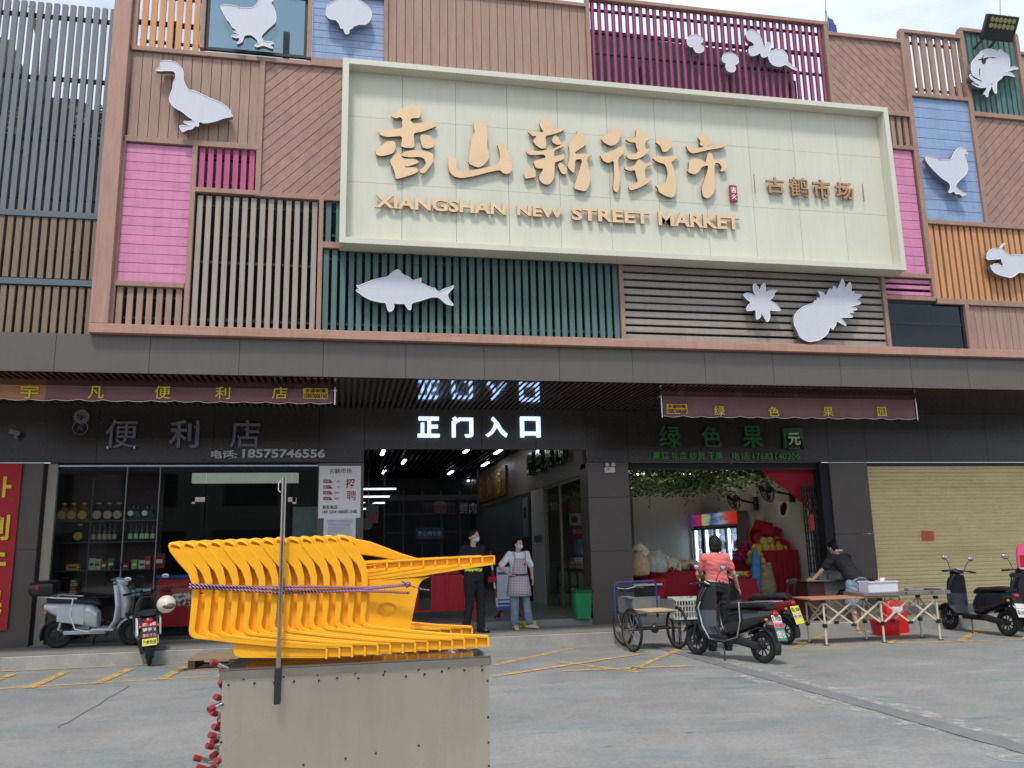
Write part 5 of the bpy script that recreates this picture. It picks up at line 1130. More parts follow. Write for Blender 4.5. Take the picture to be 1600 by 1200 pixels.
# pink seat back at the right edge
p = atz(1603, 960, 0); 
PS = thing('child_seat', 'pink child seat showing at the far right edge beside the scooters', 'child seat', (p.x+.1, 13.2, 0)); q = at(1602, 885, 13.2)
mp_ = mat('pink plastic', (206,80,120), .4, 0, .06)
MB().loft([((q.x,13.2,.7), (.13,0,0), (0,.03,0)), ((q.x,13.2,.95), (.17,0,0), (0,.04,0)), ((q.x+.01,13.2,1.35), (.16,0,0), (0,.04,0)), ((q.x+.02,13.2,1.5), (.11,0,0), (0,.03,0))], 18, 3).build('backrest', mp_, PS, smooth=True)
MB().loft([((q.x,13.17,1.0), (.12,0,0), (0,.025,0)), ((q.x,13.17,1.3), (.12,0,0), (0,.025,0))], 16, 3).build('cushion', m_red, PS, smooth=True)
b = MB(); b.box(q.x-.16,q.x+.16,12.95,13.2,.62,.7); b.build('seat', mp_, PS, bevel=.02)
b = MB(); b.cyl((q.x,13.15,0),(q.x,13.15,.64),.03); b.cyl((q.x,13.15,0),(q.x,13.15,.03),.18); b.build('post', m_plas_k, PS)
# helmet hanging on the mirror of the kerbside scooter
p = at(260, 944, 12.7); H_ = thing('helmet', 'cream patterned helmet hanging from the kerbside scooter', 'helmet', (p.x, p.y, p.z-.13))
MB().sphere(p, (.125,.14,.12), 20, 12).build('shell', mat('cream helmet', (206,198,182), .35, 0, .25, 7), H_, smooth=True)
b = MB(); b.sphere(p+Vector((.03,-.06,-.02)), (.1,.09,.05), 16, 8); b.build('visor', mat('smoke visor', (90,84,78), .15), H_, smooth=True)
b = MB(); b.tube([p+Vector((-.1,0,-.05)), p+Vector((-.02,-.02,-.17)), p+Vector((.1,0,-.05))], .006, 5); b.build('strap', m_plas_k, H_)
# ================================================================ foreground handcart with stacked chairs
ZC = 1.207
FLc, FRc, RRc, RLc = atz(345,1046,ZC), atz(766,1024,ZC), atz(746,1013,ZC), atz(375,1027,ZC)
def galv(name, rgb, rough, metal):
    m = mat(name, rgb, rough, metal, .08, 2.2, .12, 5, dirt=.15); return m
m_zinc = mat('galvanised sheet', (212, 203, 186), .26, .85, .12, 1.3, .7, 1.6, dirt=.3, rain=.25); m_trim = mat('steel edge trim', (176, 168, 158), .2, .9, .12, 10)
m_top = mat('polished lid', (150, 140, 128), .12, .9, .08, 4)
CT = thing('handcart', 'box shaped galvanised metal cart in the foreground carrying yellow chairs', 'cart', ((FLc.x+FRc.x)/2, (FLc.y+RRc.y)/2, 0))
D_ = Vector((0,0,-1))
b = MB(); q = [FLc, FRc, RRc, RLc]; ins = [p.lerp((FLc+RRc)/2, .012) for p in q]
b.poly3([p+D_*.03 for p in ins], D_*.82)
b.fused  # body of plain sheets
bd = b.build('sheet_body', m_zinc, CT, bevel=.006)
b = MB(); b.poly3([p for p in q], D_*.006); b.build('lid', m_top, CT)
b = MB()
for a, c in zip(q, q[1:]+q[:1]): b.bar(a+D_*.021, c+D_*.021, .008, .028)
b.build('edge_trim', m_trim, CT)
fx = (FRc-FLc).normalized(); fn = Vector((fx.y, -fx.x, 0)); fy = (RLc-FLc).normalized()
b = MB(); rnd = random.Random(11); rv = []
def face(u, v): return FLc.lerp(FRc, u)+D_*v+fn*.002
for i in range(13): rv.append((.03+.945*i/12+rnd.uniform(-.012,.012), .052+rnd.uniform(-.004,.006)))
for i in range(8): rv.append((.1+.86*i/7+rnd.uniform(-.02,.02), .036))
for i in range(6): rv += [(.012, .12+.1*i+rnd.uniform(-.02,.02)), (.988, .1+.1*i+rnd.uniform(-.02,.02))]
rv += [(.2,.345), (.3,.335), (.45,.325), (.56,.315), (.72,.3)]
for u, v in rv:
    p = face(u, v); b.sphere(p, (.0042,.003,.0042), 8, 5); b.sphere(p+fn*.002+Vector((0,0,-.001)), (.0022,.003,.0022), 6, 4)
b.build('rivet', mat('dark rivet', (52,48,44), .5, .5, .2), CT)['kind'] = 'stuff'
b = MB()
for u, v in rv[:21]:
    if rnd.random() < .6:
        p = face(u, v); L_ = rnd.uniform(.004,.014); b.add([p+fn*.0006+Vector((-.002,0,0)), p+fn*.0006+Vector((.002,0,0)), p+fn*.0006+Vector((-.001+rnd.uniform(-.008,0),0,-L_))], [(0,1,2)])
b.build('rust_run', mat('rust run', (84,70,58), .8, 0, .2), CT)['kind'] = 'stuff'
# pole
p1 = at(433,1100,FLc.y-.02); p2 = at(448,746,FLc.y-.02)
px_ = p1.x; b = MB(); b.cyl((px_,p1.y,ZC-.03),(px_,p1.y,p2.z),.0085,seg=14); b.cyl((px_,p1.y,p2.z),(px_,p1.y,p2.z+.002),.0085,.004,14); b.build('pole', m_trim, CT, smooth=True)
b = MB(); b.box(px_-.0115,px_+.0115,p1.y-.012,p1.y+.012,p1.z,ZC-.0); b.build('pole_sleeve', m_steel, CT, bevel=.002)
b = MB(); b.tube([(px_-.012,p1.y,p2.z-.01),(px_-.02,p1.y,p2.z-.02),(px_-.02,p1.y,p2.z-.045),(px_-.012,p1.y,p2.z-.055)], .0015, 5); b.build('wire_hook', m_wht, CT)
# red capped steel tubes on the left flank
tubes = [((300,350),(190,300)),((268,425),(255,365)),((270,530),(248,480)),((272,620),(215,598)),((265,650),(165,693)),((265,755),(185,732)),((252,880),(200,852)),((252,850),(240,800)),((240,935),(172,922)),((256,950),(190,972)),((246,1030),(150,1015)),((250,1045),(185,1092)),((245,1150),(215,1138)),((195,1165),(45,1118)),((240,1160),(165,1205)),((160,1230),(70,1200)),((235,1260),(180,1290)),((225,1340),(120,1320))]
for i, (a, c) in enumerate(tubes):
    yy = FLc.y+.02+.03*((i*7)%4); A = at(300+a[0]/5.454, 980+a[1]/5.454, yy); Cc = at(300+c[0]/5.454, 980+c[1]/5.454, yy-.03)
    A.x = max(A.x, FLc.x-.005); d = (Cc-A)
    tb = MB().cyl(A, Cc, .0085, seg=12).build('tube', m_chrome, CT, smooth=True)
    dn = d.normalized(); MB().cyl(Cc-dn*.012, Cc+dn*.012, .0108, .0104, 12).build('red_cap', mat('dark red cap', (140,28,34), .55, 0, .15, 20), tb, smooth=True)
b = MB()
for i, (u, v) in enumerate(((.15,0),(.85,0))):
    pass
wx = (FLc.x+FRc.x)/2
for k in (-1,1):
    b = MB(); b.torus((wx+k*.4, (FLc.y+RRc.y)/2, .2), .16, .04, 'x', 26, 8); tw = b.build('wheel', m_rub, CT, smooth=True)
    b = MB(); b.cyl((wx+k*.4-.02,(FLc.y+RRc.y)/2,.2),(wx+k*.4+.02,(FLc.y+RRc.y)/2,.2),.13,seg=20); b.build('rim', m_steel, tw)
b = MB(); b.box(FLc.x+.03,FRc.x-.03,FLc.y+.06,RRc.y+.02,.3,.36)
b.cyl((wx-.4,(FLc.y+RRc.y)/2,.2),(wx+.4,(FLc.y+RRc.y)/2,.2),.015)
for k in (-1,1): b.box(wx+k*.36-.02,wx+k*.36+.02,FLc.y+.08,FLc.y+.14,.18,.31)
b.build('chassis', m_steel, CT)

# ---- stack of fourteen chairs lying on their sides
YC = 3.215
m_ych = mat('yellow chair plastic', (252, 176, 28), .36, 0, .07, 5, .06, 60, spec=.5, dirt=.16)
def L0(px, py, y=YC): p = at(px, py, y); return Vector((p.x, 0, p.z))
c0, c13 = L0(303.7,998), L0(571,981)
DX = (c13-c0)/13
def z0(x, y, s=5.218, ox=250, oy=820): return L0(ox+x/s, oy+y/s)
def z1(x, y): return z0(x, y, ox=510)-DX*13
org = c0.copy()
outer = [z0(*q) for q in ((62,175),(66,150),(85,140),(80,222),(150,312),(228,398),(258,480),(260,560),(245,750),(233,860),(240,895),(258,918),(285,930),(430,945),(600,966),(1000,1002),(1360,1016))]
outer_l = [z0(*q) for q in ((64,170),(80,222),(150,312),(228,398),(258,480),(260,560),(245,750),(233,860),(240,895),(258,918),(285,930),(430,945),(600,966),(1000,1002),(1360,1016))]
inner_l = [z0(*q) for q in ((95,142),(162,176),(232,255),(296,362),(318,468),(316,560),(298,750),(282,840),(286,872),(300,892),(322,905),(450,922),(610,940),(1005,975),(1360,990))]
tip = [z0(*q) for q in ((62,178),(64,152),(82,142),(118,145),(160,160),(182,182),(200,205))]
rear_bot = [z1(*q) for q in ((352,470),(500,450),(660,432),(800,420),(870,405),(1000,385),(1200,352),(1383,325))]
rear_top = [z1(*q) for q in ((1378,250),(1180,262),(900,276),(640,296),(480,305),(350,330),(300,330))]
panel = [z1(*q) for q in ((316,500),(318,833),(500,846),(690,860),(740,600),(765,490),(790,455),(860,425),(700,438),(480,462))]
hole_c = z1(495,697)
W_ = .44
def band(mb, a, c, y0, y1, n=None):
    """closed strip between two polylines, extruded y0..y1"""
    n = len(a); vs = [Vector((p.x,y0,p.z)) for p in a]+[Vector((p.x,y0,p.z)) for p in c]+[Vector((p.x,y1,p.z)) for p in a]+[Vector((p.x,y1,p.z)) for p in c]
    fs = []
    for i in range(n-1): fs += [(i,i+1,n+i+1,n+i), (2*n+i,3*n+i,3*n+i+1,2*n+i+1), (i,2*n+i,2*n+i+1,i+1), (n+i,n+i+1,3*n+i+1,3*n+i)]
    fs += [(0,n,3*n,2*n), (n-1,3*n-1,4*n-1,2*n-1)]
    mb.add(vs, fs)
def splay(x): return -.05*(x-org.x)        # outwards towards the seat
def make_chair():
    t = thing('plastic_chair', 'yellow plastic chair lying on its side, nested in the stack', 'chair', (org.x, YC, org.z), 'yellow plastic chairs nested on the cart')
    YB_ = YC
    for side in (0, 1):
        y = YC if side == 0 else YC+W_-.03; yy = lambda a, c: (y+a, y+c) if side == 0 else (y+.03-c, y+.03-a)
        b = MB(); y0_, y1_ = yy(0,.03); band(b, outer_l, inner_l, y0_, y1_); b.build('side_rim', m_ych, t, bevel=.0025)
        # front leg: channel open below with an end rib
        b = MB(); y0_, y1_ = yy(.012,.018)
        P = [z0(*q) for q in ((598,966),(595,1045),(612,1075),(650,1088),(900,1090),(1350,1090),(1350,1018),(1000,1002))]
        b.poly3([Vector((p.x,y0_,p.z)) for p in P], Vector((0,y1_-y0_,0)))
        y0_, y1_ = yy(.0,.028); E0, E1 = z0(1348,1014), z0(1366,1094); b.box(E0.x, E1.x, min(y0_,y1_), max(y0_,y1_), E1.z, E0.z); E2 = z0(598,1090); 
        b.build('front_leg', m_ych, t, bevel=.002)
        # rear leg
        b = MB(); y0_, y1_ = yy(.05,.058); b.poly3([Vector((p.x,y0_,p.z)) for p in rear_bot+rear_top], Vector((0,y1_-y0_,0)))
        y0_, y1_ = yy(.036,.066); lo = [p+Vector((0,0,.009)) for p in rear_bot]; band(b, rear_bot, lo, y0_, y1_)
        hi = rear_top[::-1]; band(b, hi, [p-Vector((0,0,.004)) for p in hi], y0_, YC+.085 if side == 0 else y1_)
        e = rear_bot[-1]; f_ = rear_top[0]; b.box(e.x-.004, e.x+.003, min(y0_,y1_), max(y0_,y1_), e.z, f_.z)
        b.build('rear_leg', m_ych, t, bevel=.0015)
        # side skirt with its oval hole
        b = MB(); hole = [hole_c+Vector((.036*math.cos(k*math.pi/9), 0, .026*math.sin(k*math.pi/9))) for k in range(18)]
        pa = [Vector((p.x, 0, p.z)) for p in panel]; tri = geometry.tessellate_polygon([pa, hole]); allp = pa+hole
        def yo(p): return (y+.02+.11*(p.x-org.x)) if side == 0 else (y+.01-.11*(p.x-org.x))
        vs = [Vector((p.x, yo(p), p.z)) for p in allp]; dy = .004
        n = len(allp); b.add(vs+[v+Vector((0,dy,0)) for v in vs], [tuple(k) for k in tri]+[tuple(i+n for i in k)[::-1] for k in tri])
        hs = len(pa); b.add([vs[hs+i] for i in range(18)]+[vs[hs+i]+Vector((0,.016,0)) for i in range(18)], [(i,(i+1)%18,(i+1)%18+18,i+18) for i in range(18)])
        b.build('side_skirt', m_ych, t)
    # seat and back: the shell between the two sides
    b = MB(); n = len(outer_l)-3
    A_o = outer_l[1:n]; A_i = [p.lerp(q_, .35) for p, q_ in zip(outer_l[1:n], inner_l[1:n])]
    band(b, A_o, A_i, YC+.03, YC+W_-.03); b.build('seat_shell', m_ych, t)
    b = MB(); pa = inner_l[:6]; band(b, [p+Vector((-.004,0,0)) for p in pa], [p+Vector((abs(DX.x)*1.02,0,0)) for p in pa], YC+.034, YC+.038); band(b, [p+Vector((-.004,0,0)) for p in pa], [p+Vector((abs(DX.x)*1.02,0,0)) for p in pa], YC+W_-.06, YC+W_-.056)
    b.build('arm_web', m_ych, t)
    b = MB(); rs = []
    for k, (u, sc_) in enumerate(((0,.6),(.04,1),(.5,1.35),(.96,1),(1,.6))): 
        mid_ = (tip[0]+tip[6])/2; rs.append([Vector((mid_.x+(p.x-mid_.x)*sc_, YC+u*W_, mid_.z+(p.z-mid_.z)*sc_)) for p in tip])
    b.rings(rs); b.build('back_rim', m_ych, t, smooth=True)
    return t
CH = []
proto = make_chair()
nth = ['left', 'second from left', 'third from left', 'fourth from left', 'fifth from left', 'sixth from left', 'seventh from left', 'eighth from left', 'sixth from right', 'fifth from right', 'fourth from right', 'third from right', 'second from right', 'last']
rnd = random.Random(9)
for k in range(14):
    o = proto if k == 0 else copy_tree(proto)
    o.location = (org.x+DX.x*k, YC+rnd.uniform(-.002,.002), org.z+DX.z*k)
    o['label'] = ('yellow plastic chair at the left end of the stack, its whole rim showing' if k == 0 else
                  'yellow plastic chair %s in the nested stack on the cart' % nth[k]) if k < 13 else 'yellow plastic chair second from right in the nested stack on the cart'
last = [x for x in col.objects if x.name.startswith('plastic_chair')][-1]; last['label'] = 'yellow plastic chair at the right end of the stack, oval hole showing'
BASE[last] = Vector(last.location)
for c in list(last.children):
    if c.name.startswith('arm_web'): bpy.data.objects.remove(c)
b = MB(); b.poly3([at(px, py, YC+.16) for px, py in ((536,836),(548,838),(556,842),(578,846),(602,855),(628,865),(655,873),(628,879),(600,872),(575,868),(560,866),(550,860))], Vector((0,.03,0)))
b.build('backrest', m_ych, last, bevel=.006)
# ---- braided rope round the stack
def braid():
    m = bpy.data.materials.new('braided rope'); m.use_nodes = True; N = m.node_tree.nodes; L = m.node_tree.links; b = N['Principled BSDF']; b.inputs['Roughness'].default_value = .8
    t = N.new('ShaderNodeTexCoord'); wv = N.new('ShaderNodeTexWave'); wv.bands_direction = 'DIAGONAL'; wv.inputs['Scale'].default_value = 55; wv.inputs['Distortion'].default_value = .4
    L.new(t.outputs['Object'], wv.inputs[0]); r = N.new('ShaderNodeValToRGB'); r.color_ramp.interpolation = 'CONSTANT'
    r.color_ramp.elements[0].color = (*s2l((76,22,54)),1); r.color_ramp.elements[1].color = (*s2l((196,160,182)),1); r.color_ramp.elements[1].position = .72
    L.new(wv.outputs[0], r.inputs[0]); L.new(r.outputs[0], b.inputs['Base Color']); return m
RP = thing('rope', 'purple and white braided rope tied round the yellow chairs', 'rope', (org.x, YC, 1.3))
yl = YC-.012
for k in range(3):
    pts = []
    for i in range(41):
        t = i/40; x = 297+(640-297)*t; y = 913+k*3.4+ (5 if x > 440 else 5*(x-297)/143)*1.0+1.2*math.sin(t*9+k*2)-(6*max(0,(x-560)/80))*(1 if k < 2 else -.2)
        pts.append(at(x, y, yl-.004*math.sin(t*13+k*2.1)))
    L_ = pts[0].x-.004; zz = pts[0].z; back = [Vector((L_, YC+W_*.5, zz)), Vector((L_+.02, YC+W_+.02, zz)), Vector((pts[-1].x, YC+W_+.02, zz)), Vector((pts[-1].x+.05, YC+W_*.5, pts[-1].z-.01))]
    MB().tube(back[::-1]+pts, .0046, 7).build('strand', braid() if k == 0 else bpy.data.materials['braided rope'], RP, smooth=True)
b = MB(); kn = at(637, 914, yl-.01)
for k in range(3): b.torus(kn+Vector((.004*k-.004, 0, .002*k)), .008, .003, 'xyz'[k], 12, 6)
b.tube([kn, at(660,921,yl-.01), at(672,922,yl-.008)], .0028, 6); b.tube([kn, at(628,908,yl-.012), at(634,911,yl-.014)], .0028, 6); b.build('knot', bpy.data.materials['braided rope'], RP, smooth=True)

# ================================================================ cargo tricycle
TL, TR, TF = atz(989,1019,0), atz(1060,1014,0), atz(972,1000,0)
TRI = thing('cargo_tricycle', 'old blue and grey pedal tricycle with a wooden load bed beside the entrance pillar', 'tricycle', ((TL+TR)/2))
def bwheel(c, r, nrm, nm='wheel'):
    nrm = Vector(nrm).normalized(); T_ = Matrix.Translation(c) @ nrm.to_track_quat('Y','Z').to_matrix().to_4x4()
    b = MB(); b.T = T_; b.torus((0,0,0), r-.02, .02, 'y', 34, 8); tw = b.build(nm, m_rub, TRI, smooth=True)
    b = MB(); b.T = T_; b.torus((0,0,0), r-.045, .012, 'y', 30, 6); b.cyl((0,-.05,0),(0,.05,0),.025,seg=10); b.build('rim', mat('rusty steel', (104,84,72), .6, .5, .3, 20), tw, smooth=True)
    b = MB(); b.T = T_
    for k in range(20):
        a = 2*math.pi*k/20; b.tube([(.02*math.cos(a+.6),(-1)**k*.03,.02*math.sin(a+.6)),((r-.05)*math.cos(a),0,(r-.05)*math.sin(a))], .0022, 4)
    b.build('spokes', m_chrome, tw)
tw = (TR-TL).normalized(); tf = Vector((-tw.y, tw.x, 0)); tf = (tf+tw*-.01).normalized(); axn = tw
rw_ = .33; TF2 = (TL+TR)/2+tf*1.35; TF2 = Vector((at(972,985,TF2.y).x+.02, TF2.y, 0))
if TF2.y > YK-.36: TF2.y = YK-.36; TF2.x = at(974,985,TF2.y).x
bwheel(TL+Vector((0,0,rw_)), rw_, axn+tf*.0); bwheel(TR+Vector((0,0,rw_)), rw_, axn); bwheel(TF2+Vector((0,0,.3)), .3, axn+tf*.1)
m_tblue = mat('blue frame paint', (44,56,110), .45, .1, .15, 12); m_tgrey = mat('grey sheet', (118,122,122), .5, .4, .15, 4, dirt=.3)
A0, A1 = TL+Vector((0,0,rw_)), TR+Vector((0,0,rw_)); mid = (A0+A1)/2; fh = TF2+Vector((0,0,.3))
b = MB(); b.tube([A0+tw*.05, A1-tw*.05], .022, 8); b.tube([A0+tf*.25, A1+tf*.25+Vector((0,0,0))], .014, 6); b.sphere(mid, (.07,.05,.07), 12, 8); b.tube([mid, mid+tf*.5+Vector((0,0,-.06)), fh-tf*.2+Vector((0,0,.3))], .018, 8)
b.torus(mid+tf*.45+Vector((0,0,-.04)), .08, .008, 'x', 18, 5); b.build('axle', m_plas_k, TRI, smooth=True)
bz = .56
b = MB(); c_ = [TL+tw*.03, TR-tw*.02, TR-tw*.02+tf*.45, TL+tw*.03+tf*.45]
def off(p, z): return Vector((p.x, p.y, z))
b.poly3([off(p, bz) for p in c_], Vector((0,0,.02))); b.build('bed', m_tgrey, TRI)
b = MB()
for k in range(3):
    u0, u1 = .28+k*.24, .28+k*.24+.232; b.poly3([off(c_[0].lerp(c_[1],u0)-tf*.04, bz+.022), off(c_[0].lerp(c_[1],u1)-tf*.05, bz+.022), off(c_[3].lerp(c_[2],u1), bz+.022), off(c_[3].lerp(c_[2],u0), bz+.022)], Vector((0,0,.025)))
b.build('bed_plank', mat('worn plank', (190,168,140), .7, 0, .2, 5, .3, 30, (3,10,3)), TRI)
b = MB(); b.bar(off(c_[0],bz+.13)-tf*.02, off(c_[3],bz+.13), .02, .24); b.bar(off(c_[1],bz+.1), off(c_[2],bz+.1), .015, .18); b.bar(off(c_[3],bz+.12), off(c_[2],bz+.12), .015, .22); b.build('side_panel', m_tgrey, TRI)
b = MB(); b.bar(off(c_[0],bz+.25)-tf*.04-tw*.02, off(c_[3],bz+.25)+tw*.12, .14, .012); b.build('wheel_guard', m_tgrey, TRI)
b = MB(); ya = c_[3]; b.tube([off(c_[3]-tw*.06,bz-.1), off(c_[3]-tw*.06,bz+.42), off(c_[3]-tw*.02,bz+.47), off(c_[2]-tw*.1,bz+.47), off(c_[2]-tw*.06,bz+.42), off(c_[2]-tw*.06,bz-.1)], .018, 8)
hb = fh+Vector((0,0,.62)); b.tube([fh, fh-tf*.1+Vector((0,0,.4)), hb-tf*.12], .018, 8); b.tube([hb-tf*.15+Vector((0,0,-.15)), mid+tf*.5+Vector((0,0,.2)), mid+tf*.45+Vector((0,0,-.04))], .018, 8); b.build('frame', m_tblue, TRI, smooth=True)
b = MB(); n = 12; vs = []
for i in range(n+1):
    a = R(-5+120*i/n+60); 
    for k in (-.03,.03): vs.append(fh+tf*(-.35*math.cos(a+math.pi))*1+Vector((0,0,.35*math.sin(a)))+tw*k) 
b.add(vs, [(2*i,2*i+1,2*i+3,2*i+2) for i in range(n)]); mgd = b.build('front_mudguard', m_tblue, TRI, smooth=True); mgd.modifiers.new('t','SOLIDIFY').thickness = .005
b = MB(); hc = hb-tf*.12+Vector((0,0,.02)); b.tube([hc-tw*.28-tf*.16, hc-tw*.2, hc-tw*.05+Vector((0,0,-.03)), hc+tw*.05+Vector((0,0,-.03)), hc+tw*.2, hc+tw*.28-tf*.16], .011, 7); hbo = b.build('handlebar', m_chrome, TRI, smooth=True)
for k in (-1,1): MB().cyl(hc+tw*k*.28-tf*.13, hc+tw*k*.3-tf*.26, .017, seg=9).build('grip', m_rub, hbo, smooth=True)
b = MB(); sp_ = mid+tf*.95+Vector((0,0,.55)); b.loft([(sp_-tf*.14, tw*.1, Vector((0,0,.03))), (sp_, tw*.08, Vector((0,0,.03))), (sp_+tf*.14, tw*.02, Vector((0,0,.02)))], 12); b.cyl(sp_, sp_+Vector((0,0,-.3)), .014, seg=8); b.build('saddle', m_plas_k, TRI, smooth=True)
# white plastic crate with greens, standing on a low stool behind the tricycle
def crate(c, wx, wy, h, mt, name, label, ang=0, holes=True, z=0):
    o = thing(name, label, 'crate', (c[0], c[1], z)); T_ = Matrix.Translation((c[0], c[1], z)) @ Matrix.Rotation(R(ang), 4, 'Z'); b = MB(); b.T = T_
    b.box(-wx/2,wx/2,-wy/2,wy/2,0,.012)
    for s_ in (-1,1):
        for (L_, axx) in ((wx,0),(wy,1)):
            oth = (wy if axx == 0 else wx)/2*s_; rr = lambda a0,a1,z0_,z1_: (b.box(a0,a1,oth-.008,oth+.008,z0_,z1_) if axx == 0 else b.box(oth-.008,oth+.008,a0,a1,z0_,z1_))
            rr(-L_/2,L_/2,0,.03); rr(-L_/2,L_/2,h-.045,h); n = int(L_/.045)
            for i in range(n+1): x = -L_/2+L_*i/n; rr(x-.006,x+.006,.03,h-.045)
            for zz in (h*.35,h*.62): rr(-L_/2,L_/2,zz-.006,zz+.006)
    b.build('basket', mt, o); return o
m_crt = mat('white crate plastic', (196,198,190), .5, 0, .06, 6)
p = at(1075, 955, 13.35)
crate((p.x,13.35), .56, .4, .34, m_crt, 'plastic_crate', 'white slatted plastic crate of greens behind the tricycle', -8, z=.42)
b = MB(); b.box(p.x-.26,p.x+.26,13.17,13.53,.38,.418)
for dx in (-.22,.22):
    for dy in (-.14,.14): b.box(p.x+dx-.02,p.x+dx+.02,13.35+dy-.02,13.35+dy+.02,0,.38)
tag(b.build('low_stool', m_steel), 'low dark stool under the white slatted crate', 'stool')
def leafblob(mb, c, r, n, rnd, sz=.03, mats=1):
    for i in range(n):
        d = Vector((rnd.gauss(0,1),rnd.gauss(0,1),rnd.gauss(0,1))).normalized()*rnd.random()**.4
        q = Vector(c)+Vector((d.x*r[0],d.y*r[1],d.z*r[2])); a = Vector((rnd.gauss(0,1),rnd.gauss(0,1),rnd.gauss(0,1))).normalized(); t_ = a.orthogonal().normalized(); s_ = sz*rnd.uniform(.6,1.3); mb.cur = rnd.randrange(mats)
        mb.add([q-a*s_, q+t_*s_*.55, q+a*s_, q-t_*s_*.55], [(0,1,2,3)])
m_lf = [mat('leaf green', (62,92,44), .5, 0, .3, 20), mat('leaf light green', (104,132,62), .5, 0, .25, 20), mat('leaf dark green', (34,54,30), .5, 0, .3, 20)]
b = MB(); rnd = random.Random(21); leafblob(b, (p.x,13.35,.68), (.24,.16,.08), 260, rnd, .035, 3); tag(b.build('greens', m_lf), 'loose green leaves heaped in the white slatted crate', 'vegetables', kind='stuff')

# ================================================================ folding stall table
LEG = [atz(1284,1007,0), atz(1379,1005,0), atz(1476,1001,0), atz(1258,1003,0), atz(1352,999,0), atz(1446,998,0)]
fy0 = sum(p.y for p in LEG[:3])/3; by0 = sum(p.y for p in LEG[3:])/3
TBL = thing('folding_table', 'long stall table on a cream criss cross folding frame', 'table', ((LEG[0].x+LEG[2].x)/2, (fy0+by0)/2, 0)); m_cr = mat('cream tube', (204,196,170), .45, .1, .08, 8)
HT = .7; xs_ = [LEG[0].x, (LEG[0].x+LEG[2].x)/2, LEG[2].x]; xb_ = [LEG[0].x-.02, LEG[4].x, LEG[5].x]
xb_ = [xs_[0]-.04, xs_[1]-.02, xs_[2]+.0]
for y_, X in ((fy0, xs_), (by0, xb_)):
    for x in X:
        lg = MB().cyl((x,y_,.01),(x,y_,HT), .017, seg=10).build('leg', m_cr, TBL, smooth=True)
        b = MB(); b.box(x-.035,x+.035,y_-.03,y_+.03,0,.012); b.box(x-.03,x+.03,y_-.025,y_+.025,.27,.33); b.box(x-.03,x+.03,y_-.025,y_+.025,HT-.05,HT); b.build('joint', m_plas_k, lg)
zl, zh = .3, HT-.04
for y_, X in ((fy0, xs_), (by0, xb_)):
    for a, c in zip(X, X[1:]):
        m_ = (a+c)/2
        for s0, s1 in (((a,zl),(m_,zh)), ((a,zh),(m_,zl)), ((m_,zl),(c,zh)), ((m_,zh),(c,zl))):
            MB().bar((s0[0],y_-.012 if s0[1] < s1[1] else y_+.008,s0[1]),(s1[0],y_-.012 if s0[1] < s1[1] else y_+.008,s1[1]), .012, .026).build('brace', m_cr, TBL)
        MB().box(m_-.03,m_+.03,y_-.025,y_+.025,zl-.025,zl+.02).build('joint', m_plas_k, TBL)
for x, x2 in zip(xs_, xb_):
    ym = (fy0+by0)/2; MB().bar((x,fy0,zl),(x2,by0,zh), .012,.026).build('brace', m_cr, TBL); MB().bar((x,fy0,zh),(x2,by0,zl), .012,.026).build('brace', m_cr, TBL)
xl, xm, xr = at(1262,930,fy0).x, at(1372,930,fy0).x, at(1480,930,fy0).x
b = MB(); b.box(xl, xm+.2, fy0-.07, by0+.05, HT+.002, HT+.028); b.build('table_board', mat('red brown board', (176,120,88), .5, 0, .15, 4, stretch=(1,8,8)), TBL, bevel=.004)
b = MB(); xq = at(1345,930,fy0).x; b.box(xq, xr, fy0-.09, by0+.04, HT+.031, HT+.085); b.build('raised_board', mat('grey metal board', (124,118,118), .45, .3, .12, 5), TBL, bevel=.004)
b = MB()
for x in (xq+(xr-xq)*.48, xq+(xr-xq)*.78): b.box(x-.015,x+.015,fy0-.094,fy0-.0895,HT+.045,HT+.075)
b.build('clip', m_plas_k, TBL)
# things on the table
ztp = HT+.085
m_clear = glass('clear plastic', (.93,.94,.96), .12, .15); m_milk = mat('milky plastic', (206,206,212), .3, 0, .04)
p0 = at(1350, 920, fy0+.2); p1 = at(1395, 920, fy0+.2)
BX = thing('plastic_box', 'milky plastic box of goods on the folding table', 'storage box', ((p0.x+p1.x)/2, fy0+.2, ztp))
b = MB(); xc = (p0.x+p1.x)/2; hw = (p1.x-p0.x)/2
for s_ in (-1,1): b.box(xc-hw,xc+hw,fy0+.2+s_*.13-.004,fy0+.2+s_*.13+.004,ztp,ztp+.17); b.box(xc+s_*hw-.004,xc+s_*hw+.004,fy0+.075,fy0+.325,ztp,ztp+.169)
b.box(xc-hw,xc+hw,fy0+.074,fy0+.326,ztp,ztp+.006); 
for s_ in (-1,1): b.box(xc-hw-.012,xc+hw+.012,fy0+.2+s_*.14-.008,fy0+.2+s_*.14+.008,ztp+.15,ztp+.172)
b.build('tub', m_milk, BX)
rnd = random.Random(6)
for i in range(5):
    b = MB(); x = xc-hw*.7+rnd.uniform(0,1.4)*hw; b.obox((x, fy0+.2+rnd.uniform(-.06,.06), ztp+.16), (.09,.06,.1), (rnd.uniform(-.4,.4),rnd.uniform(-.5,.5),rnd.uniform(0,3))); tag(b.build('packet', mat(['white pack','pink pack','black pack'][i % 3], [(220,218,214),(206,150,150),(40,40,44)][i % 3], .5)), ['white goods packet at the front of the milky box','pink goods packet leaning in the milky box','black goods packet lying in the milky box','second white goods packet in the milky box','second pink goods packet in the milky box'][i], 'packet', 'packets in the milky box')
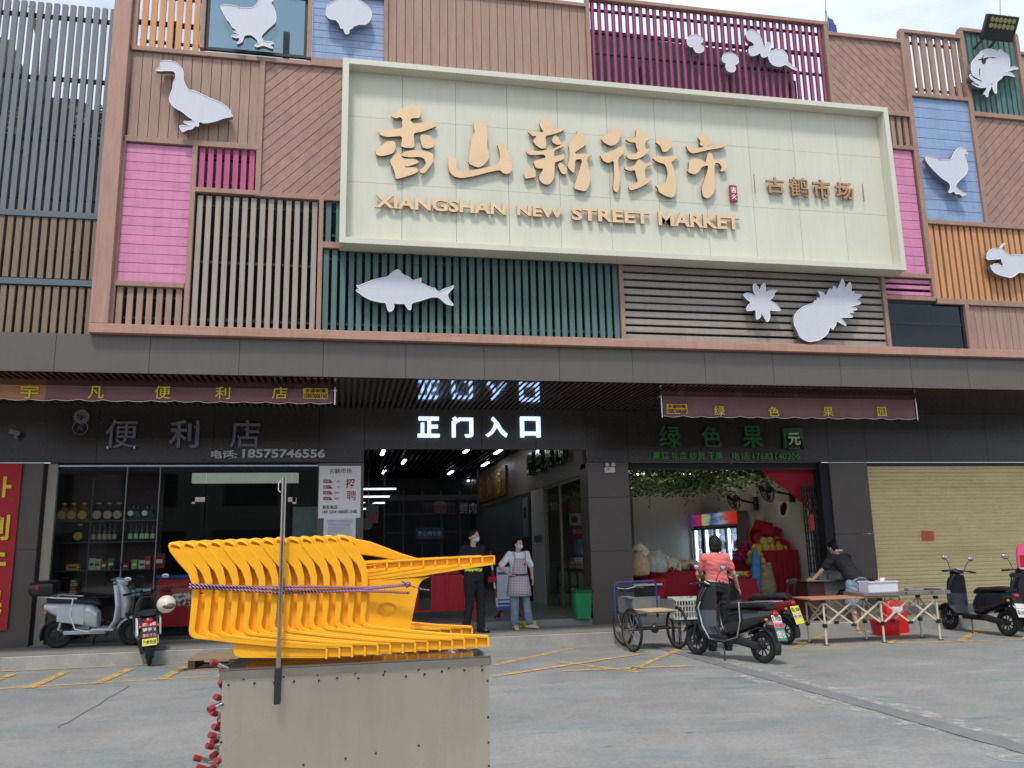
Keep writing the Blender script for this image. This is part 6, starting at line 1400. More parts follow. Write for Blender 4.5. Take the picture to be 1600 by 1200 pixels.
b = MB(); b.cyl((xc+.02,fy0+.22,ztp+.1),(xc+.05,fy0+.22,ztp+.36),.008,seg=6); tag(b.build('chopstick', mat('bamboo', (190,160,110), .6)), 'thin bamboo stick standing in the milky box on the table', 'stick')
for k, (px, wd, h, mt_, lb) in enumerate(((1400,.13,.05,'tray tan','tan tray beside the milky box on the table'),(1424,.28,.045,'tray grey','long grey tray with pale rim on the table'),(1455,.2,.02,'tray brown','flat brown tray at the right end of the table'))):
    x = at(px,925,fy0+.2).x; b = MB(); b.box(x-wd/2,x+wd/2,fy0+.08,fy0+.32,ztp,ztp+.008)
    for s_ in (-1,1): b.box(x-wd/2,x+wd/2,fy0+.2+s_*.12-.006,fy0+.2+s_*.12+.006,ztp+.008,ztp+h); b.box(x+s_*wd/2-.006,x+s_*wd/2+.006,fy0+.09,fy0+.31,ztp+.008,ztp+h-.001)
    tag(b.build('tray', mat(mt_, [(170,140,96),(140,136,128),(96,74,60)][k], .6)), lb, 'tray')
# red coolers behind the table
p = at(1382, 950, 13.5)
RC = thing('red_tub', 'bright red plastic tub standing behind the folding table', 'tub', (p.x, 13.5, 0)); b = MB()
b.loft([((p.x-.02,13.5,.0),(.2,0,0),(0,.15,0)), ((p.x-.02,13.5,.24),(.23,0,0),(0,.17,0))], 20, 4); b.build('body', mat('bright red', (196,22,28), .35, 0, .06), RC, smooth=True); b = MB(); b.loft([((p.x-.02,13.5,.24),(.245,0,0),(0,.185,0)), ((p.x-.02,13.5,.27),(.245,0,0),(0,.185,0))], 20, 4); b.build('rim', mat('bright red', (0,0,0)), RC, smooth=True)
p = at(1392, 935, 13.75)
RB = thing('red_box', 'red carry box with white label behind the red tub', 'box', (p.x, 13.72, .0)); b = MB(); b.loft([((p.x,13.72,.0),(.22,0,0),(0,.14,0)), ((p.x,13.72,.5),(.2,0,0),(0,.13,0)), ((p.x,13.72,.56),(.15,0,0),(0,.1,0))], 20, 5); b.build('body', mat('bright red', (0,0,0)), RB, smooth=True)
b = MB(); b.box(p.x-.12,p.x+.08,13.565,13.58,.36,.46); b.build('label', m_wht, RB); b = MB(); b.tube([(p.x-.16,13.72,.5),(p.x-.14,13.72,.62),(p.x+.14,13.72,.62),(p.x+.16,13.72,.5)], .01, 6); b.build('handle', m_steel, RB)
# counter where the person leans
p = at(1285, 905, 14.6); x0, x1 = at(1247,905,14.6).x, at(1318,905,14.6).x
CO = thing('metal_counter', 'worn metal counter by the pillar where the bending person leans', 'counter', ((x0+x1)/2,14.6,ZK)); zt = at(1285,905,14.6).z
b = MB(); b.box(x0,x1,14.3,14.9,zt-.03,zt); b.build('counter_top', m_trim, CO, bevel=.004); b = MB(); b.box(x0+.4,x1-.03,14.4,14.85,ZK,zt-.03); b.build('cabinet', mat('grey cabinet', (112,110,104), .5, .2, .1), CO); b = MB()
b.box(x0+.02,x0+.05,14.32,14.35,ZK,zt-.03); b.box(x0+.02,x0+.05,14.85,14.88,ZK,zt-.03); b.build('leg', m_steel, CO)
b = MB(); b.box(x0+.05,x0+.38,14.36,14.84,ZK+.1,zt-.05); b.build('panel', mat('dark maroon panel', (70,30,34), .5), CO)
b = MB(); b.tube([(x0+.75+.14*math.cos(R(a)),14.38,ZK+.4+.14*math.sin(R(a))) for a in range(20,170,15)], .012, 6); b.tube([(x0+.7+.1*math.cos(R(a)),14.38,ZK+.38+.1*math.sin(R(a))) for a in range(0,180,15)], .01, 6); b.build('hose', m_plas_k, CO, smooth=True)
b = MB(); b.box(x1-.36,x1-.12,14.5,14.75,zt,zt+.15); b.obox((x1-.5,14.6,zt+.05),(.2,.2,.1),(0,.1,.3)); tag(b.build('weighing_scale', mat('scale grey', (150,150,146), .4, .2)), 'grey weighing scale on the metal counter', 'scale')

# ================================================================ pallet, freezer chest, bin, barrier, boxes
m_pal = mat('pallet timber', (142,120,92), .8, 0, .2, 4, .3, 30, (2,12,12), dirt=.3)
p = atz(293, 1049, 0); z_ = .16; PL = thing('wooden_pallet', 'weathered wooden pallet at the kerb behind the cart', 'pallet', (p.x+.6, p.y+.4, 0)); b = MB()
for i in range(6): b.box(p.x, p.x+1.2, p.y+i*.15, p.y+i*.15+.11, z_-.022, z_)
b.build('deck_board', m_pal, PL)['kind'] = 'stuff'; b = MB()
for x in (0,.55,1.1): b.box(p.x+x, p.x+x+.09, p.y+.005, p.y+.85, .02, z_-.024)
b.build('bearer', mat('dark timber', (70,52,42), .8, 0, .2), PL)
b = MB()
for i in (0,2,5): b.box(p.x, p.x+1.2, p.y+i*.15, p.y+i*.15+.11, 0, .019)
b.build('bottom_board', m_pal, PL)
# chest freezer inside the store window
a, c = at(246, 900, 16.1), at(330, 978, 16.1); FZ = thing('chest_freezer', 'red chest freezer with a blue lid and white lettering inside the left shop window', 'freezer', ((a.x+c.x)/2, 16.4, ZK))
b = MB(); b.box(a.x, c.x, 16.1, 16.7, c.z, a.z-.06); b.build('cabinet', mat('freezer red', (196,34,40), .4, 0, .08), FZ, bevel=.02); b = MB(); b.box(a.x-.01, c.x+.01, 16.08, 16.72, a.z-.058, a.z+.01); b.build('lid', mat('freezer blue', (44,86,160), .4), FZ, bevel=.02)
b = MB(); b.box(a.x+.05,c.x-.05,16.2,16.65,ZK+.02,c.z); b.build('stand', m_dark, FZ); b = MB(); q = at(285,937,16.08); put_text(b, '乐滋', (q.x, 16.094, q.z), .42, .24, bold=.05, depth=.006); b.build('lettering', m_wht, FZ)
# green bin
p = atz(910, 966, ZI); GB = thing('green_bin', 'green plastic waste bin at the right side of the entrance', 'bin', p); b = MB()
b.loft([(p,(.15,0,0),(0,.13,0)), (p+Vector((0,0,.46)),(.19,0,0),(0,.17,0))], 20, 4); b.build('body', mat('bin green', (24,128,78), .4, 0, .06), GB, smooth=True); b = MB(); b.loft([(p+Vector((0,0,.46)),(.2,0,0),(0,.18,0)), (p+Vector((0,0,.52)),(.2,0,0),(0,.18,0)), (p+Vector((0,0,.55)),(.15,0,0),(0,.13,0))], 20, 4); b.build('lid', mat('bin dark green', (20,70,46), .4), GB, smooth=True)
# red plastic barrier behind the guard
yb_ = 16.6; x0, x1 = at(628,940,yb_).x, at(745,940,yb_).x; zt, zb = at(700,905,yb_).z, at(700,952,yb_).z
m_bar = mat('barrier red', (196,28,44), .45, 0, .06); RBa = thing('red_barrier', 'red plastic crowd barrier standing behind the guard', 'barrier', ((x0+x1)/2, yb_, ZI)); b = MB(); zt2 = zt+.1
b.box(x0,x1,yb_-.03,yb_+.03,zt2,zt2+.08); b.box(x0,x1,yb_-.03,yb_+.03,zb-.04,zb)
n = 5
for i in range(n+1): x = x0+(x1-x0)*i/n; b.box(x-.03,x+.03,yb_-.031,yb_+.031,zb,zt2)
b.build('frame', m_bar, RBa, bevel=.01); b = MB(); xm = x0+(x1-x0)*.42; b.box(xm,x1-.05,yb_-.02,yb_+.02,zb+.001,zt2-.02); b.build('panel', m_bar, RBa)
for x in (x0+.1,x1-.1): MB().box(x-.04,x+.04,yb_-.2,yb_+.2,ZI,zb-.04).build('foot', m_bar, RBa)
# red and white striped stand pole, blue boxes
p = atz(778, 968, ZI)
SP = thing('striped_pole_stand', 'red and white striped folding pole stand between the two masked people', 'pole stand', p)
b = MB(); t0, t1 = at(766, 862, p.y), at(779, 963, p.y)
for i in range(7):
    b.cur = i % 2; b.cyl(t0.lerp(t1, i/7), t0.lerp(t1, (i+1)/7), .018, seg=10)
b.build('pole', [m_bar, m_wht], SP, smooth=True); q = at(770,908,p.y); b = MB(); b.box(q.x-.09,q.x+.08,p.y-.03,p.y+.03,q.z-.03,q.z+.08); b.build('clamp', m_bar, SP, bevel=.01); b = MB(); b.sphere(t1+Vector((0,0,.02)), .04, 10, 7); b.build('foot', m_plas_k, SP)
yy_ = 16.3; a, c = at(776, 886, yy_), at(800, 953, yy_); NB = thing('notice_stand', 'white and blue notice stand on black legs behind the aproned woman', 'notice stand', ((a.x+c.x)/2+.1, yy_, ZI))
b = MB(); b.box(a.x, a.x+.42, yy_, yy_+.02, c.z, a.z); b.build('board', mat('notice pale', (200,206,212), .6), NB); b = MB()
for z0_, z1_ in ((.0,.09),(.12,.17),(.22,.25),(.82,.88)): H_2 = a.z-c.z; b.box(a.x+.01, a.x+.41, yy_-.004, yy_-.0005, c.z+H_2*z0_, c.z+H_2*z1_)
b.build('blue_band', mat('notice blue', (40,96,170), .6), NB); b = MB(); b.bar((a.x+.08,yy_+.05,c.z),(a.x-.06,yy_-.05,ZI),.03,.03); b.bar((a.x+.34,yy_+.05,c.z),(a.x+.48,yy_-.05,ZI),.03,.03); b.build('leg', m_plas_k, NB)
# yellow floor sticker on the step
a, c = at(803,971,15.44), at(838,979,15.44); st_ = thing('step_sticker', 'yellow warning strip on the entrance step behind the woman', 'sticker', ((a.x+c.x)/2,15.44,ZK)); MB().box(a.x,c.x,15.444,15.449,ZK+.01,ZI-.01).build('strip', mat('sticker yellow', (226,212,50), .5), st_)
b = MB(); put_text(b, '小心 地滑', ((a.x+c.x)/2,15.443,ZK+.06), .3, .07, bold=.03, depth=.003); b.build('lettering', m_ink, st_)
# ================================================================ inside the hall
m_tubel = mat('strip light', (236,242,255), .4, 0, 0, emit=9)
hall_lights = [(598,708,26),(631,722,28),(600,738,24),(624,754,22),(730,704,22),(779,706,24),(758,726,34),(704,739,30),(729,753,26),(738,761,14),(776,746,26)]
for i, (px, py, _) in enumerate(hall_lights):
    p = atz(px, py, 4.12); L_ = 1.05
    t = thing('ceiling_light', 'glowing strip light on the black hall ceiling, '+['nearest the left jamb','second in the left row','third at the left','farthest at the left','topmost near the centre','short one top right of centre','bright one right of centre','in the middle of the ceiling','right of the middle one','small far one at centre right','farthest one toward the gold sign'][i], 'ceiling light', p, 'strip lights on the hall ceiling')
    MB().box(p.x-.04,p.x+.04,p.y-L_/2,p.y+L_/2,p.z,p.z+.02).build('diffuser', m_tubel, t); MB().box(p.x-.05,p.x+.05,p.y-L_/2-.02,p.y+L_/2+.02,p.z+.021,p.z+.06).build('housing', m_steel, t)
for i, (px, py, w_, Y) in enumerate(((590,764,.95,22),(586,776,.75,22),(576,786,.9,24),(572,795,.6,24))):
    p = at(px, py, Y); t = thing('hanging_tube_light', 'glowing tube light hanging left of the hall stalls, '+['topmost','second from top','third from top','lowest'][i], 'tube light', (p.x,p.y,p.z), 'hanging tube lights')
    MB().box(p.x-w_/2,p.x+w_/2,p.y-.04,p.y+.04,p.z-.02,p.z+.02).build('tube', mat('dim strip light', (220,232,240), .4, 0, 0, emit=1.5), t); MB().cyl((p.x-w_/2+.06,p.y,p.z+.03),(p.x-w_/2+.06,p.y,4.2),.012,seg=6).build('hanger', m_chrome, t)
# dim metal stall frames across the back with sign boards
YH = 24.0
HS = thing('market_stall', 'dark metal stall frame with hanging rails and sign boards deep in the hall', 'stall', (2,YH,ZI))
b = MB(); x0, x1 = at(600,850,YH).x, at(748,850,YH).x
for x in [x0+(x1-x0)*i/5 for i in range(6)]: b.bar((x,YH,ZI),(x,YH,3.3 if x > x0+.1 and x < x1-.1 else 3.9),.045,.045,(0,1,0))
zt = at(680,777,YH).z; b.bar((x0-.1,YH,zt),(x1,YH,zt),.1,.12); b.bar((x0-.1,YH,zt),(x0-2.1,YH-3,zt-1.0),.08,.08)
b.bar((x0,YH-.5,3.0),(x1,YH-.5,3.0),.04,.04); b.bar((x0,YH-.6,2.6),(x1,YH-.6,2.6),.03,.03); b.bar((x0,YH-.4,2.1),(x1,YH-.4,2.1),.03,.03)
for x in [x0+(x1-x0)*i/14 for i in range(15)]: b.bar((x,YH-.5,3.0),(x,YH-.5,2.55),.012,.012,(0,1,0))
b.build('stall_frame', mat('stall steel', (84,86,88), .4, .6, .1), HS)
b = MB(); b.box(x0,x1,YH+.1,YH+.8,ZI,1.2); b.build('counter', mat('counter grey', (92,94,96), .4), HS)
a, c = at(661,785,YH-.1), at(712,802,YH-.1); MB().box(a.x,c.x,YH-.12,YH-.1,c.z,a.z).build('sign_board', mat('sign brown', (84,54,50), .5, 0, .3, 6), HS)
a, c = at(716,785,YH-.1), at(746,803,YH-.1); sb = MB().box(a.x,c.x,YH-.12,YH-.1,c.z,a.z).build('sign_board', mat('sign dark', (50,48,52), .5), HS)
b = MB(); put_text(b, '鲜肉', ((a.x+c.x)/2, YH-.125, (a.z+c.z)/2), (c.x-a.x)*.9, (a.z-c.z)*.9, bold=.02, depth=.004); b.build('lettering', mat('pale letter', (190,190,190), .5), sb)
a, c = at(650,825,YH-1), at(693,842,YH-1); sb = MB().box(a.x,c.x,YH-1.02,YH-1,c.z,a.z).build('sign_board', mat('sign blue', (60,84,130), .5), HS)
b = MB(); put_text(b, '放心肉专柜', ((a.x+c.x)/2, YH-1.025, (a.z+c.z)/2), (c.x-a.x)*.85, (a.z-c.z)*.45, bold=.02, depth=.004); b.build('lettering', mat('pale letter', (0,0,0)), sb)
b = MB(); b.cyl((at(688,793,YH-.13).x,YH-.13,at(688,793,YH-.13).z),(at(688,793,YH-.13).x,YH-.16,at(688,793,YH-.13).z),.2,seg=20); b.build('round_emblem', mat('emblem pale', (140,110,100), .5), HS)
# hanging signs at the left of the passage
Yg = 19; a, c = at(572,787,Yg), at(591,817,Yg)
HG = thing('hanging_sign', 'pale hanging sign with red fish tail shape at the left of the passage', 'hanging sign', ((a.x+c.x)/2,Yg,c.z-.25)); MB().box(a.x,c.x,Yg-.02,Yg+.02,c.z,a.z).build('board', mat('sign pale green', (120,132,124), .5), HG)
b = MB(); b.poly3([at(px,py,Yg-.022) for px,py in ((573,805),(580,808),(588,800),(591,806),(586,812),(590,818),(582,816),(574,812))], Vector((0,-.01,0))); b.build('fish_tail', mat('sign red white', (190,90,90), .5), HG)
p = at(573,819,Yg); b = MB(); b.cyl((p.x,Yg-.01,p.z),(p.x,Yg+.01,p.z),.13,seg=24); b.build('round_board', mat('sign pale green', (0,0,0)), HG); b = MB(); b.bar((a.x+.05,Yg,a.z),(a.x+.05,Yg,4.2),.012,.012,(0,1,0)); b.build('hanger', m_chrome, HG)
# signs on the right wall of the passage
def wsign(name, label, y0, y1, z0, z1, mt, text, tm, wl, hl, depth=.03, x=XW):
    o = thing(name, label, 'sign', (x-.04,(y0+y1)/2,z0))
    if mt: MB().box(x-.06,x-.002,y0,y1,z0,z1).build('board', mt, o)
    n = len(text)
    for i, ch in enumerate(text):
        yy = y1-(i+.5)*(y1-y0)/n; b = MB(); put_text(b, ch, (x-.08,yy,(z0+z1)/2), wl, hl, (0,-1,0), (0,0,1), depth, .03); b.build('letter', tm, o)
    return o
wsign('gold_shop_sign', 'gold lettered brown sign over the grey shutter in the passage', 23.9, 29.4, 3.15, 4.0, mat('brown gold board', (120,90,50), .4, .2, .2, 4), '干货行', mat('gold bright', (200,150,60), .4, .4, 0), .7, .7)
wsign('green_flank_sign', 'dark green metallic letters on the passage side of the fruit shop', 16.9, 20.8, 3.3, 4.05, None, '绿色果园', mat('green metal', (70,120,80), .15, .6, .3, 20), .7, .6, .1)
p = Vector((XW-.01, 18.75, 2.3)); o = thing('passage_notice', 'tall grey notice with dark print on the dark passage pillar', 'notice', (XW-.03,21.3,2.0)); MB().box(XW-.04,XW-.024,21.0,21.7,1.9,2.9).build('board', mat('notice grey', (120,120,120), .5), o); b = MB(); put_text(b, '通道', (XW-.045,21.35,2.5), .4, .3, (0,-1,0), (0,0,1), .004, .03); b.build('lettering', m_ink, o)
o = thing('small_wall_plate', 'small grey wall plate on the pale pillar behind the aproned woman', 'wall plate', (XW-.02,20.0,1.5)); MB().box(XW-.03,XW-.002,19.7,20.4,1.75,1.9).build('plate', mat('plate grey', (110,120,118), .5), o)

# ================================================================ fruit shop
# lamp tubes hidden among the vines and their light
for k, (x, y) in enumerate(((6.2,17.0),(8.4,17.2),(6.6,19.4),(8.6,19.6))):
    t = thing('shop_light', 'tube light half hidden by vines on the fruit shop ceiling', 'ceiling light', (x,y,3.3), 'tube lights above the vines')
    MB().box(x-.6,x+.6,y-.03,y+.03,3.3,3.34).build('tube', mat('warm tube', (255,246,226), .4, 0, 0, emit=11), t)
b = MB(); rnd = random.Random(31)
for i in range(9000):
    x = rnd.uniform(4.8,9.5); y = rnd.uniform(15.75,20.5); lim = 9.3-(y-15.7)*.0
    if x > 8.4 and rnd.random() < .5: continue
    drop = abs(rnd.gauss(0,.13)); a = Vector((rnd.gauss(0,1),rnd.gauss(0,1),rnd.gauss(0,.6))).normalized(); t_ = a.orthogonal().normalized(); s_ = rnd.uniform(.03,.065); q = Vector((x,y,3.12-drop+.08*math.sin(x*3+y*2))); b.cur = rnd.randrange(3)
    b.add([q-a*s_, q+t_*s_*.6, q+a*s_, q-t_*s_*.6], [(0,1,2,3)])
for i in range(46):
    x = rnd.choice([rnd.uniform(4.85,5.7), rnd.uniform(4.9,9.2)]); y = rnd.uniform(15.8,20); L_ = rnd.uniform(.2,.9 if x < 5.7 or y > 18 else .35)
    for k in range(int(L_/.035)):
        q = Vector((x+rnd.gauss(0,.03),y+rnd.gauss(0,.03),3.1-k*.035)); a = Vector((rnd.gauss(0,1),rnd.gauss(0,.4),rnd.gauss(0,1))).normalized(); t_ = a.orthogonal().normalized(); b.cur = rnd.randrange(3); s_ = rnd.uniform(.025,.045)
        b.add([q-a*s_, q+t_*s_*.6, q+a*s_, q-t_*s_*.6], [(0,1,2,3)])
tag(b.build('hanging_vines', m_lf), 'green artificial vines trailing all over the fruit shop ceiling', 'vines', kind='stuff')
# drinks fridges facing the shop
m_frk = mat('fridge black', (30,30,34), .35, 0, .1); m_frs = mat('fridge grey side', (140,134,128), .4, .1, .03); m_frl = mat('fridge lamp', (206,226,255), .4, 0, 0, emit=6)
XF = 9.06*1.0
def pf(px, Y): return at(px, 850, Y).x
XF = at(1155, 850, 19.2).x; Y0f = 19.2
def yonx(px, X):    # depth at which the sight line through column px meets the plane x = X
    d = ray(px, 850); return d.y/d.x*X
ya_, yb2, yc_ = Y0f, yonx(1099, XF), yonx(1070, XF)
ztop = (lambda q: q.z)(at(1155, 798, Y0f)); 
def hdr_mat(name, cols):
    m = bpy.data.materials.new(name); m.use_nodes = True; N = m.node_tree.nodes; L = m.node_tree.links; b = N['Principled BSDF']; t = N.new('ShaderNodeTexCoord'); sp = N.new('ShaderNodeSeparateXYZ'); L.new(t.outputs['Generated'], sp.inputs[0])
    n = N.new('ShaderNodeTexNoise'); n.inputs['Scale'].default_value = 3; L.new(t.outputs['Generated'], n.inputs[0]); ad = N.new('ShaderNodeMath'); ad.operation = 'MULTIPLY_ADD'; ad.inputs[1].default_value = .35; L.new(n.outputs[0], ad.inputs[0]); L.new(sp.outputs[1], ad.inputs[2])
    r = N.new('ShaderNodeValToRGB'); r.color_ramp.elements[0].color = (*s2l(cols[0]),1); r.color_ramp.elements[1].color = (*s2l(cols[-1]),1); r.color_ramp.elements[0].position = .2; r.color_ramp.elements[1].position = 1.1
    for k, c_ in enumerate(cols[1:-1]): e = r.color_ramp.elements.new(.2+.9*(k+1)/(len(cols)-1)); e.color = (*s2l(c_),1)
    L.new(ad.outputs[0], r.inputs[0]); L.new(r.outputs[0], b.inputs['Base Color']); L.new(r.outputs[0], b.inputs['Emission Color']); b.inputs['Emission Strength'].default_value = .35; return m
for k, (y0, y1, nd, lb, cols) in enumerate(((ya_, yb2-.03, 3, 'nearer black drinks fridge with a glowing red and blue header', [(200,50,30),(204,80,60),(150,180,210),(40,80,170),(180,194,150)]), (yb2, yc_, 2, 'farther black drinks fridge with a glowing blue and red header', [(200,40,60),(120,50,160),(30,60,190)]))):
    o = thing('drinks_fridge', lb, 'fridge', (XF+.3, (y0+y1)/2, ZI), 'drinks fridges in the fruit shop'); zh_ = ztop-.36; xb = 9.70
    b = MB(); b.box(xb-.04,xb,y0,y1,ZI,ztop-.02); b.box(XF,xb-.04,y0,y0+.04,ZI,ztop-.001); b.box(XF,xb-.04,y1-.04,y1,ZI,ztop-.001); b.box(XF,xb-.04,y0+.04,y1-.04,ztop-.04,ztop); b.box(XF,xb-.04,y0+.04,y1-.04,ZI,ZI+.2); b.box(XF+.03,xb-.04,y0+.04,y1-.04,zh_,zh_+.04)
    b.build('cabinet', m_frs if k == 0 else m_frk, o)
    hd_ = MB().box(XF-.02,XF-.001,y0+.01,y1-.01,zh_+.06,ztop).build('header', hdr_mat('fridge header %d' % k, cols), o)
    b = MB(); put_text(b, '冰爽饮料', (XF-.026,(y0+y1)/2,(zh_+.06+ztop)/2), (y1-y0)*.5, .13, (0,-1,0), (0,0,1), .004, .03); b.build('header_lettering', m_paper, hd_)
    for i in range(nd):
        u0, u1 = y0+.04+(y1-y0-.08)*i/nd, y0+.04+(y1-y0-.08)*(i+1)/nd; b = MB(); b.box(XF-.015,XF+.015,u0+.002,u0+.03,ZI+.2,zh_); b.box(XF-.015,XF+.015,u1-.03,u1-.002,ZI+.2,zh_); b.box(XF-.015,XF+.015,u0+.03,u1-.03,ZI+.2,ZI+.28); b.box(XF-.015,XF+.015,u0+.03,u1-.03,zh_-.05,zh_); d_ = b.build('door', m_frk, o)
        MB().box(XF-.002,XF+.002,u0+.03,u1-.03,ZI+.28,zh_-.05).build('door_glass', g_shop, d_)
        MB().box(XF+.04,XF+.07,u1-.11,u1-.04,ZI+.3,zh_-.06).build('lamp', m_frl, o)
    for j in range(4):
        zz = ZI+.45+j*.36
        if zz < zh_-.1: MB().box(XF+.08,xb-.05,y0+.05,y1-.05,zz,zz+.012).build('shelf', m_chrome, o)
    MB().box(xb-.06,xb-.041,y0+.041,y1-.041,ZI+.2,zh_).build('back_liner', mat('fridge liner', (206,212,220), .4, 0, 0), o)
    n_ = 0
    for j in range(4):
        zz = ZI+.462+j*.36
        if zz > zh_-.35: continue
        b = MB(); yy = y0+.12
        while yy < y1-.1:
            b.cur = rnd.randrange(4); b.lathe([(.0,0),(.033,0),(.034,.15),(.014,.2),(.014,.225),(0,.226)], (XF+.16, yy, zz), 8); yy += rnd.uniform(.08,.16)
        m = b.build('bottle_row', [mat('drink amber',(170,110,50),.2), mat('drink green',(60,120,80),.2), mat('drink clear',(190,200,206),.15), mat('drink red',(170,50,50),.2)], None, smooth=True); tag(m, 'row of drink bottles standing on a fridge shelf', 'bottles', 'drinks in the fridges', kind='stuff')
# wall fans
def fan(px, py, Y, label):
    p = at(px, py, Y); p.x = min(p.x, 9.25); o = thing('wall_fan', label, 'fan', (9.7, p.y, p.z), 'black wall fans')
    ax = Vector((-.93,-.12,-.3)).normalized(); T_ = Matrix.Translation(p) @ ax.to_track_quat('Z','Y').to_matrix().to_4x4()
    b = MB(); b.T = T_; b.torus((0,0,0), .23, .012, 'z', 30, 6); b.torus((0,0,.04), .17, .005, 'z', 26, 5); b.torus((0,0,.05), .1, .005, 'z', 22, 5)
    for k in range(24):
        a = 2*math.pi*k/24; b.tube([(.03*math.cos(a),.03*math.sin(a),.06),(.15*math.cos(a),.15*math.sin(a),.05),(.24*math.cos(a),.24*math.sin(a),0),(.14*math.cos(a),.14*math.sin(a),-.06)], .003, 4)
    b.build('cage', m_plas_k, o)
    b = MB(); b.T = T_
    for k in range(3):
        a = 2*math.pi*k/3; b.poly3([Vector((math.cos(a+t)*r_, math.sin(a+t)*r_, 0)) for t, r_ in ((0,.03),(.1,.2),(.7,.21),(1.1,.12),(.9,.03))], Vector((0,0,.004)))
    b.build('blade', mat('fan blade grey', (60,60,64), .4), o); b = MB(); b.cyl(p, p-ax*.17, .06, .05, 14); q = p-ax*.17; b.tube([q, q+Vector((.1,.02,-.06)), Vector((9.66, q.y+.06, q.z-.12))], .025, 8); b.build('motor', m_plas_k, o, smooth=True); MB().box(9.64,9.715,q.y,q.y+.14,q.z-.28,q.z+.04).build('wall_bracket', m_plas_k, o, bevel=.01)
fan(1146, 782, 18.6, 'black wall fan nearer the fridges on the white fruit shop wall'); fan(1198, 768, 16.9, 'black wall fan higher and nearer the red cloth on the white wall')
# posters on the right wall (x = 9.72)
def wposter(px0, px1, py0, py1, name, label, mt, deco=None):
    y1, y0 = yonx(px0, 9.72), yonx(px1, 9.72); ym = (y0+y1)/2; zt, zb = at((px0+px1)/2, py0, ym).z, at((px0+px1)/2, py1, ym).z
    o = thing(name, label, 'poster', (9.715, ym, zb)); MB().box(9.708,9.716,y0,y1,zb,zt).build('sheet', mt, o)
    if deco:
        b = MB(); 
        for (u, v, r_) in deco[1]: b.cyl((9.704, y1-(y1-y0)*u, zb+(zt-zb)*v),(9.7075, y1-(y1-y0)*u, zb+(zt-zb)*v), r_, seg=16)
        b.build('picture', deco[0], o)
    return o
wposter(1221, 1239, 784, 808, 'cherry_poster', 'pale poster with dark red fruit picture behind the baskets', m_paper, (mat('fruit dark red', (90,24,30), .6, 0, .4, 12), [(.45,.5,.13),(.62,.7,.1),(.35,.3,.06)]))
wposter(1196, 1216, 788, 812, 'faded_poster', 'faded yellowish poster left of the fruit picture', mat('faded paper', (190,184,160), .8, 0, .1, 3))
wposter(1256, 1282, 780, 832, 'yellow_poster', 'yellow green poster hanging on the wall near the pillar', mat('poster yellow green', (186,176,120), .7, 0, .2, 3), (mat('poster pale', (214,208,170), .7), [(.5,.72,.12)]))
a, c = at(889,802,21.5), at(914,842,21.5)
# poster and water cooler seen through the flank glass
o = thing('magenta_poster', 'white and magenta fruit poster seen through the passage glass', 'poster', ((a.x+c.x)/2,21.5,c.z)); MB().box(a.x,c.x,21.5,21.51,c.z,a.z).build('sheet', m_paper, o); MB().box(a.x,c.x,21.494,21.499,c.z,c.z+(a.z-c.z)*.52).build('magenta_field', mat('magenta field', (190,40,110), .6), o)
b = MB(); put_text(b, '鲜.Co', ((a.x+c.x)/2,21.49,c.z+(a.z-c.z)*.3), (c.x-a.x)*.6, .14, bold=.02, depth=.003); b.build('lettering', m_paper, o); b = MB(); b.cyl((a.x+.14,21.499,a.z-.16),(a.x+.14,21.494,a.z-.16),.09,seg=16); b.build('picture', mat('fruit red', (180,30,40), .6), o)
p = at(903, 868, 20.8); o = thing('water_cooler', 'white water cooler with a blue bottle seen through the passage glass', 'water cooler', (p.x,20.8,ZI)); MB().box(p.x-.16,p.x+.16,20.64,20.96,ZI,p.z-.05).build('body', m_wht, o, bevel=.02); b = MB(); b.lathe([(.05,-.05),(.06,0),(.13,.04),(.13,.36),(.1,.4),(0,.41)], (p.x,20.8,p.z), 18); b.build('bottle', mat('blue bottle', (120,140,176), .15), o, smooth=True)
# red cloth hanging from the lintel
rcl = thing('red_drape', 'red cloth drape hanging in a triangle from the fruit shop lintel', 'drape', (8.8,15.8,2.2)); yr = 15.72
tri_ = [(1186,733),(1284,731),(1284,741),(1270,765),(1259,785),(1262,793),(1275,806),(1290,824),(1284,822),(1265,803),(1256,789),(1240,772),(1218,756),(1200,742)]
P_ = [at(x, y, yr) for x, y in tri_]; b = MB(); nU = 16; top = [at(1186+(1284-1186)*i/nU, 732, yr) for i in range(nU+1)]; low = []
for i in range(nU+1):
    x = 1186+98*i/nU; y = 733+(x-1186)*.78 if x < 1259 else 789-(x-1259)*2.0
    low.append(at(x, max(734,y), yr))
vs = []
for i in range(nU+1):
    for k in range(7): q = top[i].lerp(low[i], k/6); vs.append((q.x, yr+.03*math.sin(i*1.1+k*.6)*k/6, q.z))
b.add(vs, [(i*7+k, i*7+k+1, (i+1)*7+k+1, (i+1)*7+k) for i in range(nU) for k in range(6)]); b.build('cloth', m_redcloth, rcl, smooth=True)
b = MB(); b.tube([at(1257,786,yr), at(1268,798,yr), at(1280,812,yr), at(1292,826,yr)], [.03,.045,.035,.02], 8); b.build('twisted_tail', m_redcloth, rcl, smooth=True)
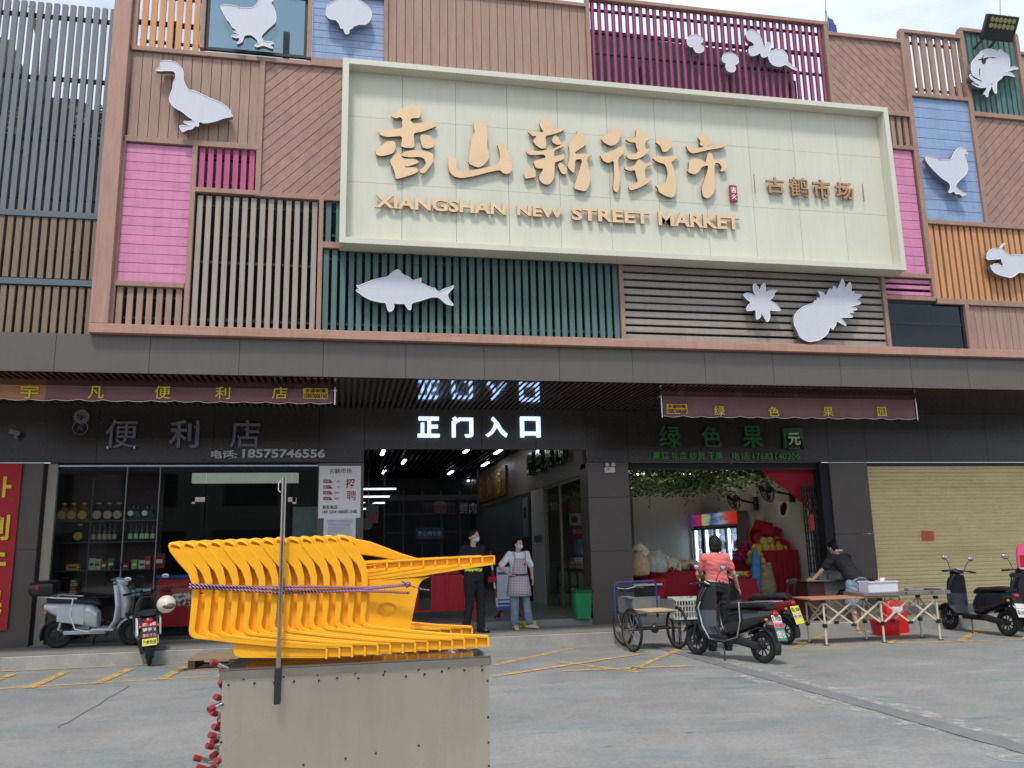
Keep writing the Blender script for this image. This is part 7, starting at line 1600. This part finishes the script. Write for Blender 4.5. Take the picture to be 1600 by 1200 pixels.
# folded black lattice gate by the pillar
x0 = at(1289,850,15.5).x; FGt = thing('folding_gate', 'folded black lattice gate standing against the right jamb of the fruit shop', 'folding gate', (9.35,15.5,ZI)); b = MB()
for i in range(7): x = 9.02+i*.06; b.bar((x+.1,15.6+.02*(i%2),ZI),(x+.1,15.6+.02*(i%2),2.75),.02,.03,(0,1,0))
for i in range(6):
    for k in range(16): x = 9.12+i*.06; z = ZI+.1+k*.15; b.bar((x,15.585,z),(x+.06,15.585,z+.12),.01,.012,(0,1,0))
b.build('lattice', m_plas_k, FGt); MB().box(9.2,9.3,15.56,15.58,1.85,2.15).build('red_tag', m_red, FGt)
# display tables draped with red cloth
def draped(name, label, x0, x1, y0, y1, zt, zb=ZI, mt=m_redcloth):
    o = thing(name, label, 'display table', ((x0+x1)/2,(y0+y1)/2,zb)); b = MB(); n = 26; per = []
    pts = [(x0,y0),(x1,y0),(x1,y1),(x0,y1)]
    for i in range(4):
        a, c = pts[i], pts[(i+1)%4]
        for k in range(n): per.append((a[0]+(c[0]-a[0])*k/n, a[1]+(c[1]-a[1])*k/n))
    N_ = len(per); cx, cy = (x0+x1)/2, (y0+y1)/2; vs = [(p[0],p[1],zt) for p in per]
    for l, (zz, amp) in enumerate(((zt-.03,.0),(zt-(zt-zb)*.5,.012),(zb+.02,.026))):
        for i, p in enumerate(per): f_ = 1+amp*math.sin(i*1.35+l*.3)+amp*.5; vs.append((cx+(p[0]-cx)*f_, cy+(p[1]-cy)*f_, zz))
    fs = [tuple(range(N_))]+[(l*N_+i, l*N_+(i+1)%N_, (l+1)*N_+(i+1)%N_, (l+1)*N_+i) for l in range(3) for i in range(N_)]
    b.add(vs, fs); b.build('cloth', mt, o, smooth=True); return o
def X_(px, Y): return at(px, 900, Y).x
def Z_(px, py, Y): return at(px, py, Y).z
draped('display_table', 'tall red clothed table heaped with pomelos', X_(1186,17.2), X_(1242,17.2), 17.0, 17.8, Z_(1210,884,17.0))
draped('display_table', 'middle red clothed table of fruit behind the coral woman', X_(1096,16.4), X_(1188,16.4), 16.2, 16.7, Z_(1140,905,16.2))
draped('display_table', 'long low red clothed table of bagged goods left of the coral woman', X_(1000,16.6), X_(1096,16.6), 16.6, 17.4, Z_(1050,893,16.6))
draped('display_table', 'stepped red clothed stand of baskets at the right wall', 8.95, 9.65, 16.9, 18.6, 1.45)
# pomelos in a pyramid: each fruit on its own
m_pom = [mat('pomelo yellow', (206,182,84), .5, 0, .12, 8, .2, 40), mat('pomelo green', (150,160,76), .5, 0, .15, 8, .2, 40), mat('pomelo gold', (214,166,70), .5, 0, .12, 8, .2, 40)]
zt = Z_(1210,884,17.0); xa, xb_p = X_(1190,17.2), X_(1240,17.2); r_ = .094; k = 0; pos = []
for lay, (nx, ny) in enumerate(((7,3),(6,3),(5,2),(3,1))):
    for j in range(ny):
        for i in range(nx):
            x = (xa+xb_p)/2-.02+(i-(nx-1)/2)*r_*1.75-.05*lay*0+rnd.uniform(-.01,.01); y = 17.12+(j+.5*lay)*r_*1.7; z = zt+r_+lay*r_*1.5+rnd.uniform(-.006,.006); pos.append((x,y,z,lay,i,nx))
pm = [MB().lathe([(0,-r_*.95),(r_*.6,-r_*.82),(r_*.97,-r_*.2),(r_*.94,r_*.25),(r_*.6,r_*.82),(r_*.18,r_*1.08),(0,r_*1.1)], (0,0,0), 16).mesh('pomelo', mm, smooth=True) for mm in m_pom]
for (x,y,z,lay,i,nx) in pos:
    t = 1 if lay == 0 and rnd.random() < .5 else rnd.choice([0,0,2]); o = bpy.data.objects.new('pomelo', pm[t]); link(o); o.location = (x,y,z); o.rotation_euler = (rnd.uniform(-.4,.4), rnd.uniform(-.4,.4), rnd.uniform(0,6))
    tag(o, ['yellow pomelo heaped on the tall red table','green pomelo in the bottom row of the heap','golden pomelo heaped on the tall red table'][t], 'pomelo', 'pomelos heaped on the red table')
# dragon fruit heap behind
df = MB(); R0 = .055; df.sphere((0,0,0), (R0,R0,R0*1.25), 12, 8)
for i in range(14):
    a = rnd.uniform(0,6.28); z = rnd.uniform(-.05,.06); q = Vector((math.cos(a)*R0*.9, math.sin(a)*R0*.9, z)); df.add([q+Vector((0,0,-.012)), q+Vector((-math.sin(a)*.012, math.cos(a)*.012, 0)), q*1.35+Vector((0,0,.035)), q-Vector((-math.sin(a)*.012, math.cos(a)*.012, 0))], [(0,1,2),(0,2,3)])
dfm = df.mesh('dragon_fruit', mat('dragon fruit magenta', (170,36,96), .45, 0, .25, 14), smooth=True)
x0, x1 = X_(1160,18.0), X_(1200,18.0)
tb = draped('display_table', 'red clothed stand of dragon fruit behind the pomelo heap', x0-.1, x1+.2, 17.9, 18.7, Z_(1175,878,17.9))
for lay, (nx, ny) in enumerate(((8,4),(7,4),(6,3),(5,2),(3,2))):
    for j in range(ny):
        for i in range(nx):
            o = bpy.data.objects.new('dragon_fruit', dfm); link(o); o.location = ((x0+x1)/2+(i-(nx-1)/2)*.105+rnd.uniform(-.01,.01), 17.95+(j+.5*lay)*.1, Z_(1175,878,17.9)+.06+lay*.085); o.rotation_euler = (rnd.uniform(-1,1),rnd.uniform(-1,1),rnd.uniform(0,6))
            tag(o, 'magenta dragon fruit in the heap behind the pomelos', 'dragon fruit', 'dragon fruit heaped behind the pomelos')
# round red baskets leaning on the stand
for k, (px, py, Y, rr, lb) in enumerate(((1226,838,18.0,.27,'large round red basket leaning high on the stand'),(1250,858,17.2,.24,'round red basket with rope handle leaning near the wall'),(1214,856,18.3,.2,'smaller red basket behind the pomelos'))):
    p = at(px,py,Y); p.x = min(p.x, 9.4); o = thing('red_basket', lb, 'basket', p, 'red fruit baskets'); ax = Vector((-.5,-.8,.25)).normalized(); T_ = Matrix.Translation(p) @ ax.to_track_quat('Z','Y').to_matrix().to_4x4()
    b = MB(); b.T = T_; b.lathe([(0,-.1),(rr*.7,-.1),(rr,.04),(rr*1.04,.05),(rr*.96,.03),(rr*.66,-.08),(0,-.085)], (0,0,0), 26); b.build('bowl', mat('basket red', (168,22,34), .5, 0, .15, 20, .4, 60), o, smooth=True); b = MB(); b.T = T_; b.torus((0,0,.05), rr*1.02, .014, 'z', 26, 6); b.build('rim', mat('basket orange red', (196,60,44), .5), o, smooth=True)
for k, (px, py, Y) in enumerate(((1222,822,18.0),(1240,830,17.6),(1248,886,17.1))):
    p = at(px,py,Y); p.x = min(p.x,9.45); b = MB(); b.obox(p, (.3,.3,.24), (.2,.2,.4)); tag(b.build('red_gift_box', m_redcloth, bevel=.02), ['red gift box left of the top basket','red gift box right of the top basket','red gift box low by the wall'][k], 'box', 'red gift boxes')
# bananas, bags of nuts, blue sack, white bundles
p = at(1158,897,16.3); BNn = thing('banana_bunch', 'bunch of yellow bananas on the middle red table', 'bananas', p)
for i in range(9):
    a = -1+i*.25; b = MB(); c_ = p+Vector((.2*math.sin(a), .02*i, .0)); b.tube([c_+Vector((-.08,0,.05)), c_+Vector((-.03,0,.0)), c_+Vector((.04,0,-.005)), c_+Vector((.1,0,.05))], [.008,.02,.02,.008], 8); b.build('banana', mat('banana yellow', (214,190,70), .5, 0, .1, 20), BNn, smooth=True)
m_bag = glass('thin plastic bag', (.86,.85,.82), .16, .25)
def bag(px, py, Y, w_, h, mt, label, fill=None):
    p = at(px, py, Y); b = MB(); n = 12; rs = []
    for u, f_ in ((0,.7),(.06,.95),(.35,1.05),(.65,.95),(.85,.55),(.93,.3),(1,.5)):
        rs.append([(p.x+w_/2*f_*math.cos(2*math.pi*k/n)*(1+rnd.uniform(-.1,.1)), p.y+w_/2*.7*f_*math.sin(2*math.pi*k/n)*(1+rnd.uniform(-.1,.1)), p.z+h*u+rnd.uniform(-.01,.01)) for k in range(n)])
    b.rings(rs); tag(b.build('goods_bag', mt, smooth=True), label, 'bag', 'bags of dry goods')
m_nut = mat('nuts in bag', (190,160,122), .5, 0, .35, 30, .6, 40); m_chip = mat('mushroom slices in bag', (206,196,170), .6, 0, .3, 25, .6, 40); m_pale = mat('crinkled clear bag', (172,168,156), .25, 0, .3, 12, .8, 20)
for px, py, Y, w_, h, mt_, lb in ((1000,900,16.3,.42,.5,m_nut,'tall bag of brown nuts at the left end of the fruit shop front'),(1000,872,16.45,.36,.3,m_chip,'bag of pale slices on top of the brown nuts'),(1027,895,16.4,.5,.48,m_pale,'big crinkled clear bag beside the brown nuts'),(1050,890,16.9,.4,.26,m_chip,'bag of pale slices in the middle of the low table'),(1068,891,16.9,.3,.2,m_nut,'small bag of tan nuts next to the pale slices'),(1082,891,16.9,.34,.24,mat('greenish nuts', (170,172,136), .6, 0, .35, 25, .6, 40),'bag of greenish nuts at the right end of the low table'),(1038,893,17.0,.3,.2,m_nut,'bag of reddish tan nuts behind the clear bag'),(1200,958,16.2,.2,.2,m_paper,'small white bundle on the floor under the pomelo table')):
    bag(px, py, Y, w_, h, mt_, lb)
p = at(1189,950,16.3); b = MB(); b.loft([((p.x,16.3,ZI),(.12,0,0),(0,.09,0)), ((p.x-.02,16.3,ZI+.5),(.16,0,0),(0,.11,0)), ((p.x-.04,16.3,ZI+1.0),(.09,0,0),(0,.07,0)), ((p.x-.04,16.3,ZI+1.15),(.05,0,0),(0,.04,0))], 14); tag(b.build('blue_sack', mat('blue sack', (50,110,160), .5, 0, .3, 10, .5, 20), smooth=True), 'blue plastic sack hanging beside the pomelo table', 'sack')
p = at(1200,945,16.25); b = MB(); b.loft([((p.x,16.2,ZI),(.14,0,0),(0,.1,0)), ((p.x,16.2,ZI+.45),(.17,0,0),(0,.12,0)), ((p.x,16.2,ZI+.9),(.1,0,0),(0,.08,0))], 14); tag(b.build('brown_sack', mat('patterned sack', (130,110,80), .7, 0, .5, 14), smooth=True), 'patterned brown sack standing beside the blue sack', 'sack')
# mixed small packs of fruit on the two front tables, cloth flap and cartons below
m_fr = [mat('fruit red', (180,40,44), .4, 0, .2, 20), mat('fruit green', (120,150,70), .4, 0, .2, 20), mat('fruit orange', (222,130,50), .4, 0, .2, 20), mat('pack cream', (206,198,170), .4, 0, .2, 20), mat('fruit purple', (96,40,80), .4, 0, .2, 20)]
for (pxa, pxb, Y, pyt, lb) in ((1004,1094,16.62,893,'small mixed fruit packs spread along the long low red table'),(1100,1184,16.22,905,'small mixed fruit packs spread on the middle red table')):
    b = MB(); xa, xb = X_(pxa,Y), X_(pxb,Y); zt = Z_((pxa+pxb)/2,pyt,Y)
    for i in range(150):
        x = rnd.uniform(xa+.05,xb-.05); patch = int((x-xa)/(xb-xa)*7); b.cur = (patch*3+1+(rnd.random()<.2)) % 5; r_ = rnd.uniform(.028,.045)
        b.sphere((x, Y+rnd.uniform(.05,.42), zt+r_*.9+abs(rnd.gauss(0,.03))), r_, 9, 6)
    tag(b.build('fruit_packs', m_fr, smooth=True), lb, 'fruit', kind='stuff')
p = at(1026, 905, 15.9); b = MB(); vs = []
for i in range(9):
    for k in range(6): u = i/8; hgt = .5*(1-abs(u-.5)*1.1)*k/5; vs.append((p.x-.2+.4*u+.02*math.sin(k), 15.92-.02*math.sin(i*1.3), p.z-hgt))
b.add(vs, [(i*6+k, i*6+k+1, (i+1)*6+k+1, (i+1)*6+k) for i in range(8) for k in range(5)]); o = b.build('red_flap', m_redcloth, smooth=True); tag(o, 'small red cloth flap hanging off the low table near the crate', 'cloth'); o.modifiers.new('t','SOLIDIFY').thickness = .004
p = at(1032, 952, 15.75); b = MB(); b.box(p.x-.32,p.x+.3,15.62,15.9,ZI,p.z+.16); o = b.build('yellow_carton', mat('carton yellow', (206,170,96), .7, 0, .1, 6), bevel=.006); tag(o, 'yellow cardboard carton on the floor under the low table', 'carton')
# counter with black crate and wall tables seen left of the pillar
p = at(1003,912,16.0); b = MB(); b.box(p.x-.3,p.x+.35,15.8,16.2,p.z-.03,p.z); ct = b.build('side_table', m_paper); tag(ct, 'pale topped side table at the left end of the fruit shop front', 'table'); b = MB(); b.box(p.x-.22,p.x+.25,15.85,16.15,ZI,p.z-.031); tag(b.build('black_crate', m_plas_k), 'black crate under the pale topped side table', 'crate')
m_wick = mat('woven drawer', (190,176,140), .7, 0, .2, 30, .4, 50)
for k, (px, Y) in enumerate(((855,19.3),(884,17.6))):
    o = thing('drawer_table', ['black framed table with woven drawers farther back behind the passage glass','black framed table with woven drawers nearer behind the passage glass'][k], 'table', (5.1+k*.1, Y, ZI)); x = 5.0; b = MB()
    for dx in (0,.7):
        for dy in (-.5,.5): b.box(x+dx,x+dx+.04,Y+dy-.02,Y+dy+.02,ZI,1.1)
    b.box(x-.02,x+.76,Y-.54,Y+.54,1.08,1.14); b.build('frame', m_plas_k, o)
    for j in range(2):
        for i in range(2): MB().box(x+.02,x+.7,Y-.46+i*.48,Y-.02+i*.48,ZI+.1+j*.34,ZI+.4+j*.34).build('drawer', m_wick, o)
    for i in range(4): pass
b = MB(); leafblob(b, (5.3,18.4,1.2), (.3,1.3,.1), 260, rnd, .06, 3); tag(b.build('dried_goods', [m_nut, m_chip, m_redcloth]), 'assorted packets heaped on the drawer tables behind the passage glass', 'packets', kind='stuff')

# ================================================================ convenience store goods behind the glass
m_cab = mat('dark maroon cabinet', (72,30,34), .5, 0, .15); YG = 16.3
SHx = [at(84,850,YG).x, at(140,850,YG).x, at(192,850,YG).x, at(245,850,YG).x]
CB = thing('display_shelves', 'tall glass fronted liquor shelves inside the left shop window', 'shelves', ((SHx[0]+SHx[-1])/2, YG+.2, ZK)); MB().box(SHx[0]-.1,SHx[-1],YG+.36,YG+.4,ZK,3.1).build('back_panel', m_cab, CB)
lev = [at(165,813,YG).z, at(165,846,YG).z, at(165,890,YG).z, at(165,932,YG).z]
for z in lev: MB().box(SHx[0]-.1,SHx[-1],YG-.05,YG+.355,z-.02,z).build('shelf', mat('shelf edge', (70,84,84), .3, .2), CB)
b = MB()
for x in SHx: b.bar((x,YG-.04,ZK),(x,YG-.04,3.0),.02,.02,(0,1,0))
b.build('upright', mat('shelf edge', (0,0,0)), CB)
amber, brownb, blackb = mat('amber jar', (150,90,40), .15, 0, .1), mat('brown bottle', (60,34,26), .12), mat('black bottle', (22,22,24), .12)
gd, pk_, cr_ = mat('gold label', (206,170,90), .4, .2, .2, 30), mat('pink beige label', (190,156,140), .5, 0, .1), mat('cream label', (214,210,180), .5)
def bottle(kind, px, lv, glassm, lab, label, cat='bottle'):
    x = at(px,850,YG).x; z = lev[lv]; o = thing('liquor_jar' if kind == 'jar' else 'bottle', label, cat, (x,YG+.08,z), 'jars and bottles on the liquor shelves'); c_ = (x,YG+.08,z+.002)
    pr = {'jar': [(0,0),(.075,0),(.1,.04),(.1,.16),(.06,.22),(.035,.24),(.035,.29),(0,.29)], 'flask': [(0,0),(.09,0),(.1,.08),(.08,.15),(.03,.2),(.025,.27),(0,.27)], 'bot': [(0,0),(.036,0),(.037,.16),(.014,.23),(.014,.31),(0,.31)]}[kind]
    MB().lathe(pr, c_, 14).build('glass', glassm, o, smooth=True)
    b = MB()
    if kind == 'jar': b.lathe([(.0,-.103),(.07,-.1035),(.075,-.098),(.075,-.09)], (x,YG+.08,z+.1), 18, 'y'); b.cyl((x,YG+.08,z+.29),(x,YG+.08,z+.32),.04)
    elif kind == 'flask': b.lathe([(.0,-.103),(.05,-.1035),(.05,-.09)], (x-.02,YG+.08,z+.12), 16, 'y')
    else: b.cyl((x,YG+.08,z+.04),(x,YG+.08,z+.13),.0385)
    b.build('paper_label', lab, o, smooth=True)
for i, px in enumerate((93,108,125)): bottle('jar', px, 0, amber, gd, 'amber liquor jar with round gold label, %s of three on the top left shelf' % ['first','second','third'][i], 'jar')
for i, px in enumerate((148,165,180)): bottle('jar', px, 0, brownb, pk_, 'dark liquor jar with oval beige label, %s of three in the middle top shelf' % ['first','second','third'][i], 'jar')
for i, px in enumerate((203,211,225,233)): bottle('flask', px, 0, blackb, m_paper if i % 2 == 0 else m_plas_k, 'round black bottle, %s from left on the right top shelf' % ['first','second','third','fourth'][i])
bottle('jar', 121, 1, brownb, gd, 'single dark jar with gold label on the second shelf at the left', 'jar')
for i, px in enumerate((143,152,160,168,176)): bottle('bot', px, 1, brownb, pk_, 'slim brown bottle with brown label, %s of five on the second shelf' % ['first','second','third','fourth','fifth'][i])
for i, px in enumerate((201,210,219,227,236)): bottle('bot', px, 1, blackb, cr_, 'slim dark wine bottle with cream label, %s of five on the second shelf' % ['first','second','third','fourth','fifth'][i])
def pack(px, wpx, lv, h, rgb, label, Y=YG+.02, zoff=0):
    x = at(px,880,Y).x; w_ = at(px+wpx/2,880,Y).x-at(px-wpx/2,880,Y).x; z = lev[lv]+zoff; b = MB(); b.box(x-w_/2,x+w_/2,Y,Y+.12,z+.002,z+h); o = b.build('goods_box', mat('box %d %d %d' % rgb, rgb, .5, 0, .12, 12)); tag(o, label, 'box', 'boxed goods in the shop window')
    b = MB(); b.box(x-w_*.32,x+w_*.32,Y-.003,Y-.001,z+h*.35,z+h*.6); q = b.build('printed_band', m_paper if sum(rgb) < 420 else m_redink); q.parent = o; q.location = BASE[q]-BASE[o]
for a_ in ((114,20,2,.11,(206,160,80),'orange box at the left on the third shelf'),(143,9,2,.2,(190,200,200),'tall pale grey box on the third shelf'),(152,10,2,.19,(206,196,150),'tall cream box beside the grey one on the third shelf'),(162,9,2,.15,(150,50,60),'small red box beside the cream box'),(173,10,2,.19,(60,120,70),'green box in the middle of the third shelf'),(196,10,2,.11,(170,40,40),'small red box right of the glass seam'),(210,9,2,.16,(150,170,90),'yellow green box on the third shelf'),(222,11,2,.15,(206,200,196),'white box right of the yellow green one'),(231,9,2,.22,(190,40,44),'tall red box on the third shelf'),(248,18,2,.26,(150,24,26),'big dark red box at the right end of the shelf'),
           (106,10,3,.07,(150,170,70),'bottom green carton of the small stack behind the scooter box'),(117,9,3,.06,(200,60,50),'lowest red carton in the carton stack at left'),(212,7,3,.1,(200,206,190),'pale carton at the foot of the shop window'),(222,16,3,.12,(170,186,190),'pale blue carton at the foot of the shop window')): pack(*a_)
for k in range(4): pack(117, 9, 3, .055, [(206,200,150),(180,50,46),(206,196,170),(150,140,60)][k], ['cream','red','pale','olive'][k]+' carton in the tall thin stack behind the scooter', zoff=.062*(k+1))
a, c = at(300,739,17.2), at(466,754,17.2); o = thing('long_light_box', 'long pale lamp housing with an added faint glow inside the left shop', 'lamp', ((a.x+c.x)/2,17.2,c.z)); MB().box(a.x,c.x,17.2,17.35,c.z,a.z).build('housing', mat('lamp housing', (206,210,196), .5, 0, .03, emit=.25), o, bevel=.01)  # faint emission added to the housing to brighten the store inside
b = MB(); 
for px in (336,421): q = at(px,740,17.25); b.cyl((q.x,17.27,a.z),(q.x,17.27,3.86),.012,seg=8)
b.build('hanger', m_chrome, o)
a, c = at(458,792,18), at(497,870,18); tag(MB().box(a.x,c.x,18,18.05,c.z-.8,a.z).build('pale_door', mat('pale door', (170,186,180), .6)), 'pale green door panel at the back of the left shop', 'door')

# ================================================================ row across the street, seen only as reflections and as shade
OB = thing('opposite_building', 'plain grey shop row across the street behind the camera', 'building', (3,-24,0)); MB().box(-40,46,-34,-24,0,8.5).build('wall', mat('opposite render', (120,116,110), .7, 0, .1, .4), OB)
b = MB()
for x in range(-38,44,6): b.box(x,x+4.4,-23.98,-23.9,0,3.1); b.box(x+.6,x+3.8,-23.98,-23.93,4.6,6.6)
b.build('shop_opening', m_dark, OB)
